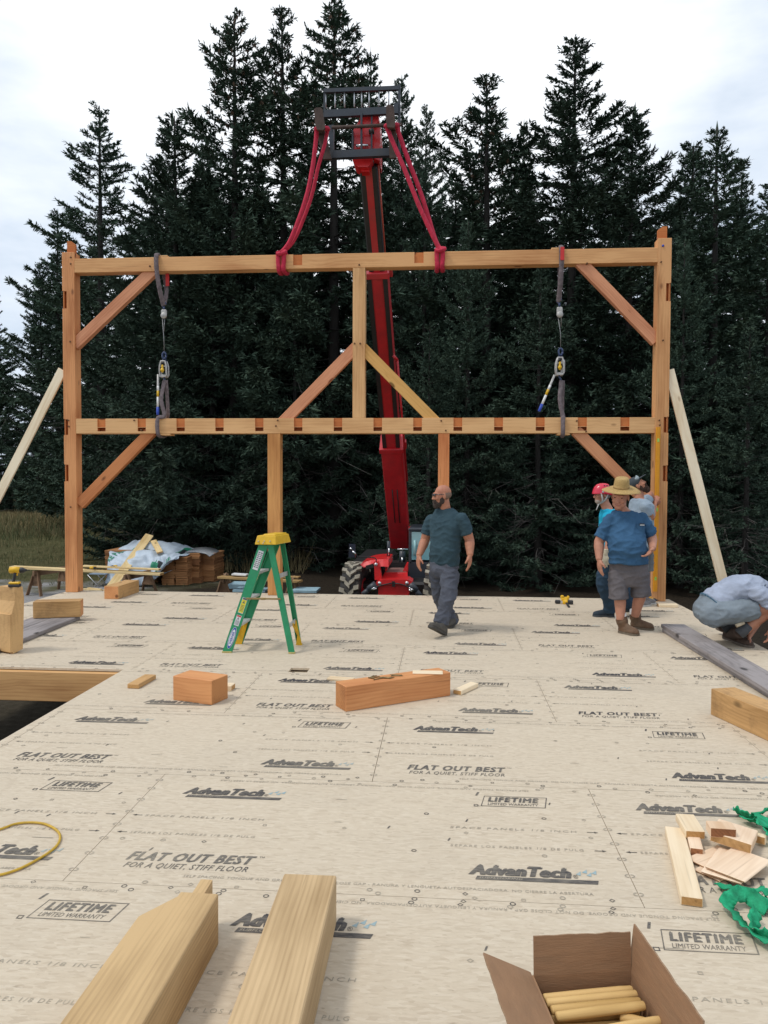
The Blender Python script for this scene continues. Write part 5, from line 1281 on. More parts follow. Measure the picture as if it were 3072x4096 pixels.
# ================================================================== raking boards and level
W_LUM = wood('new_lumber', S(218, 190, 150), S(244, 228, 198), S(160, 120, 80), ring=8)
Yb = B['Y']+.10
a, b = DP(134, 790, Yb), DP(-70, 1195, Yb); b.y = Yb+.0
def rake(top, bot, label):
    d = (bot-top).normalized(); n = Vector((0, 1, 0))
    mt_, ln = frame_mat(top, bot, n); o = timber('brace_board', top, bot, .14, .038, W_LUM, up=n, endm=W_2x4E); return tag(o, label, 'brace board', 'raking brace boards')
rake(Vector((B['xl']-.03, Yb-.05, DP(134, 800, Yb).z)), Vector((DP(-60, 1190, Yb).x, Yb-.05, DP(-60, 1190, Yb).z)), 'pale raking board propping the left post, running off the left edge')
rake(Vector((B['xr']+.005, Yb-.05, DP(1446, 800, Yb).z)), Vector((DP(1578, 1330, Yb).x, Yb-.05, DP(1578, 1330, Yb).z)), 'pale raking board from the right post down behind the crouching person')
lvl = thing('spirit_level', 'long yellow spirit level held upright against the right post', 'spirit level', tuple(pl(2621, 2365, B['Y']-.04)))
p0, p1 = pl(2633, 1708, B['Y']-.035), pl(2620, 2366, B['Y']-.035); LM = mat('level_yellow', (.70, .30, .004, 1), .5, .08)
d = (p0-p1).normalized(); mb = MB()
mb.span(p1, p0, .062, .022, up=(0, -1, 0), bev=.003); mb.build('level_body', LM, lvl)
mb = MB(); mb.span(p1, p0, .034, .006, up=(0, -1, 0)); bmesh.ops.translate(mb.bm, vec=(0, -.012, 0), verts=mb.bm.verts[:]); mb.build('level_web', mat('amber_paint', (.66, .28, .006, 1), .5, .1), lvl)
for f_ in (.08, .5, .92):
    mb = MB(); c = p1+(p0-p1)*f_+Vector((0, -.014, 0)); mb.box(c, (.03, .008, .05)); mb.build('vial', mat('vial_green', (.35, .6, .1, 1), .2), lvl)

# ================================================================== step ladder
def ladder():
    g1 = mat('green_fibreglass', (.012, .24, .10, 1), .45, .12, 14, .05, dirt=((.05, .17, .09, 1), .3))
    st = mat('ladder_alu', (.50, .50, .48, 1), .45, .12, 25, .05, metal=.4); M_FOOT = mat('yellow_foot', (.62, .36, .01, 1), .5, .1)
    lab_w = mat('white_label', (.62, .63, .64, 1), .5, .05); lab_y = mat('yellow_label', (.62, .55, .03, 1), .5, .08); lab_t = mat('label_print', (.10, .10, .11, 1), .6, .2); lab_b = mat('label_blue', (.02, .06, .35, 1), .5, .1); lab_r = mat('label_red', (.5, .03, .03, 1), .5, .1)
    root = thing('step_ladder', 'green fibreglass step ladder with yellow top standing open on the deck', 'ladder', (-1.85, 7.72, 0))
    z5 = lambda x, y, Y: pl(800+x/2.765, 2050+y/2.765, Y)
    def onfloor(x, y): return fl(800+x/2.765, 2050+y/2.765)
    # feet (bottom centres): near front, near rear, far front, far rear
    FN, RN = onfloor(297, 1552), onfloor(1014, 1562); FF, RF = onfloor(422, 1450), onfloor(1100, 1462)
    ztop = 1.09; xt = z5(720, 360, 7.58)
    dy = .30                                                                        # rails draw together towards the top
    FNt, RNt = Vector((xt.x-.02, 7.60, ztop)), Vector((xt.x+.045, 7.60, ztop)); 
    FFt, RFt = Vector((xt.x+.045, 7.60+dy, ztop)), Vector((xt.x+.11, 7.60+dy, ztop))
    def rail(a, b, wd, th, inward, name='rail'):
        """C-channel: web facing sideways with two flanges"""
        x = (b-a).normalized(); y = Vector((0, 1, 0)); y = (y-x*y.dot(x)).normalized(); s = x.cross(y)
        rot = Matrix((x, y, s)).transposed(); ln = (b-a).length; mb = MB(); c = (a+b)/2
        mb.box(c, (ln, .006, wd), rot); 
        for e in (-1, 1): mb.box(c+s*e*(wd/2-.003)+y*inward*.0155, (ln, .025, .0055), rot)
        return mb.build(name, g1, root), x, y, s
    r1, x1, y1, s1 = rail(FN, FNt, .092, 0, 1); rail(RN, RNt, .058, 0, 1); rail(FF, FFt, .092, 0, -1); rail(RF, RFt, .05, 0, -1)
    # yellow top cap
    c = (FNt+RNt+FFt+RFt)/4+Vector((0, 0, .045)); sk = Vector((.09, dy, 0)).normalized()
    rot = Matrix((Vector((1, 0, 0)), Vector((0.19, .98, 0)), Vector((0, 0, 1)))).transposed()
    mb = MB(); mb.box(c, (.22, .40, .09), rot, bev=.006, taper=.86); mb.box(c+Vector((.02, 0, .048)), (.13, .30, .022), rot, bev=.008); cap = mb.build('top_cap', M_YEL, root)
    mb = MB()
    for ex in (-.07, -.01, .05, -.02): P = c+rot @ Vector((ex, -.203+.0, -.01 if ex != -.02 else -.03)); mb.cyl(P+Vector((0, -.004, 0)), P+Vector((0, .01, 0)), .006, 8)
    mb.build('rivet', st, cap)
    # treads between the front rails
    def lerp(a, b, f): return a+(b-a)*f
    for f in (.245, .49, .735):
        a, b = lerp(FN, FNt, f), lerp(FF, FFt, f); mb = MB()
        d = (b-a); xx = d.normalized(); mb.span(a+xx*.005+Vector((.0, 0, 0)), b-xx*.005, .085, .022, up=(0, 0, 1), bev=.003)
        mb.span(a+xx*.005+Vector((-.035, 0, -.022)), b-xx*.005+Vector((-.035, 0, -.022)), .006, .04); mb.build('tread', st, root)
    for f in (.235, .70):
        a, b = lerp(RN, RNt, f), lerp(RF, RFt, f); mb = MB(); mb.span(a, b, .012, .045, up=(0, 0, 1), bev=.002); mb.build('rear_brace', st, root)
    # feet and corner braces
    for P, Q, wd, nm in ((FN, FNt, .10, 1), (RN, RNt, .066, 1), (FF, FFt, .10, 0), (RF, RFt, .062, 0)):
        mb = MB(); mb.box(P+Vector((0, .012*(1 if nm else -1), .008)), (wd, .04, .016), bev=.003)
        if not nm:
            t_ = lerp(P, Q, .22); mb.prism([(-wd/2, .0), (wd/2, 0), (wd/2-.01, .10), (wd*.25, .26), (-.01, .26), (-wd/2+.03, .10)], P+Vector((0, -.02, .01)), (1, 0, 0), (Q-P), .012)
            mb.span(P+Vector((0, -.015, .08)), lerp(P, Q, .235)+Vector((0, -.16, 0)), .02, .01)
        mb.build('foot', M_FOOT if not nm else mat('foot_pad', (.45, .36, .12, 1), .7), root)
    # spreader bar
    a, b = lerp(FN, FNt, .50)+Vector((.01, -.012, 0)), lerp(RN, RNt, .50)+Vector((0, -.012, 0)); mb = MB(); mb.span(a, b, .006, .018, bev=.002); mb.box((a+b)/2, (.05, .012, .024), bev=.003); mb.build('spreader', mat('brass_bar', (.30, .22, .10, 1), .4, .15, 20, 0, metal=.7), root)
    # stickers on the near front rail
    def sticker(f0, f1, w0, mt_, name, lift=.0045, par=r1, offs=0):
        a, b = lerp(FN, FNt, f0), lerp(FN, FNt, f1); o = -y1*lift+s1*offs
        mb = MB(); q = [a-s1*w0/2+o, a+s1*w0/2+o, b+s1*w0/2+o, b-s1*w0/2+o]; mb.ring_loft([q, [v-y1*.0006 for v in q]]); return mb.build(name, mt_, par, smooth=False)
    sticker(.765, .94, .055, lab_w, 'sticker')
    for k in range(9):
        for e in (-.013, .013): sticker(.785+k*.0165, .793+k*.0165, .02, lab_t, 'sticker_print', .0056, offs=e)
    sticker(.365, .505, .052, lab_w, 'sticker'); sticker(.37, .485, .046, lab_y, 'sticker_panel', .0056); sticker(.487, .503, .042, lab_t, 'sticker_print', .0056)
    for k in range(5): sticker(.385+k*.012, .389+k*.012, .034, lab_t, 'sticker_print', .0066)
    mb = MB(); P = lerp(FN, FNt, .455)-y1*.0066; mb.prism([(-.012, 0), (0, .03), (.012, 0)], P, s1, x1, .0006); mb.build('sticker_print', lab_t, r1)
    sticker(.25, .345, .05, lab_w, 'sticker'); sticker(.33, .343, .042, lab_r, 'sticker_panel', .0056)
    for k in range(4): sticker(.26+k*.01, .264+k*.01, .038, lab_t, 'sticker_print', .0056)
    mb = MB(); P = lerp(FN, FNt, .30)-y1*.0056; mb.prism([(-.014, 0), (-.002, .028), (.003, .028), (.015, 0), (.009, 0), (.001, .02), (-.008, 0)], P, s1, x1, .0006); mb.build('sticker_print', lab_t, r1)
    # oval maker's badge with lettering along the rail
    bc = lerp(FN, FNt, .138)
    def oval(a, b, lift, mt_, nm):
        mb = MB(); k = 28; q = [bc+x1*a*math.cos(2*math.pi*j/k)+s1*b*math.sin(2*math.pi*j/k)-y1*lift for j in range(k)]; mb.ring_loft([q, [v-y1*.0006 for v in q]]); mb.build(nm, mt_, r1, smooth=False)
    oval(.115, .030, .0040, lab_w, 'badge_rim'); oval(.111, .0265, .0050, lab_b, 'badge'); oval(.088, .0225, .0060, lab_w, 'badge_panel')
    vs, fs = text_mesh('WERNER', .03, 0, 1.0); vs[:, 0] *= .13/vs[:, 0].max(); vs[:, 1] *= .023
    sx_ = s1 if s1.x > 0 else -s1
    me = bpy.data.meshes.new('badge_lettering'); me.from_pydata([tuple(bc+x1*(v[0]-.065)-sx_*(v[1]-.0115)-y1*.0072) for v in vs], [], fs); link('badge_lettering', me, lab_b, r1)
ladder()

# ================================================================== cordless tools
M_TBLK = mat('tool_black', (.02, .02, .022, 1), .5, .2, 20, .05); M_TYEL = mat('tool_yellow', (.70, .40, .01, 1), .45, .08, 20, .03)
def driver(loc, rot, label, group=None):
    root = thing('cordless_driver', label, 'power tool', (0, 0, 0), 0, group)
    mb = MB(); mb.tube([(-.085, 0, .19), (-.08, 0, .19), (-.02, 0, .195), (.03, 0, .19)], [.028, .036, .038, .034], 12); mb.build('motor_housing', M_TYEL, root)
    mb = MB(); mb.tube([(.03, 0, .19), (.06, 0, .19), (.085, 0, .19), (.10, 0, .19)], [.034, .031, .018, .012], 12); mb.tube([(.10, 0, .19), (.135, 0, .19)], .006, 6); mb.build('nose', M_TBLK, root)
    mb = MB(); mb.tube([(-.02, 0, .17), (-.028, 0, .12), (-.04, 0, .07), (-.045, 0, .05)], [.024, .021, .021, .026], 10, flat=(.8, 1)); mb.build('handle', M_TBLK, root)
    mb = MB(); mb.box((-.002, 0, .145), (.018, .016, .035), bev=.004); mb.build('trigger', M_TYEL, root)
    mb = MB(); mb.box((-.03, 0, .045), (.12, .07, .03), bev=.01); bt = mb.build('battery_mount', M_TYEL, root)
    mb = MB(); mb.box((-.03, 0, .015), (.125, .075, .034), bev=.008); mb.build('battery', M_TBLK, root)
    root.scale = (.88,)*3; root.location = loc; root.rotation_euler = rot.to_euler(); return root
p, v, n, dd, H2 = SP
# screwdriver standing on its battery on top of the upright offcut
t = p+v*dd*.8+n*.02+Vector((0, 0, H2+.001))
driver(t, Matrix.Rotation(R(12), 3, 'Z'), 'yellow and black cordless driver standing on the upright post end at the left')
def clamp():
    root = thing('bar_clamp', 'yellow and black bar clamp tool lying on the deck near the far edge', 'clamp', tuple(fl(2255, 2415)))
    g = lambda x, y, h=.0: fl(2150+x/5.53, 2350+y/5.53, h)
    mb = MB(); a, b = g(385, 312, .03), g(790, 330, .03); mb.span(a, a+(b-a)*.32, .05, .05, bev=.012); mb.span(a+(b-a)*.66, b, .06, .06, bev=.012); mb.build('grip', M_TBLK, root)
    mb = MB(); mb.span(a+(b-a)*.3, a+(b-a)*.45, .03, .03); mb.build('collar', M_GALV, root)
    mb = MB(); mb.span(a+(b-a)*.42, a+(b-a)*.75, .075, .07, bev=.02); c = a+(b-a)*.55; mb.box(c+Vector((0, .05, .03)), (.09, .08, .04), bev=.012); mb.build('body', M_TYEL, root)
    mb = MB(); mb.span(g(640, 345, .03), g(700, 430, .012), .03, .02, bev=.005); mb.build('trigger', M_TBLK, root)
    r2 = thing('bar_clamp_jaw', 'yellow clamp jaw lying just behind the bar clamp at the deck edge', 'clamp', tuple(g(610, 240)))
    mb = MB(); a, b = g(515, 246, .03), g(700, 244, .03); mb.span(a, b, .05, .05, bev=.014); mb.span(a+Vector((0, 0, .02)), a+(b-a)*.35+Vector((0, 0, .03)), .05, .05, bev=.012); mb.span(a+(b-a)*.75+Vector((0, 0, .02)), b+Vector((0, 0, .02)), .05, .045, bev=.012); mb.build('jaw_body', M_TYEL, r2)
    mb = MB(); mb.cyl(a+Vector((.05, -.03, 0)), a+Vector((.05, .03, 0)), .018, 10); mb.build('pivot', M_TBLK, r2)
clamp()
driver(pl(2588, 2404, 11.05)*1-Vector((0, 0, 0))+Vector((.03, 0, 0)), Matrix.Rotation(R(90), 3, 'X'), 'yellow cordless driver lying on the deck at the foot of the right post') if False else None
# ================================================================== sawhorses, lumber stack and odds and ends on the ground behind the deck
W_OLD = wood('old_wood', S(92, 70, 52), S(136, 108, 84), ring=14, rough=.9, stain=(S(70, 54, 44), .5))
W_SPRUCE = wood('spruce_board', S(186, 152, 96), S(226, 200, 148), ring=8)
W_STACK = [wood('stack_%s' % n_, S(*a), S(*b), ring=20, rough=.85) for n_, a, b in (('light', (138, 92, 56), (180, 130, 86)), ('mid', (122, 80, 48), (164, 116, 74)), ('deep', (106, 68, 42), (148, 102, 66)))]
def sawhorse(P0, P1, h, label, mt=W_OLD):
    """A-frame trestle whose beam runs from P0 to P1 (top ends); legs reach the ground"""
    root = thing('sawhorse', label, 'sawhorse', ((P0.x+P1.x)/2, (P0.y+P1.y)/2, gz(P0.x, P0.y)), 0, 'sawhorses')
    d = (P1-P0); d.z = 0; ln = d.length; d.normalize(); n = Vector((-d.y, d.x, 0))
    timber('top_rail', P0-Vector((0, 0, .07)), P1-Vector((0, 0, .07)), .05, .14, mt, parent=root)
    for f in (.1, .9):
        c = P0+(P1-P0)*f
        for s in (-1, 1):
            foot = c+n*s*.22+d*(-.1 if f < .5 else .1); foot.z = gz(foot.x, foot.y)-.02; t_ = c+n*s*.045-Vector((0, 0, .02)); timber('leg', t_, foot, .10, .032, mt, up=n, parent=root)
        mb = MB(); k = Vector((0, 0, 1)); q = [c+n*.07-k*.12, c-n*.07-k*.12, c-n*.18-k*h*.62, c+n*.18-k*h*.62]; mb.ring_loft([q, [v+d*(.02 if f > .5 else -.02) for v in q]]); mb.build('gusset', mt, root, smooth=False)
zc = lambda x, y, Y: pl(x, y, Y)
a, b = zc(132, 2284, 18.7), zc(262, 2280, 19.9); b.z = a.z; sawhorse(a, b, a.z-GZ, 'brown sawhorse left of the left post under the long boards')
a, b = zc(497, 2300, 18.4), zc(600, 2296, 19.6); b.z = a.z; sawhorse(a, b, a.z-GZ, 'brown sawhorse right of the left post under the long boards')
# long boards across the sawhorses
bd = 'boards across the sawhorses'
def board(a, b, wd, th, label, name='long_board', mt=W_SPRUCE, up=(0, 0, 1), group=bd): return tag(timber(name, a, b, wd, th, mt, up=up, endm=W_2x4E), label, 'board', group)
a, b = zc(48, 2268, 18.9), zc(648, 2296, 18.6); board(a, b, .24, .06, 'long pale board resting on the two brown sawhorses, the lower one')
a, b = zc(330, 2272, 18.75)+Vector((0, .04, .05)), zc(640, 2285, 18.6)+Vector((0, 0, .045)); board(a, b, .14, .04, 'shorter pale board lying on the long one near its right end')
def smalltool(px, py, Y, label, flip=1):
    root = driver(zc(px, py, Y), Matrix.Rotation(R(90), 3, 'X') @ Matrix.Rotation(R(180) if flip < 0 else 0, 3, 'Y'), label); return root
smalltool(383, 2268, 18.72, 'yellow cordless drill lying on the long board right of the left post')
smalltool(446, 2268, 18.72, 'dark cordless tool lying on the long board beside the tarp', -1)
# folding camp table
def camp_table():
    c0, c1 = zc(350, 2299, 20.4), zc(425, 2296, 20.6); root = thing('folding_table', 'small folding camp table with a blue grey cloth top', 'table', ((c0.x+c1.x)/2, 20.5, gz(-4, 20.5)))
    mb = MB(); mb.box((c0+c1)/2+Vector((0, .25, 0)), ((c1-c0).length, .5, .03), bev=.01); mb.build('table_top', mat('bluegrey_cloth', (.20, .25, .31, 1), .8), root)
    mb = MB(); zg = gz(-4, 20.5)
    for y in (0, .5):
        for s, e in ((c0, c1), (c1, c0)): mb.tube([Vector((s.x, s.y+y, s.z)), Vector((s.x+(e.x-s.x)*.75, s.y+y, zg))], .012, 6)
    mb.build('frame', M_GALV, root)
camp_table()
# stack of shingles/short lumber under a printed tarp
def stack():
    Y = 21.6; root = None; rnd = random.Random(7); zg = GZ
    lb = 'stacked bundles of brown boards'
    def bundle(x, y, z, w_, h, d, label, mt):
        """bundle of short boards banded together; seen from its end"""
        o = thing('board_bundle', label, 'board bundle', (x, y, z), 0, lb)
        n = max(2, int(round(h/.045))); mb = MB()
        for k in range(n):
            s = rnd.uniform(-.02, .02); mb.box((x+s*.6, y+s, z+h*(k+.5)/n), (w_*rnd.uniform(.94, 1), d, h/n*.86), Matrix.Rotation(rnd.uniform(-.02, .02), 3, 'Z'), bev=.003)
        mb.build('boards', mt, o, smooth=False); return o
    # visible ends: four columns, several tiers, in photo pixels
    cols = [(648, 752, 2228, 2372, 21.1, 4), (752, 800, 2212, 2372, 21.5, 5), (800, 858, 2212, 2372, 21.8, 5), (700, 756, 2238, 2300, 20.9, 0)]
    i = 0
    for ci, (x0, x1, y0, y1, Yc, n) in enumerate(cols):
        if n == 0: continue
        a, b = zc(x0, y1, Yc), zc(x1, y0, Yc); hh = (b.z-GZ)/n
        half = 2 if ci == 0 else 1
        for r in range(n):
            for q in range(half):
                w_ = (b.x-a.x)/half; x = a.x+w_*(q+.5)+rnd.uniform(-.02, .02)
                row = ('bottom', 'second from bottom', 'middle', 'upper', 'top')[r if n == 5 else (0, 1, 2, 4)[r]]; col = (('leftmost', 'second from left')[q] if ci == 0 else ('', 'third from left', 'rightmost')[ci])
                bundle(x, Yc+.5, GZ+hh*r, w_*.97, hh*.97, 1.0, 'brown board bundle, %s column of the stack, %s layer' % (col, row), W_STACK[rnd.randrange(3)]); i += 1
    # hidden body under the tarp
    a, b = zc(440, 2372, 22.0), zc(650, 2372, 22.0)
    for q in range(2):
        w_ = (b.x-a.x)/2; x = a.x+w_*(q+.5); bundle(x, 22.3, GZ, w_*.97, .93, 1.3, ('brown board pile showing its edge left of the tarp', 'brown board pile beneath the tarp behind the right sawhorse')[q], W_STACK[1])
    # tarp: draped sheet with folds, printed
    tm = mat('tarp', (.44, .51, .58, 1), .55, .14, 3, .35, dirt=((.30, .34, .38, 1), .7)); tg = mat('tarp_green', (.02, .22, .12, 1), .55, .15, 5, .2); tk = mat('tarp_black', (.02, .022, .025, 1), .5, .2)
    tp = thing('tarp', 'white tarp with green and black print draped over the board stack', 'tarp', (zc(560, 2300, 21.5).x, 21.5, GZ))
    # outline rows in the photo: each row is a polyline left to right with depth
    rows = [
        [(545, 2160, 22.9), (600, 2168, 23.0), (660, 2168, 23.0), (720, 2178, 23.1), (785, 2194, 23.1), (858, 2206, 23.1)],
        [(510, 2178, 22.5), (575, 2176, 22.5), (650, 2172, 22.5), (720, 2184, 22.5), (780, 2198, 22.4), (856, 2212, 22.4)],
        [(470, 2200, 22.0), (545, 2190, 22.0), (630, 2188, 21.9), (700, 2200, 21.8), (735, 2212, 21.6), (785, 2212, 21.8)],
        [(440, 2207, 21.7), (520, 2206, 21.6), (600, 2205, 21.5), (660, 2212, 21.3), (700, 2222, 21.1), (730, 2226, 21.1)],
        [(438, 2225, 21.2), (510, 2228, 21.1), (580, 2230, 21.0), (640, 2236, 20.9), (680, 2240, 20.8), (712, 2236, 20.8)],
        [(434, 2255, 20.9), (500, 2258, 20.8), (570, 2260, 20.8), (630, 2266, 20.7), (650, 2268, 20.7), (678, 2250, 20.75)],
        [(430, 2290, 20.75), (500, 2292, 20.7), (570, 2294, 20.7), (618, 2300, 20.65), (626, 2308, 20.65), (650, 2284, 20.7)],
        [(420, 2335, 20.6), (490, 2335, 20.6), (560, 2340, 20.6), (585, 2335, 20.6), (600, 2325, 20.6), (622, 2316, 20.62)]]
    G = [[zc(*q) for q in cr2] for cr2 in rows]; n = 7
    def surf(u, v):
        R_, C_ = len(G)-1, len(G[0])-1
        def cm(p0, p1, p2, p3, t): return .5*((2*p1)+(p2-p0)*t+(2*p0-5*p1+4*p2-p3)*t*t+(3*p1-p0-3*p2+p3)*t**3)
        i = min(int(v*R_), R_-1); t = v*R_-i; j = min(int(u*C_), C_-1); s = u*C_-j
        def row(k):
            k = max(0, min(R_, k)); g = G[k]; return cm(g[max(j-1, 0)], g[j], g[j+1], g[min(j+2, C_)], s)
        P = cm(row(i-1), row(i), row(i+1), row(i+2), t)
        w_ = .06*noise.noise((u*6+v*2, v*7, 1))+.04*noise.noise((u*14, v*9-u*6, 4))+.05*abs(noise.noise((u*5-v*5, v*3, 9)))
        return P+Vector((0, -w_*1.2, w_))
    NU, NV = 60, 44; bm = bmesh.new(); vv = [[bm.verts.new(surf(i/NU, j/NV)) for i in range(NU+1)] for j in range(NV+1)]
    def inside(u, v):
        if .52 < u < .66 and .58 < v < .80: # bear and pines print
            du, dv = (u-.52)/.14, (v-.58)/.22
            if du < .55 and dv > abs(((du/.55*3) % 1)-.5)*.9+.05: return 1
            if .45 < du and .15 < dv < .75+.15*math.sin(du*9): return 2
        if .66 < u < .86 and .16 < v < .34:
            du, dv = (u-.66)/.2, (v-.16)/.18
            if .3 < du < .7 and .35 < dv < .95: return 2
            return 1
        if .22 < u < .33 and .02 < v < .12: return 1
        if .28 < u < .50 and .36 < v < .40: return 2
        return 0
    for j in range(NV):
        for i in range(NU):
            f = bm.faces.new((vv[j][i], vv[j][i+1], vv[j+1][i+1], vv[j+1][i])); f.smooth = True; f.material_index = inside((i+.5)/NU, (j+.5)/NV)
    bmesh.ops.recalc_face_normals(bm, faces=bm.faces[:]); bmesh.ops.solidify(bm, geom=bm.faces[:], thickness=.004)
    me = bpy.data.meshes.new('tarp_sheet'); bm.to_mesh(me); bm.free(); sh = link('tarp_sheet', me, [tm, tg, tk], tp)
    def lettering(txt, u0, v0, du, dv, hh):
        vs, fs = text_mesh(txt, .03); vs[:, 0] /= vs[:, 0].max(); pts = []
        for x, y in vs:
            P = surf(min(.999, max(0, u0+du[0]*x+dv[0]*y)), min(.999, max(0, v0+du[1]*x+dv[1]*y))); pts.append(tuple(P+Vector((0, -.022, .012))))
        m_ = bpy.data.meshes.new('tarp_lettering'); m_.from_pydata(pts, [], fs); link('tarp_lettering', m_, tg if hh else tk, sh)
    lettering('PAYNE', .66, .86, (.16, -.30), (-.05, -.05), 1)
    lettering('RE PAYNE', .03, .70, (.22, -.40), (-.05, -.02), 1)
    # boards thrown on the tarp
    board(zc(598, 2140, 22.3), zc(412, 2392, 19.3), .24, .045, 'long pale board leaning steeply over the tarp', 'leaning_board', up=(.25, -.9, .5), group='boards on the tarp')
    board(zc(614, 2163, 22.0), zc(640, 2210, 21.0), .17, .045, 'short pale board lying on top of the tarp', 'short_board', up=(0, -.5, 1), group='boards on the tarp')
    # grey sheet end on the right of the stack top
    mb = MB(); P = [zc(x, y, Y_) for x, y, Y_ in ((760, 2204, 21.9), (800, 2202, 22), (840, 2208, 22), (857, 2219, 21.8))]; rings = [[p+Vector((0, -.45, -.02)), p+Vector((0, .5, .05)), p+Vector((0, .5, .06)), p+Vector((0, -.45, 0))] for p in cr(P, 5)]
    mb.ring_loft(rings); tag(mb.build('plastic_sheet', mat('grey_plastic', (.22, .23, .24, 1), .35, .3, 12, .3)), 'crumpled grey plastic sheet on the right top of the board stack', 'plastic sheet')
stack()
# trestles in the middle with a plank, papers and blue sheets
a, b = zc(892, 2310, 18.3), zc(905, 2306, 19.3); b.z = a.z; sawhorse(a, b, a.z-GZ, 'grey sawhorse left of the ladder under the plank')
a, b = zc(1165, 2322, 17.9), zc(1178, 2318, 18.9); b.z = a.z; sawhorse(a, b, a.z-GZ, 'grey sawhorse right of the ladder under the plank')
board(zc(878, 2308, 18.4), zc(1203, 2326, 18.0), .26, .05, 'weathered plank across the two grey sawhorses behind the ladder', 'plank', wood('plank_old', S(138, 108, 66), S(178, 146, 96), ring=9), group='trestle top planks')
board(zc(1000, 2303, 18.75), zc(1195, 2316, 18.5)+Vector((0, .1, .03)), .2, .04, 'second plank behind the first on the grey sawhorses', 'plank', wood('plank_old', S(138, 108, 66), S(178, 146, 96)), group='trestle top planks')
mb = MB(); P = zc(958, 2302, 18.4); mb.box(P+Vector((0, .05, .02)), (.36, .26, .035), Matrix.Rotation(.05, 3, 'Y'), bev=.004); tag(mb.build('paper_stack', M_WHT), 'white drawings lying on the plank left of the ladder', 'papers')
BL = mat('pale_blue_foam', (.28, .42, .48, 1), .7, .12, 6, .05)
for (x0, x1, y, Y, th, lb) in ((912, 1000, 2346, 19.0, .12, 'pale blue foam sheet on the ground left of the ladder'), (930, 1060, 2364, 18.2, .06, 'pale blue foam sheet between the ladder legs'), (1165, 1266, 2366, 17.6, .06, 'pale blue foam sheet right of the ladder')):
    a, b = zc(x0, y, Y), zc(x1, y+4, Y); mb = MB(); zz = a.z; mb.box(((a.x+b.x)/2, Y+.3, zz), (b.x-a.x, .6, th), bev=.005); o = mb.build('foam_sheet', BL); tag(o, lb, 'foam sheet', 'blue foam sheets')
    # timbers they rest on
    mb = MB(); mb.box(((a.x+b.x)/2, Y+.3, (zz-th/2+GZ)/2), ((b.x-a.x)*.8, .5, zz-th/2-GZ-.004), bev=.01); tag(mb.build('lumber_pile', W_OLD), 'dark pile of lumber beneath the '+lb.replace('pale blue ', ''), 'lumber pile')
# scattered sticks by the left post and tarp scraps
rnd = random.Random(12)
for k, (x0, y0, x1, y1) in enumerate(((335, 2356, 410, 2362), (338, 2362, 418, 2366), (345, 2370, 400, 2362), (352, 2352, 405, 2358))):
    a, b = zc(x0, y0, 19.4+.1*k), zc(x1, y1, 19.3+.1*k); dz = GZ+.06+.03*k; sh = Vector((0, 0, 0)); board(a, b, .08, .03, 'thin stick in the small heap just right of the left post', 'stick', W_SPRUCE, group='sticks by the left post')
# ================================================================== people
M_SKIN = mat('skin_warm', (.42, .18, .105, 1), .55, .16, 14, .1, dirt=((.40, .15, .10, 1), .5), spec=.4)
M_SKIN2 = mat('skin_fair', (.44, .205, .13, 1), .55, .14, 14, .1, dirt=((.45, .19, .13, 1), .5), spec=.4)
M_STUB = mat('stubble', (.20, .125, .09, 1), .8, .25, 40, .2)
M_BEARD = mat('dark_beard', (.045, .030, .024, 1), .9, .5, 60, .9, dirt=((.12, .09, .07, 1), .5))
M_BEARD2 = mat('brown_beard', (.060, .030, .018, 1), .9, .5, 60, .9)
M_GHAIR = mat('grey_hair', (.16, .15, .14, 1), .9, .35, 60, .8)
M_EYE = mat('eye_dark', (.02, .015, .012, 1), .2, .1)
M_LIP = mat('lip', (.33, .12, .09, 1), .6, .1)
def cloth(name, col, rough=.9, sc=7): return mat(name, col, rough, .16, sc, .45, dirt=(tuple(x*.72 for x in col[:3])+(1,), .45), spec=.15)
def basis(fwd, up):
    f = Vector(fwd).normalized(); u = Vector(up); u = (u-f*u.dot(f)).normalized(); r = f.cross(u)      # r = the person's right
    return r, f, u
def head(mb, c, fwd, up=(0, 0, 1), s=1.0, jaw=1.0):
    r, f, u = basis(fwd, up); M = Matrix((r, f, u)).transposed(); at = lambda x, y, z: Vector(c)+M @ (Vector((x, y, z))*s)
    E = lambda p, q, rot=None: mb.ell(at(*p), tuple(k*s for k in q), M if rot is None else M @ rot)
    E((0, -.018, .036), (.075, .096, .085)); E((0, .022, -.012), (.066, .076, .088)); E((0, .040, -.068), (.050*jaw, .052, .046))
    E((0, .070, -.098), (.026, .022, .018)); E((0, .083, .026), (.054, .017, .012))
    E((0, .097, -.014), (.011, .014, .030), Matrix.Rotation(.35, 3, 'X')); E((0, .107, -.034), (.0165, .014, .012)); 
    for e in (-1, 1):
        E((e*.040, .072, -.030), (.022, .020, .020)); E((e*.033, .083, .006), (.013, .008, .010)); E((e*.013, .098, -.038), (.009, .009, .007))
        E((e*.075, -.012, -.012), (.009, .022, .033), Matrix.Rotation(e*-.25, 3, 'Z'))
    E((0, .088, -.062), (.025, .010, .006)); E((0, .086, -.074), (.022, .010, .007))
    return at, M
def arm(mb, pts, k=1.0, skip=0):
    S0, E_, W_ = [Vector(p) for p in pts]; L_ = lambda a, b, t: a+(b-a)*t
    P = [S0, L_(S0, E_, .35), L_(S0, E_, .75), E_, L_(E_, W_, .25), L_(E_, W_, .6), W_]
    mb.tube(P, [r*k for r in (.044, .050, .047, .043, .045, .037, .027)], 12); mb.ell(E_, (.042*k,)*3)
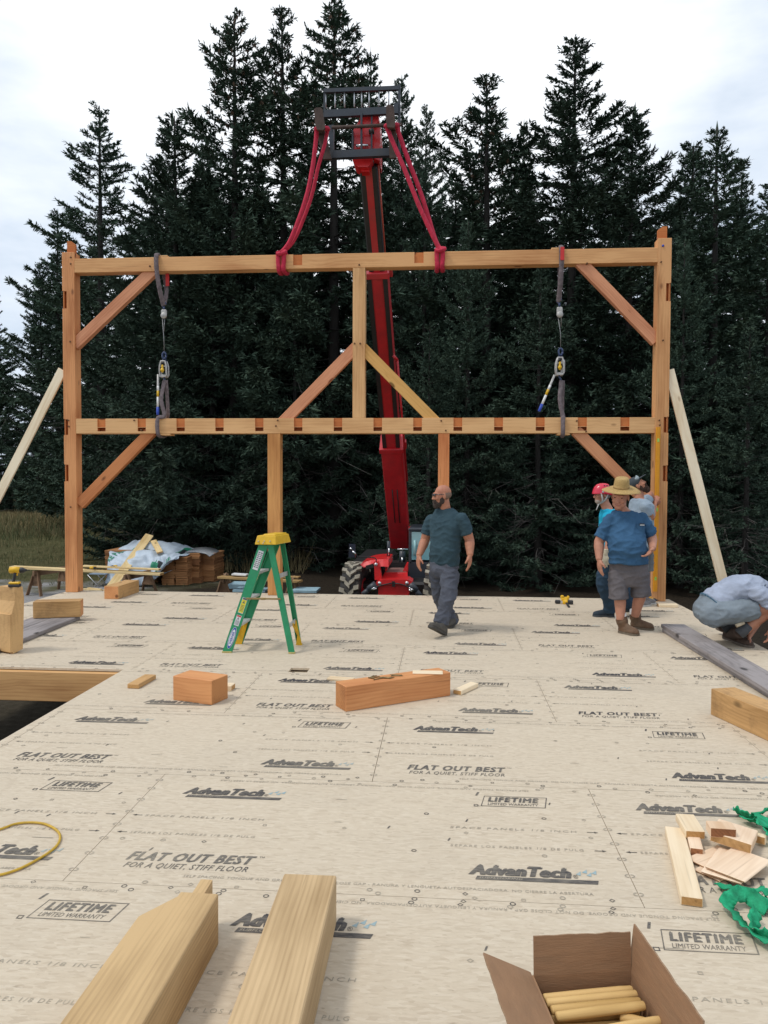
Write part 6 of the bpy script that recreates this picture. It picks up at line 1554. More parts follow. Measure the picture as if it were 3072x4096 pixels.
def hand(mb, w_, d, palm, thumb, curl=.5, s=1.0):
    """palm with four bent fingers of unequal length and a thumb from the side of the palm"""
    d = Vector(d).normalized(); pn = Vector(palm); pn = (pn-d*pn.dot(d)).normalized(); t = d.cross(pn); 
    if t.dot(Vector(thumb)) < 0: t = -t
    w_ = Vector(w_); M = Matrix((t, d, t.cross(d))).transposed()
    mb.tube([w_-d*.02*s, w_+d*.015*s, w_+d*.05*s, w_+d*.088*s], [r*s for r in (.026, .032, .040, .038)], 12, flat=None) if False else None
    mb.ell(w_+d*.048*s, (.041*s, .055*s, .019*s), M); mb.ell(w_+d*.01*s, (.028*s, .03*s, .02*s), M); mb.ell(w_+d*.035*s+t*.026*s+pn*.008*s, (.018*s, .034*s, .018*s), M)
    for i, (o, ln) in enumerate(((.030, .072), (.010, .080), (-.011, .075), (-.031, .058))):
        p = w_+d*(.088-.006*abs(i-1))*s+t*o*s; a = curl*(.8+.15*i); dd = (d+t*(o*1.6)).normalized(); pts = [p-dd*.02*s, p]; 
        for j, f in enumerate((.42, .33, .25)):
            ang = a*(j+.6)*.62; pts.append(pts[-1]+(dd*math.cos(ang)+pn*math.sin(ang))*ln*f*s)
        mb.tube(pts, [.0095*s, .0098*s, .0090*s, .0082*s, .0066*s], 8)
    p = w_+d*.028*s+t*.032*s; q = p+(d*.55+t*.75+pn*.25).normalized()*.038*s; mb.tube([p-t*.012*s, p, q, q+(d*.85+t*.25+pn*.35).normalized()*.034*s], [.012*s, .0125*s, .0108*s, .0082*s], 8)
def torso(mb, specs, grow=0., n=22, ends=True):
    rings = []
    for c, a, b, r, f in specs:
        c, r, f = Vector(c), Vector(r).normalized(), Vector(f).normalized(); q = []
        for j in range(n):
            t = 2*math.pi*j/n; x, y = math.cos(t), math.sin(t); e = .90
            q.append(c+r*(a+grow)*math.copysign(abs(x)**e, x)+f*(b+grow)*math.copysign(abs(y)**e, y))
        rings.append(q)
    mb.ring_loft(rings)
def folds(amp, fx=5., fz=9., seed=0):
    def d(co):
        a = noise.noise((co.x*fx, co.y*fx, co.z*fz+seed))+.5*noise.noise((co.x*fx*2.3+3, co.y*fx*2.3, co.z*fz*2.1+seed)); b = 1-abs(noise.noise((co.x*4.5+co.z*7, co.y*4.5, co.z*10-co.x*6+seed))); c = 1-abs(noise.noise((co.x*9-co.z*6, co.y*9, co.z*14+co.x*8+seed*2)))
        return amp*(a*.45+(b**4)*1.0+(c**4)*.45-.45)
    return d
def boot(par, heel, toe, ankle, mats, h=.10, wd=.048, sole=.022, name='boot', shaft=.05, soft=0.):
    """shoe with a welted sole, rounded toe and a shaft that wraps the ankle"""
    heel, toe, ankle = Vector(heel), Vector(toe), Vector(ankle); d = (toe-heel); ln = d.length; d.normalize(); s = d.cross(Vector((0, 0, 1))).normalized(); u = s.cross(d)
    mb = MB(); prof = [(.0, .030, .055), (.04, .038, .075), (.12, .040, .085), (.30, .043, .095), (.5, .047, .070), (.72, .052, .055), (.88, .046, .045), (.97, .030, .032), (1.0, .012, .015)]
    rings = []
    for t, w_, hh in prof:
        c = heel+d*ln*t+u*sole; hh *= h/.10; q = []
        for j in range(16):
            a = 2*math.pi*j/16; y = math.sin(a); q.append(c+s*w_*wd/.048*math.cos(a)*(1 if y < 0 else .93)+u*(max(0, y)*hh+min(0, y)*.004+.002))
        rings.append(q)
    mb.ring_loft(rings)
    base = heel+d*ln*.22+u*(sole+.05)
    mb.tube([base-u*.02, base+(ankle-base)*.5, ankle], [.046, shaft*1.02, shaft], 14); mb.ell(heel+d*ln*.10+u*(sole+.03), (.036, .036, .04))
    o = fused(mb, name, mats[0], par, .008, 2, folds(.002, 20, 24))
    mb = MB(); a = []; b = []
    for t, w_ in ((0, .02), (.03, .036), (.15, .042), (.35, .040), (.55, .047), (.75, .054), (.9, .048), (.98, .032), (1.01, .012)):
        a.append(heel+d*ln*t+s*w_*wd/.048); b.append(heel+d*ln*t-s*w_*wd/.048)
    loop = a+b[::-1]; mb.ring_loft([loop, [p+u*sole for p in loop]]); mb.build('sole', mats[1], o, smooth=False)
    return o
def legs_tube(mb, pts, rad, n=14): mb.tube(cr(pts, 4), np.interp(np.linspace(0, len(pts)-1, (len(pts)-1)*4+1), range(len(pts)), rad).tolist(), n)
def person(label, loc):
    return thing('person', label, 'person', loc)
px_ = lambda x, y, Y: pl(x, y, Y)

# ------------------------------------------------------------------ bald bearded man walking
def bald_man():
    root = person('bald bearded person in sunglasses, dark teal shirt and grey trousers walking across the deck', tuple(fl(1775, 2530)))
    f = Vector((-.50, -.86, 0)).normalized(); r = f.cross(Vector((0, 0, 1))); hc = px_(1767, 1982, 8.80); hf = (-.95, -.26, -.04)
    SL, SR = px_(1846, 2070, 8.70), px_(1727, 2072, 8.95); EL, WL = px_(1878, 2160, 8.74), px_(1880, 2222, 8.64); ER, WR = px_(1700, 2162, 8.98), px_(1675, 2224, 8.84)
    tor = [(px_(1776, 2282, 8.84), .15, .10, r, f), (px_(1777, 2250, 8.84), .175, .125, r, f), (px_(1779, 2200, 8.82), .178, .135, r, f), (px_(1782, 2150, 8.82), .180, .130, r, f), (px_(1784, 2105, 8.82), .195, .125, r, f), (px_(1784, 2075, 8.83), .195, .105, r, f), (px_(1783, 2056, 8.84), .165, .085, r, f), (px_(1781, 2040, 8.85), .112, .075, r, f), (px_(1780, 2027, 8.86), .075, .064, r, f)]
    mb = MB(); at, M = head(mb, hc, hf, s=1.0, jaw=1.05)
    mb.tube([at(0, -.022, -.05), at(0, -.035, -.12), px_(1781, 2050, 8.85)], [.060, .060, .070], 14)
    torso(mb, tor, -.022); arm(mb, (SL, EL, WL), 1.28); arm(mb, (SR, ER, WR), 1.28)
    hand(mb, WL, (-.03, -.05, -1), (-.8, .3, 0), (-.5, -.85, 0), .55, 1.14); hand(mb, WR, (-.05, -.12, -1), (.7, .35, 0), (.1, -1, 0), .6, 1.14)
    body = fused(mb, 'body', M_SKIN, root, .0062, 2)
    # stubble round the back of the head, beard, sunglasses
    mb = MB()
    for p, q in (((0, -.030, .012), (.0765, .0865, .066)),): mb.ell(at(*p), q, M)
    fused(mb, 'hair', M_STUB, root, .006, 1)
    mb = MB()
    for p, q in (((0, .045, -.088), (.052, .060, .050)), ((0, .068, -.112), (.036, .042, .040)), ((0, .095, -.052), (.030, .014, .010))): mb.ell(at(*p), q, M)
    for e in (-1, 1): mb.ell(at(e*.058, .012, -.055), (.012, .030, .045), M); mb.ell(at(e*.030, .090, -.068), (.012, .018, .022), M)
    fused(mb, 'beard', M_BEARD, root, .006, 1, lambda co: .003*noise.noise(co*90))
    mb = MB()
    for e in (-1, 1):
        mb.ell(at(e*.033, .096, .008), (.030, .010, .019), M); mb.tube([at(e*.058, .088, .014), at(e*.078, .03, .014), at(e*.079, -.005, .012)], .0045, 6)
    mb.tube([at(-.012, .106, .012), at(.012, .106, .012)], .005, 6); g = mb.build('sunglasses', mat('black_lens', (.008, .010, .016, 1), .12, .05, 10, 0, coat=1), root)
    # shirt
    mb = MB(); torso(mb, tor[:-1]+[(px_(1780, 2032, 8.86), .088, .074, r, f)], .006)
    for s_, e_, k in ((SL, EL, 1), (SR, ER, -1)):
        d = (e_-s_); mb.ell(s_-Vector((0, 0, .012)), (.070, .068, .064)); mb.tube([s_+d*.02, s_+d*.35, s_+d*.72], [.068, .070, .075], 14)
    sh = fused(mb, 'shirt', cloth('teal_shirt', (.038, .070, .088, 1)), root, .010, 3, folds(.013, 4.5, 6))
    mb = MB(); P = [px_(1780, 2033, 8.86)+r*.080*math.cos(a)+f*(.066*math.sin(a)+.004)+Vector((0, 0, -.032*max(0, math.sin(a)))) for a in np.linspace(0, 2*math.pi, 22)[:-1]]; mb.tube(P, .008, 6, closed=True); mb.build('collar', cloth('teal_collar', (.028, .052, .066, 1)), sh)
    # trousers
    HL, KL, AL = px_(1800, 2290, 8.78), px_(1792, 2390, 8.62), px_(1763, 2492, 8.60); HR, KR, AR = px_(1752, 2290, 8.92), px_(1757, 2378, 8.96), px_(1808, 2488, 9.20)
    mb = MB(); torso(mb, [(px_(1777, 2312, 8.85), .14, .10, r, f), (px_(1777, 2285, 8.84), .172, .128, r, f), (px_(1777, 2250, 8.84), .170, .122, r, f), (px_(1778, 2236, 8.83), .162, .112, r, f)])
    legs_tube(mb, [HL, HL+(KL-HL)*.5, KL, KL+(AL-KL)*.5, AL], [.108, .100, .086, .084, .088]); legs_tube(mb, [HR, HR+(KR-HR)*.5, KR, KR+(AR-KR)*.5, AR], [.108, .098, .084, .080, .084])
    t = fused(mb, 'trousers', cloth('grey_trousers', (.085, .092, .115, 1)), root, .010, 3, folds(.019, 5.5, 9.5, 7))
    mb = MB(); c = px_(1812, 2300, 8.70); mb.box(c+r*-.075+Vector((0, 0, -.02)), (.02, .10, .13), bev=.008)
    mb.bm.free()
    bm_ = (mat('shoe_dark', (.075, .066, .055, 1), .85, .25, 20, .3), mat('shoe_sole', (.06, .056, .05, 1), .9, .3, 30, .4))
    h = fl(1772, 2545); h.z = .005; toe = px_(1724, 2512, h.y-.20); boot(root, h+Vector((.02, .02, .0)), h+(toe-h).normalized()*.30, AL+Vector((0, 0, -.01)), bm_, shaft=.052, name='shoe')
    h2 = fl(1826, 2505); h2.z = .03; boot(root, h2+Vector((.0, .10, .03)), h2+Vector((-.10, -.17, -.027)), AR, bm_, shaft=.052, name='shoe')
bald_man()

# ------------------------------------------------------------------ man in the straw hat
def hat_man():
    root = person('smiling person in a wide straw hat, blue t-shirt, grey shorts and brown boots', tuple(fl(2520, 2530)))
    Y = 8.98; f = Vector((-.22, -.97, 0)).normalized(); r = f.cross(Vector((0, 0, 1))); hc = px_(2482, 1985, Y-.05); hf = Vector((-.42, -.88, -.22)); hu = Vector((.05, -.15, 1))
    SL, SR = px_(2562, 2070, Y), px_(2441, 2076, Y); EL, WL = px_(2607, 2148, Y+.06), px_(2611, 2196, Y-.20); ER, WR = px_(2396, 2168, Y+.02), px_(2397, 2240, Y-.08)
    b = lambda x, y, a, bb, o=0: (px_(x, y, Y)+f*o, a, bb, r, f)
    tor = [b(2513, 2252, .18, .13), b(2513, 2236, .205, .17, .02), b(2511, 2205, .212, .20, .045), b(2507, 2160, .205, .195, .045), b(2503, 2115, .195, .155, .015), b(2502, 2082, .185, .12), b(2500, 2060, .158, .098), b(2497, 2049, .128, .088), b(2492, 2037, .088, .078)]
    mb = MB(); at, M = head(mb, hc, hf, hu, 1.19, 1.28); mb.tube([at(0, -.02, -.05), at(0, -.03, -.12), px_(2494, 2052, Y)], [.066, .068, .078], 14)
    mb.ell(at(0, .03, -.11), (.05, .05, .03), M)
    torso(mb, tor, -.025); arm(mb, (SL, EL, WL), 1.34); arm(mb, (SR, ER, WR), 1.34)
    hand(mb, WL, (-.62, -.45, -.55), (-.5, .2, .9), (.3, -.5, .9), .55, 1.16); hand(mb, WR, (.08, -.05, -1), (.75, .25, 0), (.1, -1, 0), .4, 1.16)
    for K, A in ((px_(2480, 2380, Y-.03), px_(2482, 2470, Y-.07)), (px_(2561, 2380, Y), px_(2540, 2455, Y+.06))):
        H = K+Vector((0, 0, .25)); legs_tube(mb, [H, K, K+(A-K)*.35, A+Vector((0, 0, -.03))], [.080, .066, .066, .045])
    mb.ell(px_(2515, 2285, Y), (.16, .10, .10))
    for e in (2480, 2561): mb.tube([px_(e, 2290, Y), px_(e, 2352, Y)], [.075, .07], 12)
    fused(mb, 'body', M_SKIN2, root, .0064, 2)
    mb = MB()
    for e in (-1, 1): mb.ell(at(e*.033, .092, .005), (.010, .005, .0045), M)
    mb.build('eyes', M_EYE, root); mb = MB(); mb.tube([at(-.030, .080, -.058), at(-.014, .096, -.067), at(.014, .096, -.067), at(.030, .080, -.058)], .0045, 6); mb.build('mouth', M_LIP, root)
    mb = MB(); mb.ell(at(0, -.035, .0), (.079, .085, .055), M); fused(mb, 'hair', M_GHAIR, root, .007, 1)
    # hat: crown, sagging brim, band
    hm = mat('straw', (.50, .33, .12, 1), .8, .22, 60, .8, stretch=(1, 1, 3), dirt=((.36, .23, .08, 1), .5)); n = 40; mb = MB(); rings = []
    hb = at(0, -.01, .075); R_ = M
    def ringp(rx, ry, z, sag=0):
        q = []
        for j in range(n):
            a = 2*math.pi*j/n; q.append(hb+R_ @ Vector((rx*math.cos(a), ry*math.sin(a), z+sag*(math.cos(2*a)*-.5-.35)+.006*math.sin(3*a)*(1 if sag else 0))))
        return q
    rings = [ringp(.030, .045, .122), ringp(.062, .082, .126), ringp(.078, .098, .112), ringp(.084, .104, .06), ringp(.090, .108, .012), ringp(.105, .122, .002), ringp(.165, .175, -.004, .008), ringp(.215, .214, -.010, .022), ringp(.216, .215, -.015, .022), ringp(.165, .175, -.010, .008), ringp(.100, .118, -.006), ringp(.084, .102, -.002), ringp(.07, .09, .05)]
    mb.ring_loft(rings); h = mb.build('straw_hat', hm, root, smooth=True)
    mb = MB(); rr = [ringp(.0915, .1095, .010), ringp(.0895, .1075, .030), ringp(.0865, .1045, .030), ringp(.0875, .1055, .010)]; mb.ring_loft(rr, closed=True); mb.build('hat_band', mat('straw_band', (.34, .21, .075, 1), .8, .2, 40, .5), h)
    # t-shirt
    mb = MB(); torso(mb, tor[1:-1]+[b(2494, 2044, .10, .084)], .008); torso(mb, [b(2513, 2252, .214, .172, .025), b(2512, 2234, .214, .178, .025)], .004)
    for s_, e_ in ((SL, EL), (SR, ER)):
        d = e_-s_; mb.ell(s_-Vector((0, 0, .012)), (.076, .074, .070)); mb.tube([s_+d*.02, s_+d*.35, s_+d*.85], [.074, .080, .090], 14)
    sh = fused(mb, 'shirt', cloth('blue_shirt', (.042, .105, .195, 1)), root, .010, 3, folds(.017, 4.5, 6.5, 3))
    mb = MB(); c = px_(2494, 2047, Y); P = [c+r*.092*math.cos(a)+f*(.085*math.sin(a)+.006)+Vector((0, 0, -.040*max(0, math.sin(a)))) for a in np.linspace(0, 2*math.pi, 24)[:-1]]; mb.tube(P, .009, 6, closed=True); mb.build('collar', cloth('blue_collar', (.034, .082, .155, 1)), sh)
    mb = MB(); c = px_(2563, 2112, Y-.17); q = [c+Vector((x, 0, z)) for x, z in ((-.045, .05), (.045, .045), (.045, -.05), (0, -.065), (-.045, -.05))]; q = [v+Vector((0, .02*abs(v.x-c.x)*10, 0)) for v in q]; mb.ring_loft([q, [v+Vector((0, .02, 0)) for v in q]]); pk = mb.build('pocket', cloth('blue_pocket', (.044, .108, .20, 1)), sh, smooth=False)
    mb = MB(); mb.box(c+Vector((.012, -.004, .045)), (.05, .012, .014)); mb.build('phone', M_TBLK, pk); mb = MB(); mb.box(c+Vector((.014, -.008, .034)), (.05, .008, .012)); mb.build('phone_edge', M_GALV, pk)
    # shorts
    mb = MB(); torso(mb, [b(2516, 2345, .17, .11), b(2515, 2300, .215, .15), b(2514, 2250, .210, .16), b(2513, 2232, .200, .15)])
    for x0, x1, y1, dy in ((2472, 2474, 2394, -.03), (2560, 2565, 2386, 0)): mb.tube([px_(x0, 2290, Y), px_(x0, 2340, Y+dy), px_(x1, y1, Y+dy)], [.112, .110, .114], 16)
    fused(mb, 'shorts', cloth('grey_shorts', (.130, .118, .124, 1)), root, .010, 3, folds(.011, 4, 6, 5))
    # socks and boots
    bm_ = (mat('boot_brown', (.125, .068, .036, 1), .8, .3, 16, .4, dirt=((.20, .15, .10, 1), .5)), mat('boot_sole', (.15, .12, .085, 1), .9, .25, 30, .3)); wm_ = mat('sock_white', (.72, .72, .72, 1), .9, .06, 40, .3)
    h1 = fl(2478, 2530); h1.z = .002; t1 = h1+Vector((.165, -.19, 0)); A1 = px_(2484, 2462, h1.y-.02); boot(root, h1, t1, A1+Vector((0, 0, -.02)), bm_, shaft=.066, h=.12, wd=.056)
    h2 = fl(2524, 2512); h2.z = .002; t2 = h2+Vector((.235, -.12, 0)); A2 = px_(2540, 2447, h2.y-.02); boot(root, h2, t2, A2+Vector((0, 0, -.02)), bm_, shaft=.066, h=.12, wd=.056)
    for A in (A1, A2): mb = MB(); mb.tube([A+Vector((0, 0, -.05)), A+Vector((0, 0, .0)), A+Vector((.0, 0, .03))], [.062, .061, .058], 14); mb.build('sock', wm_, root)
hat_man()

# ------------------------------------------------------------------ man in the red helmet, behind
def helmet_man():
    root = person('person in a red climbing helmet and turquoise shirt partly behind the straw hat', tuple(fl(2440, 2468)))
    Y = 9.98; f = Vector((-.95, -.30, 0)).normalized(); r = f.cross(Vector((0, 0, 1))); hc = px_(2408, 1976, Y); hf = (-.97, -.22, -.06)
    b = lambda x, y, a, bb: (px_(x, y, Y), a, bb, r, f)
    tor = [b(2452, 2225, .155, .11), b(2450, 2200, .165, .125), b(2446, 2150, .170, .125), b(2442, 2100, .185, .120), b(2440, 2068, .190, .105), b(2436, 2046, .15, .08), b(2430, 2030, .075, .065)]
    SL, EL, WL = px_(2432, 2070, Y-.17), px_(2438, 2160, Y-.20), px_(2424, 2212, Y-.26); SR, ER, WR = px_(2450, 2070, Y+.18), px_(2470, 2150, Y+.2), px_(2450, 2210, Y+.15)
    mb = MB(); at, M = head(mb, hc, hf, s=1.0); mb.tube([at(0, -.02, -.05), at(0, -.03, -.12), px_(2432, 2040, Y)], [.056, .058, .068], 14); torso(mb, tor, -.02); arm(mb, (SL, EL, WL)); arm(mb, (SR, ER, WR)); hand(mb, WR, (-.1, 0, -1), (.2, -.8, 0), (-1, 0, 0), .6)
    mb.ell(WL, (.03, .03, .05)); fused(mb, 'body', M_SKIN2, root, .0066, 2)
    mb = MB(); mb.ell(at(0, .050, -.085), (.046, .048, .040), M); mb.ell(at(0, .084, -.055), (.026, .012, .009), M); fused(mb, 'beard', mat('white_stubble', (.42, .34, .29, 1), .9, .3, 60, .5), root, .006, 1)
    mb = MB(); mb.ell(at(0, -.04, -.012), (.078, .078, .065), M); fused(mb, 'hair', M_GHAIR, root, .007, 1)
    mb = MB()
    for e in (-1, 1):
        q = [at(e*.033+.022*math.cos(a), .104, .004+.016*math.sin(a)) for a in np.linspace(0, 6.28, 14)[:-1]]; mb.tube(q, .003, 5, closed=True); mb.tube([at(e*.055, .10, .01), at(e*.078, .0, .008)], .003, 5)
    mb.build('glasses', M_TBLK, root)
    hm = mat('red_helmet', (.60, .016, .05, 1), .3, .06, 6, 0, coat=.4); mb = MB(); n = 30; rings = []
    for rx, ry, z, sh in ((.02, .03, .150, 0), (.055, .075, .138, 0), (.082, .108, .105, 0), (.096, .126, .065, 0), (.100, .134, .030, .0), (.102, .140, .012, .008), (.094, .128, .012, .006), (.085, .11, .06, 0)):
        rings.append([at(0, -.008, 0)+M @ Vector((rx*math.cos(2*math.pi*j/n), ry*math.sin(2*math.pi*j/n)*(1.0), z-.012+sh*math.sin(2*math.pi*j/n)-.022*max(0, -math.sin(2*math.pi*j/n))*(1 if z < .06 else 0))) for j in range(n)])
    mb.ring_loft(rings); h = mb.build('helmet', hm, root, smooth=True)
    mb = MB()
    for e in (-1, 1):
        for y, z in ((-.085, .065), (-.05, .072), (-.015, .074), (-.075, .10), (-.04, .105), (-.005, .107)):
            k = math.sqrt(max(.05, 1-((y+.008)/.135)**2-((z-.0)/.16)**2)); mb.ell(at(e*.1005*k, y, z), (.005, .012, .008), M)
    mb.build('vent', M_TBLK, h)
    st = mat('grey_strap', (.42, .42, .40, 1), .7, .15, 40, .2); mb = MB()
    for e in (-1, 1):
        for y in (.05, -.05): mb.tube([at(e*.090, y, .015), at(e*.080, y*.4+.01, -.07), at(e*.060, .035, -.11)], .0065, 6, flat=(1.6, .5))
        mb.ell(at(e*.1, .03, .03), (.006, .013, .013), M)
    mb.tube([at(-.060, .035, -.11), at(0, .062, -.135), at(.060, .035, -.11)], .008, 6, flat=(1.6, .6)); mb.tube([at(-.03, .06, -.122), at(-.03, .085, -.165), at(-.03, .10, -.20)], .0085, 6, flat=(1.6, .5)); mb.build('chin_strap', st, h)
    mb = MB(); torso(mb, tor[:-1]+[b(2432, 2036, .085, .072)], .006)
    for s_, e_ in ((SL, EL), (SR, ER)): mb.ell(s_, (.078, .078, .07)); mb.tube([s_, s_+(e_-s_)*.75], [.076, .078], 14)
    fused(mb, 'shirt', cloth('turquoise_shirt', (.018, .33, .50, 1)), root, .010, 3, folds(.007, 5, 7, 11))
    mb = MB(); torso(mb, [b(2448, 2250, .14, .11), b(2448, 2225, .165, .13), b(2448, 2200, .160, .125)])
    legs_tube(mb, [px_(2438, 2235, Y-.08), px_(2418, 2300, Y-.10), px_(2415, 2340, Y-.1), px_(2434, 2400, Y-.05), px_(2440, 2446, Y)], [.115, .100, .088, .078, .078])
    legs_tube(mb, [px_(2462, 2235, Y+.10), px_(2485, 2330, Y+.12), px_(2520, 2400, Y+.05), px_(2532, 2432, Y+.0)], [.110, .088, .080, .078])
    fused(mb, 'jeans', cloth('dark_jeans', (.028, .052, .082, 1)), root, .010, 3, folds(.012, 4.5, 8, 13))
    mb = MB(); c = px_(2445, 2208, Y); P = [c+r*.168*math.cos(a)+f*.132*math.sin(a) for a in np.linspace(0, 6.28, 24)[:-1]]; mb.tube(P, .016, 6, closed=True, flat=(.5, 1.3)); mb.build('belt', mat('purple_belt', (.10, .03, .09, 1), .7), root)
    mb = MB(); hand(mb, WL, (-.05, -.1, -1), (.3, .8, 0), (-1, 0, 0), .5, 1.2); mb.tube([WL+Vector((0, 0, .05)), WL+Vector((0, 0, -.02))], [.040, .034], 12); fused(mb, 'glove', mat('pale_glove', (.50, .45, .34, 1), .9, .15, 20, .4), root, .007, 2)
    bm_ = (mat('blue_shoe', (.022, .036, .052, 1), .8, .2, 20, .3), mat('navy_sole', (.05, .06, .07, 1), .8, .2)); h1 = fl(2456, 2466); h1.z = .002
    boot(root, h1, h1+Vector((-.275, -.03, 0)), px_(2440, 2440, Y), bm_, shaft=.056, name='shoe'); h2 = fl(2550, 2446); h2.z = .01; boot(root, h2+Vector((0, 0, .02)), h2+Vector((-.26, -.06, -.008)), px_(2534, 2428, Y), bm_, shaft=.056, name='shoe')
helmet_man()

# ------------------------------------------------------------------ man in the cap steadying the level
def cap_man():
    root = person('bearded person in a grey cap looking up and holding the yellow level to the post', tuple(fl(2575, 2416)))
    Y = 11.0; f = Vector((.80, .58, 0)).normalized(); r = f.cross(Vector((0, 0, 1))); hc = px_(2549, 1941, Y); hf = Vector((.74, -.10, .62)); hu = Vector((-.62, .0, .78))
    b = lambda x, y, a, bb: (px_(x, y, Y), a, bb, r, f)
    tor = [b(2568, 2190, .15, .11), b(2567, 2165, .160, .12), b(2566, 2110, .165, .125), b(2566, 2060, .185, .125), b(2565, 2022, .190, .11), b(2560, 2003, .15, .085), b(2553, 1988, .075, .065)]
    SL, EL, WL = px_(2584, 2016, Y+.15), px_(2600, 1975, Y+.25), px_(2612, 2004, Y+.30); SR, ER, WR = px_(2582, 2028, Y-.17), px_(2606, 2072, Y-.12), px_(2620, 2014, Y+.22)
    mb = MB(); at, M = head(mb, hc, hf, hu, 1.03); mb.tube([at(0, -.02, -.05), at(0, -.05, -.11), px_(2556, 1996, Y)], [.058, .060, .070], 14); torso(mb, tor, -.02)
    arm(mb, (SL, EL, WL), 1.05); arm(mb, (SR, ER, WR), 1.05); hand(mb, WR, (.30, .35, .75), (.5, .8, -.2), (-.8, .3, .4), 1.0, 1.1); hand(mb, WL, (.55, .2, -.2), (.2, .9, 0), (0, 0, 1), 1.0, 1.05)
    for x, dy in ((2562, -.09), (2582, .10)): legs_tube(mb, [px_(x, 2185, Y+dy), px_(x+2, 2280, Y+dy), px_(x+4, 2330, Y+dy), px_(x+2, 2395, Y+dy)], [.085, .062, .060, .044])
    fused(mb, 'body', M_SKIN, root, .0068, 2)
    mb = MB()
    for p, q in (((0, .045, -.090), (.054, .062, .052)), ((0, .060, -.125), (.042, .046, .050)), ((0, .096, -.052), (.030, .014, .010))): mb.ell(at(*p), q, M)
    for e in (-1, 1): mb.ell(at(e*.060, .010, -.05), (.013, .028, .05), M); mb.ell(at(e*.03, .088, -.07), (.012, .018, .022), M)
    fused(mb, 'beard', M_BEARD2, root, .006, 1, lambda co: .004*noise.noise(co*80))
    mb = MB(); mb.ell(at(0, -.03, .0), (.079, .088, .07), M); fused(mb, 'hair', M_BEARD2, root, .007, 1)
    cm = cloth('grey_cap', (.060, .070, .078, 1)); mb = MB(); mb.ell(at(0, -.018, .052), (.084, .106, .082), M); mb.tube([at(0, .055, .060), at(0, .11, .056), at(0, .175, .046)], [.062, .068, .05], 16, flat=(1, .12)); c = fused(mb, 'cap', cm, root, .006, 2)
    mb = MB(); mb.ell(at(0, .066, .088), (.036, .02, .03), M); mb.ell(at(.055, .05, .085), (.025, .035, .026), M); fused(mb, 'cap_panel', cloth('pale_cap_panel', (.34, .40, .42, 1)), c, .006, 1) 
    mb = MB(); torso(mb, tor[:-1]+[b(2554, 1994, .085, .072)], .008)
    for s_, e_ in ((SL, EL), (SR, ER)): mb.ell(s_, (.080, .080, .07)); mb.tube([s_, s_+(e_-s_)*.62], [.078, .076], 14)
    fused(mb, 'shirt', cloth('pale_shirt', (.30, .37, .44, 1)), root, .010, 3, folds(.007, 5, 7, 17))
    mb = MB(); torso(mb, [b(2569, 2215, .14, .11), b(2568, 2190, .165, .13), b(2567, 2165, .158, .12)])
    for x, dy in ((2562, -.09), (2584, .10)): mb.tube([px_(x, 2190, Y+dy), px_(x+2, 2285, Y+dy)], [.105, .100], 14)
    fused(mb, 'shorts', cloth('cap_shorts', (.16, .17, .18, 1)), root, .011, 3, folds(.009, 5, 7, 19))
    bm_ = (mat('grey_shoe', (.18, .17, .17, 1), .8, .25, 20, .3), mat('pale_sole', (.45, .44, .42, 1), .8, .1))
    for x, dy in ((2562, -.09), (2582, .10)): h = px_(x, 2395, Y+dy); h.z = .002; boot(root, h-f*.07, h+f*.20, px_(x+2, 2393, Y+dy)+Vector((0, 0, .02)), bm_, shaft=.050, name='shoe')
cap_man()
driver(fl(2592, 2404)+Vector((0, .0, .04)), Matrix.Rotation(R(90), 3, 'X'), 'yellow cordless driver lying on the deck at the foot of the right post')

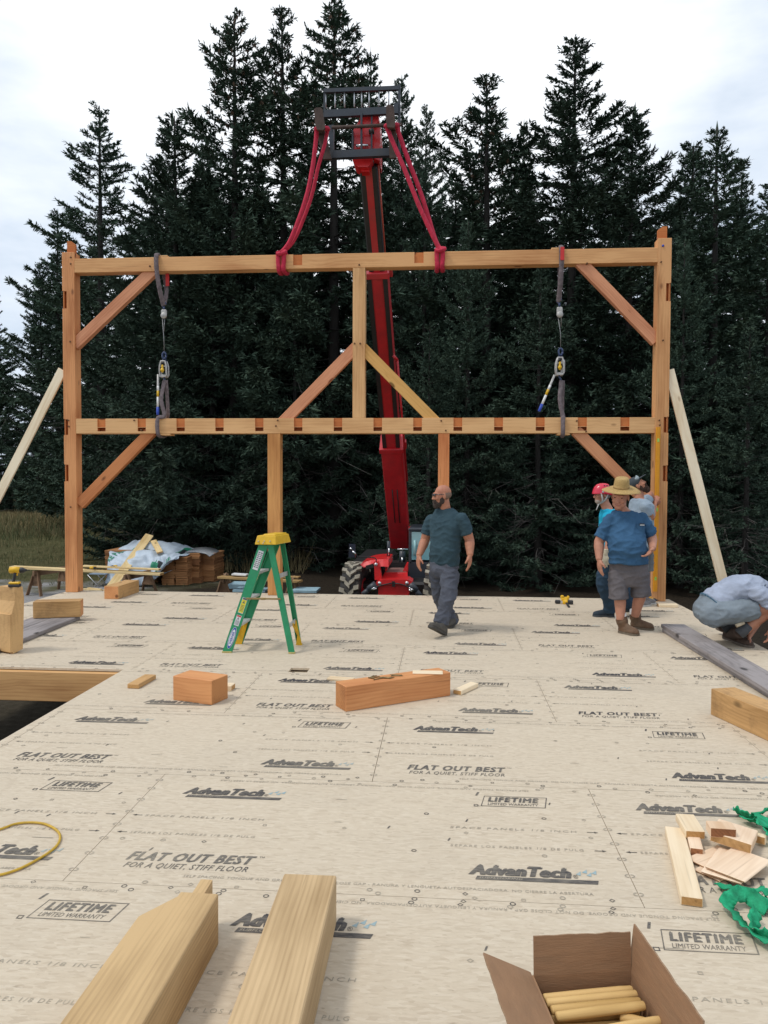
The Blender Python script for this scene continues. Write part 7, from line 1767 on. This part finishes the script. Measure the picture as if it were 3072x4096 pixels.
# ------------------------------------------------------------------ crouching man at the deck edge
def croucher():
    root = person('person in a pale grey shirt and denim shorts crouching over the right deck edge', tuple(fl(2950, 2585)))
    Y = 8.30; Z = Vector((0, 0, 1)); s = Vector((.10, -1, 0)).normalized()         # s: towards the camera (his right side)
    k = lambda x, y, dy=0: px_(x, y, Y+dy)
    # spine from the seat over the bent back to the neck; ring axes: across (s) and the in-plane normal
    sp = [(2826, 2462, .150, .085), (2838, 2438, .175, .130), (2866, 2405, .170, .145), (2915, 2372, .170, .135), (2965, 2352, .185, .135), (3015, 2352, .195, .125), (3050, 2366, .165, .095), (3075, 2384, .08, .068)]
    pts = [k(x, y) for x, y, a, b in sp]; specs = []
    for i, (x, y, a, b) in enumerate(sp):
        t = (pts[min(i+1, len(pts)-1)]-pts[max(i-1, 0)]).normalized(); n_ = t.cross(s).normalized(); specs.append((pts[i], a, b, s, n_))
    HN, KN, AN = k(2868, 2452, -.12), k(3098, 2425, -.16), k(2968, 2522, -.10); HF, KF, AF = k(2868, 2456, .12), k(3085, 2425, .20), k(2900, 2500, .22)
    mb = MB(); torso(mb, specs, -.018); hc = k(3118, 2412, .0); at, M = head(mb, hc, (.55, .1, -.83), (.83, 0, .55)); mb.tube([pts[-2], pts[-1], at(0, -.02, -.04)], [.09, .066, .056], 14)
    for H, K, A in ((HN, KN, AN), (HF, KF, AF)): legs_tube(mb, [H, H+(K-H)*.5, K], [.115, .098, .072]); mb.ell(K, (.070, .062, .070)); legs_tube(mb, [K, K+(A-K)*.4, A+Vector((-.01, 0, -.04))], [.062, .066, .042])
    SN, EN, WN = k(3030, 2372, -.20), k(3100, 2420, -.25), k(3085, 2520, -.20); SF, EF, WF = k(3030, 2372, .20), k(3060, 2440, .22), k(2996, 2545, .02)
    arm(mb, (SN, EN, WN), 1.05); arm(mb, (SF, EF, WF), 1.05); hand(mb, WN, (-.2, 0, -1), (-1, 0, 0), (0, 1, 0), .8); hand(mb, WF, (.0, -.1, -1), (-1, 0, 0), (0, -1, 0), .7)
    fused(mb, 'body', M_SKIN2, root, .007, 2)
    mb = MB(); mb.ell(at(0, -.02, .05), (.086, .108, .08), M); mb.tube([at(0, .06, .05), at(0, .17, .04)], [.066, .055], 14, flat=(1, .14)); fused(mb, 'cap', mat('navy_cap', (.018, .022, .035, 1), .8, .2), root, .007, 2)
    mb = MB(); sp2 = specs[2:-1]; lo = specs[1]; torso(mb, [((lo[0]*.35+specs[2][0]*.65)+specs[2][4]*-.0, specs[2][1], specs[2][2], s, specs[2][4])]+sp2[1:]+[(pts[-1], .09, .075, s, specs[-1][4])], .010)
    mb.ell(k(2905, 2395), (.10, .17, .10))
    for S_, E_ in ((SN, EN), (SF, EF)): mb.ell(S_, (.085, .080, .08)); mb.tube([S_, S_+(E_-S_)*.85], [.084, .088], 14)
    fused(mb, 'shirt', cloth('pale_blue_shirt', (.33, .37, .46, 1)), root, .010, 3, folds(.016, 5.5, 7, 23))
    mb = MB(); torso(mb, [specs[0], specs[1], (pts[2]*.75+pts[1]*.25-specs[2][4]*0, .170, .143, s, specs[2][4])], .008); mb.ell(k(2838, 2440), (.16, .19, .155))
    for H, K in ((HN, KN), (HF, KF)): d = K-H; mb.tube([H, H+d*.35, H+d*.70], [.135, .128, .112], 16); mb.ell(H+Vector((-.03, 0, -.01)), (.145, .12, .14))
    t = fused(mb, 'shorts', cloth('denim_shorts', (.20, .235, .265, 1)), root, .010, 3, folds(.012, 6, 8, 29))
    mb = MB(); c = pts[1]*.45+pts[2]*.55; n_ = specs[2][4]; P = [c+s*.182*math.cos(a)+n_*.152*math.sin(a) for a in np.linspace(0, 6.28, 26)[:-1]]; mb.tube(P, .017, 6, closed=True, flat=(1.3, .5)); mb.build('waistband', cloth('denim_band', (.06, .12, .18, 1)), t)
    mb = MB()
    for i in range(26): a = 6.28*i/26; mb.ell(c+s*.186*math.cos(a)+n_*.156*math.sin(a), (.012, .012, .016))
    mb.build('gathers', cloth('denim_light', (.22, .30, .36, 1)), t)
    bm_ = (mat('boot_dark_brown', (.070, .042, .030, 1), .8, .3, 16, .4), mat('boot_grey_sole', (.13, .105, .085, 1), .9, .25, 30, .3)); sk = mat('sock_grey', (.075, .08, .088, 1), .95, .2, 40, .4)
    h = fl(2897, 2562); toe = fl(3010, 2592); h.z = toe.z = .002; hh = h.copy(); hh.z = .03; boot(root, hh, toe, AN+Vector((-.02, 0, -.02)), bm_, shaft=.062, h=.115, wd=.056)
    h2 = fl(2868, 2535); t2 = fl(2960, 2555); h2.z = .06; t2.z = .004; boot(root, h2, t2, AF+Vector((-.02, 0, -.01)), bm_, shaft=.060, h=.115, wd=.054)
    mb = MB(); mb.tube([AN+Vector((-.03, 0, -.04)), AN+(KN-AN)*.22], [.058, .060], 14); mb.build('sock', sk, root); mb = MB(); mb.tube([AF+Vector((-.03, 0, -.04)), AF+(KF-AF)*.22], [.058, .060], 14); mb.build('sock', sk, root)
    la = mat('boot_lace', (.60, .56, .42, 1), .8, .1); mb = MB(); d = (toe-h).normalized(); q = Vector((d.y, -d.x, 0))
    for i in range(4): p = h+d*(.15+.022*i)+Z*(.15-.022*i); mb.tube([p+q*.045-Z*.02, p+q*.02+Z*.0, p-q*.02], .006, 5)
    mb.build('laces', la, root)
    mb = MB(); mb.tube([k(2945, 2503, -.2), k(2975, 2490, -.18)], .020, 10); mb.build('hammer_handle', mat('hammer_ash', (.50, .42, .30, 1), .6, .1), root)
croucher()
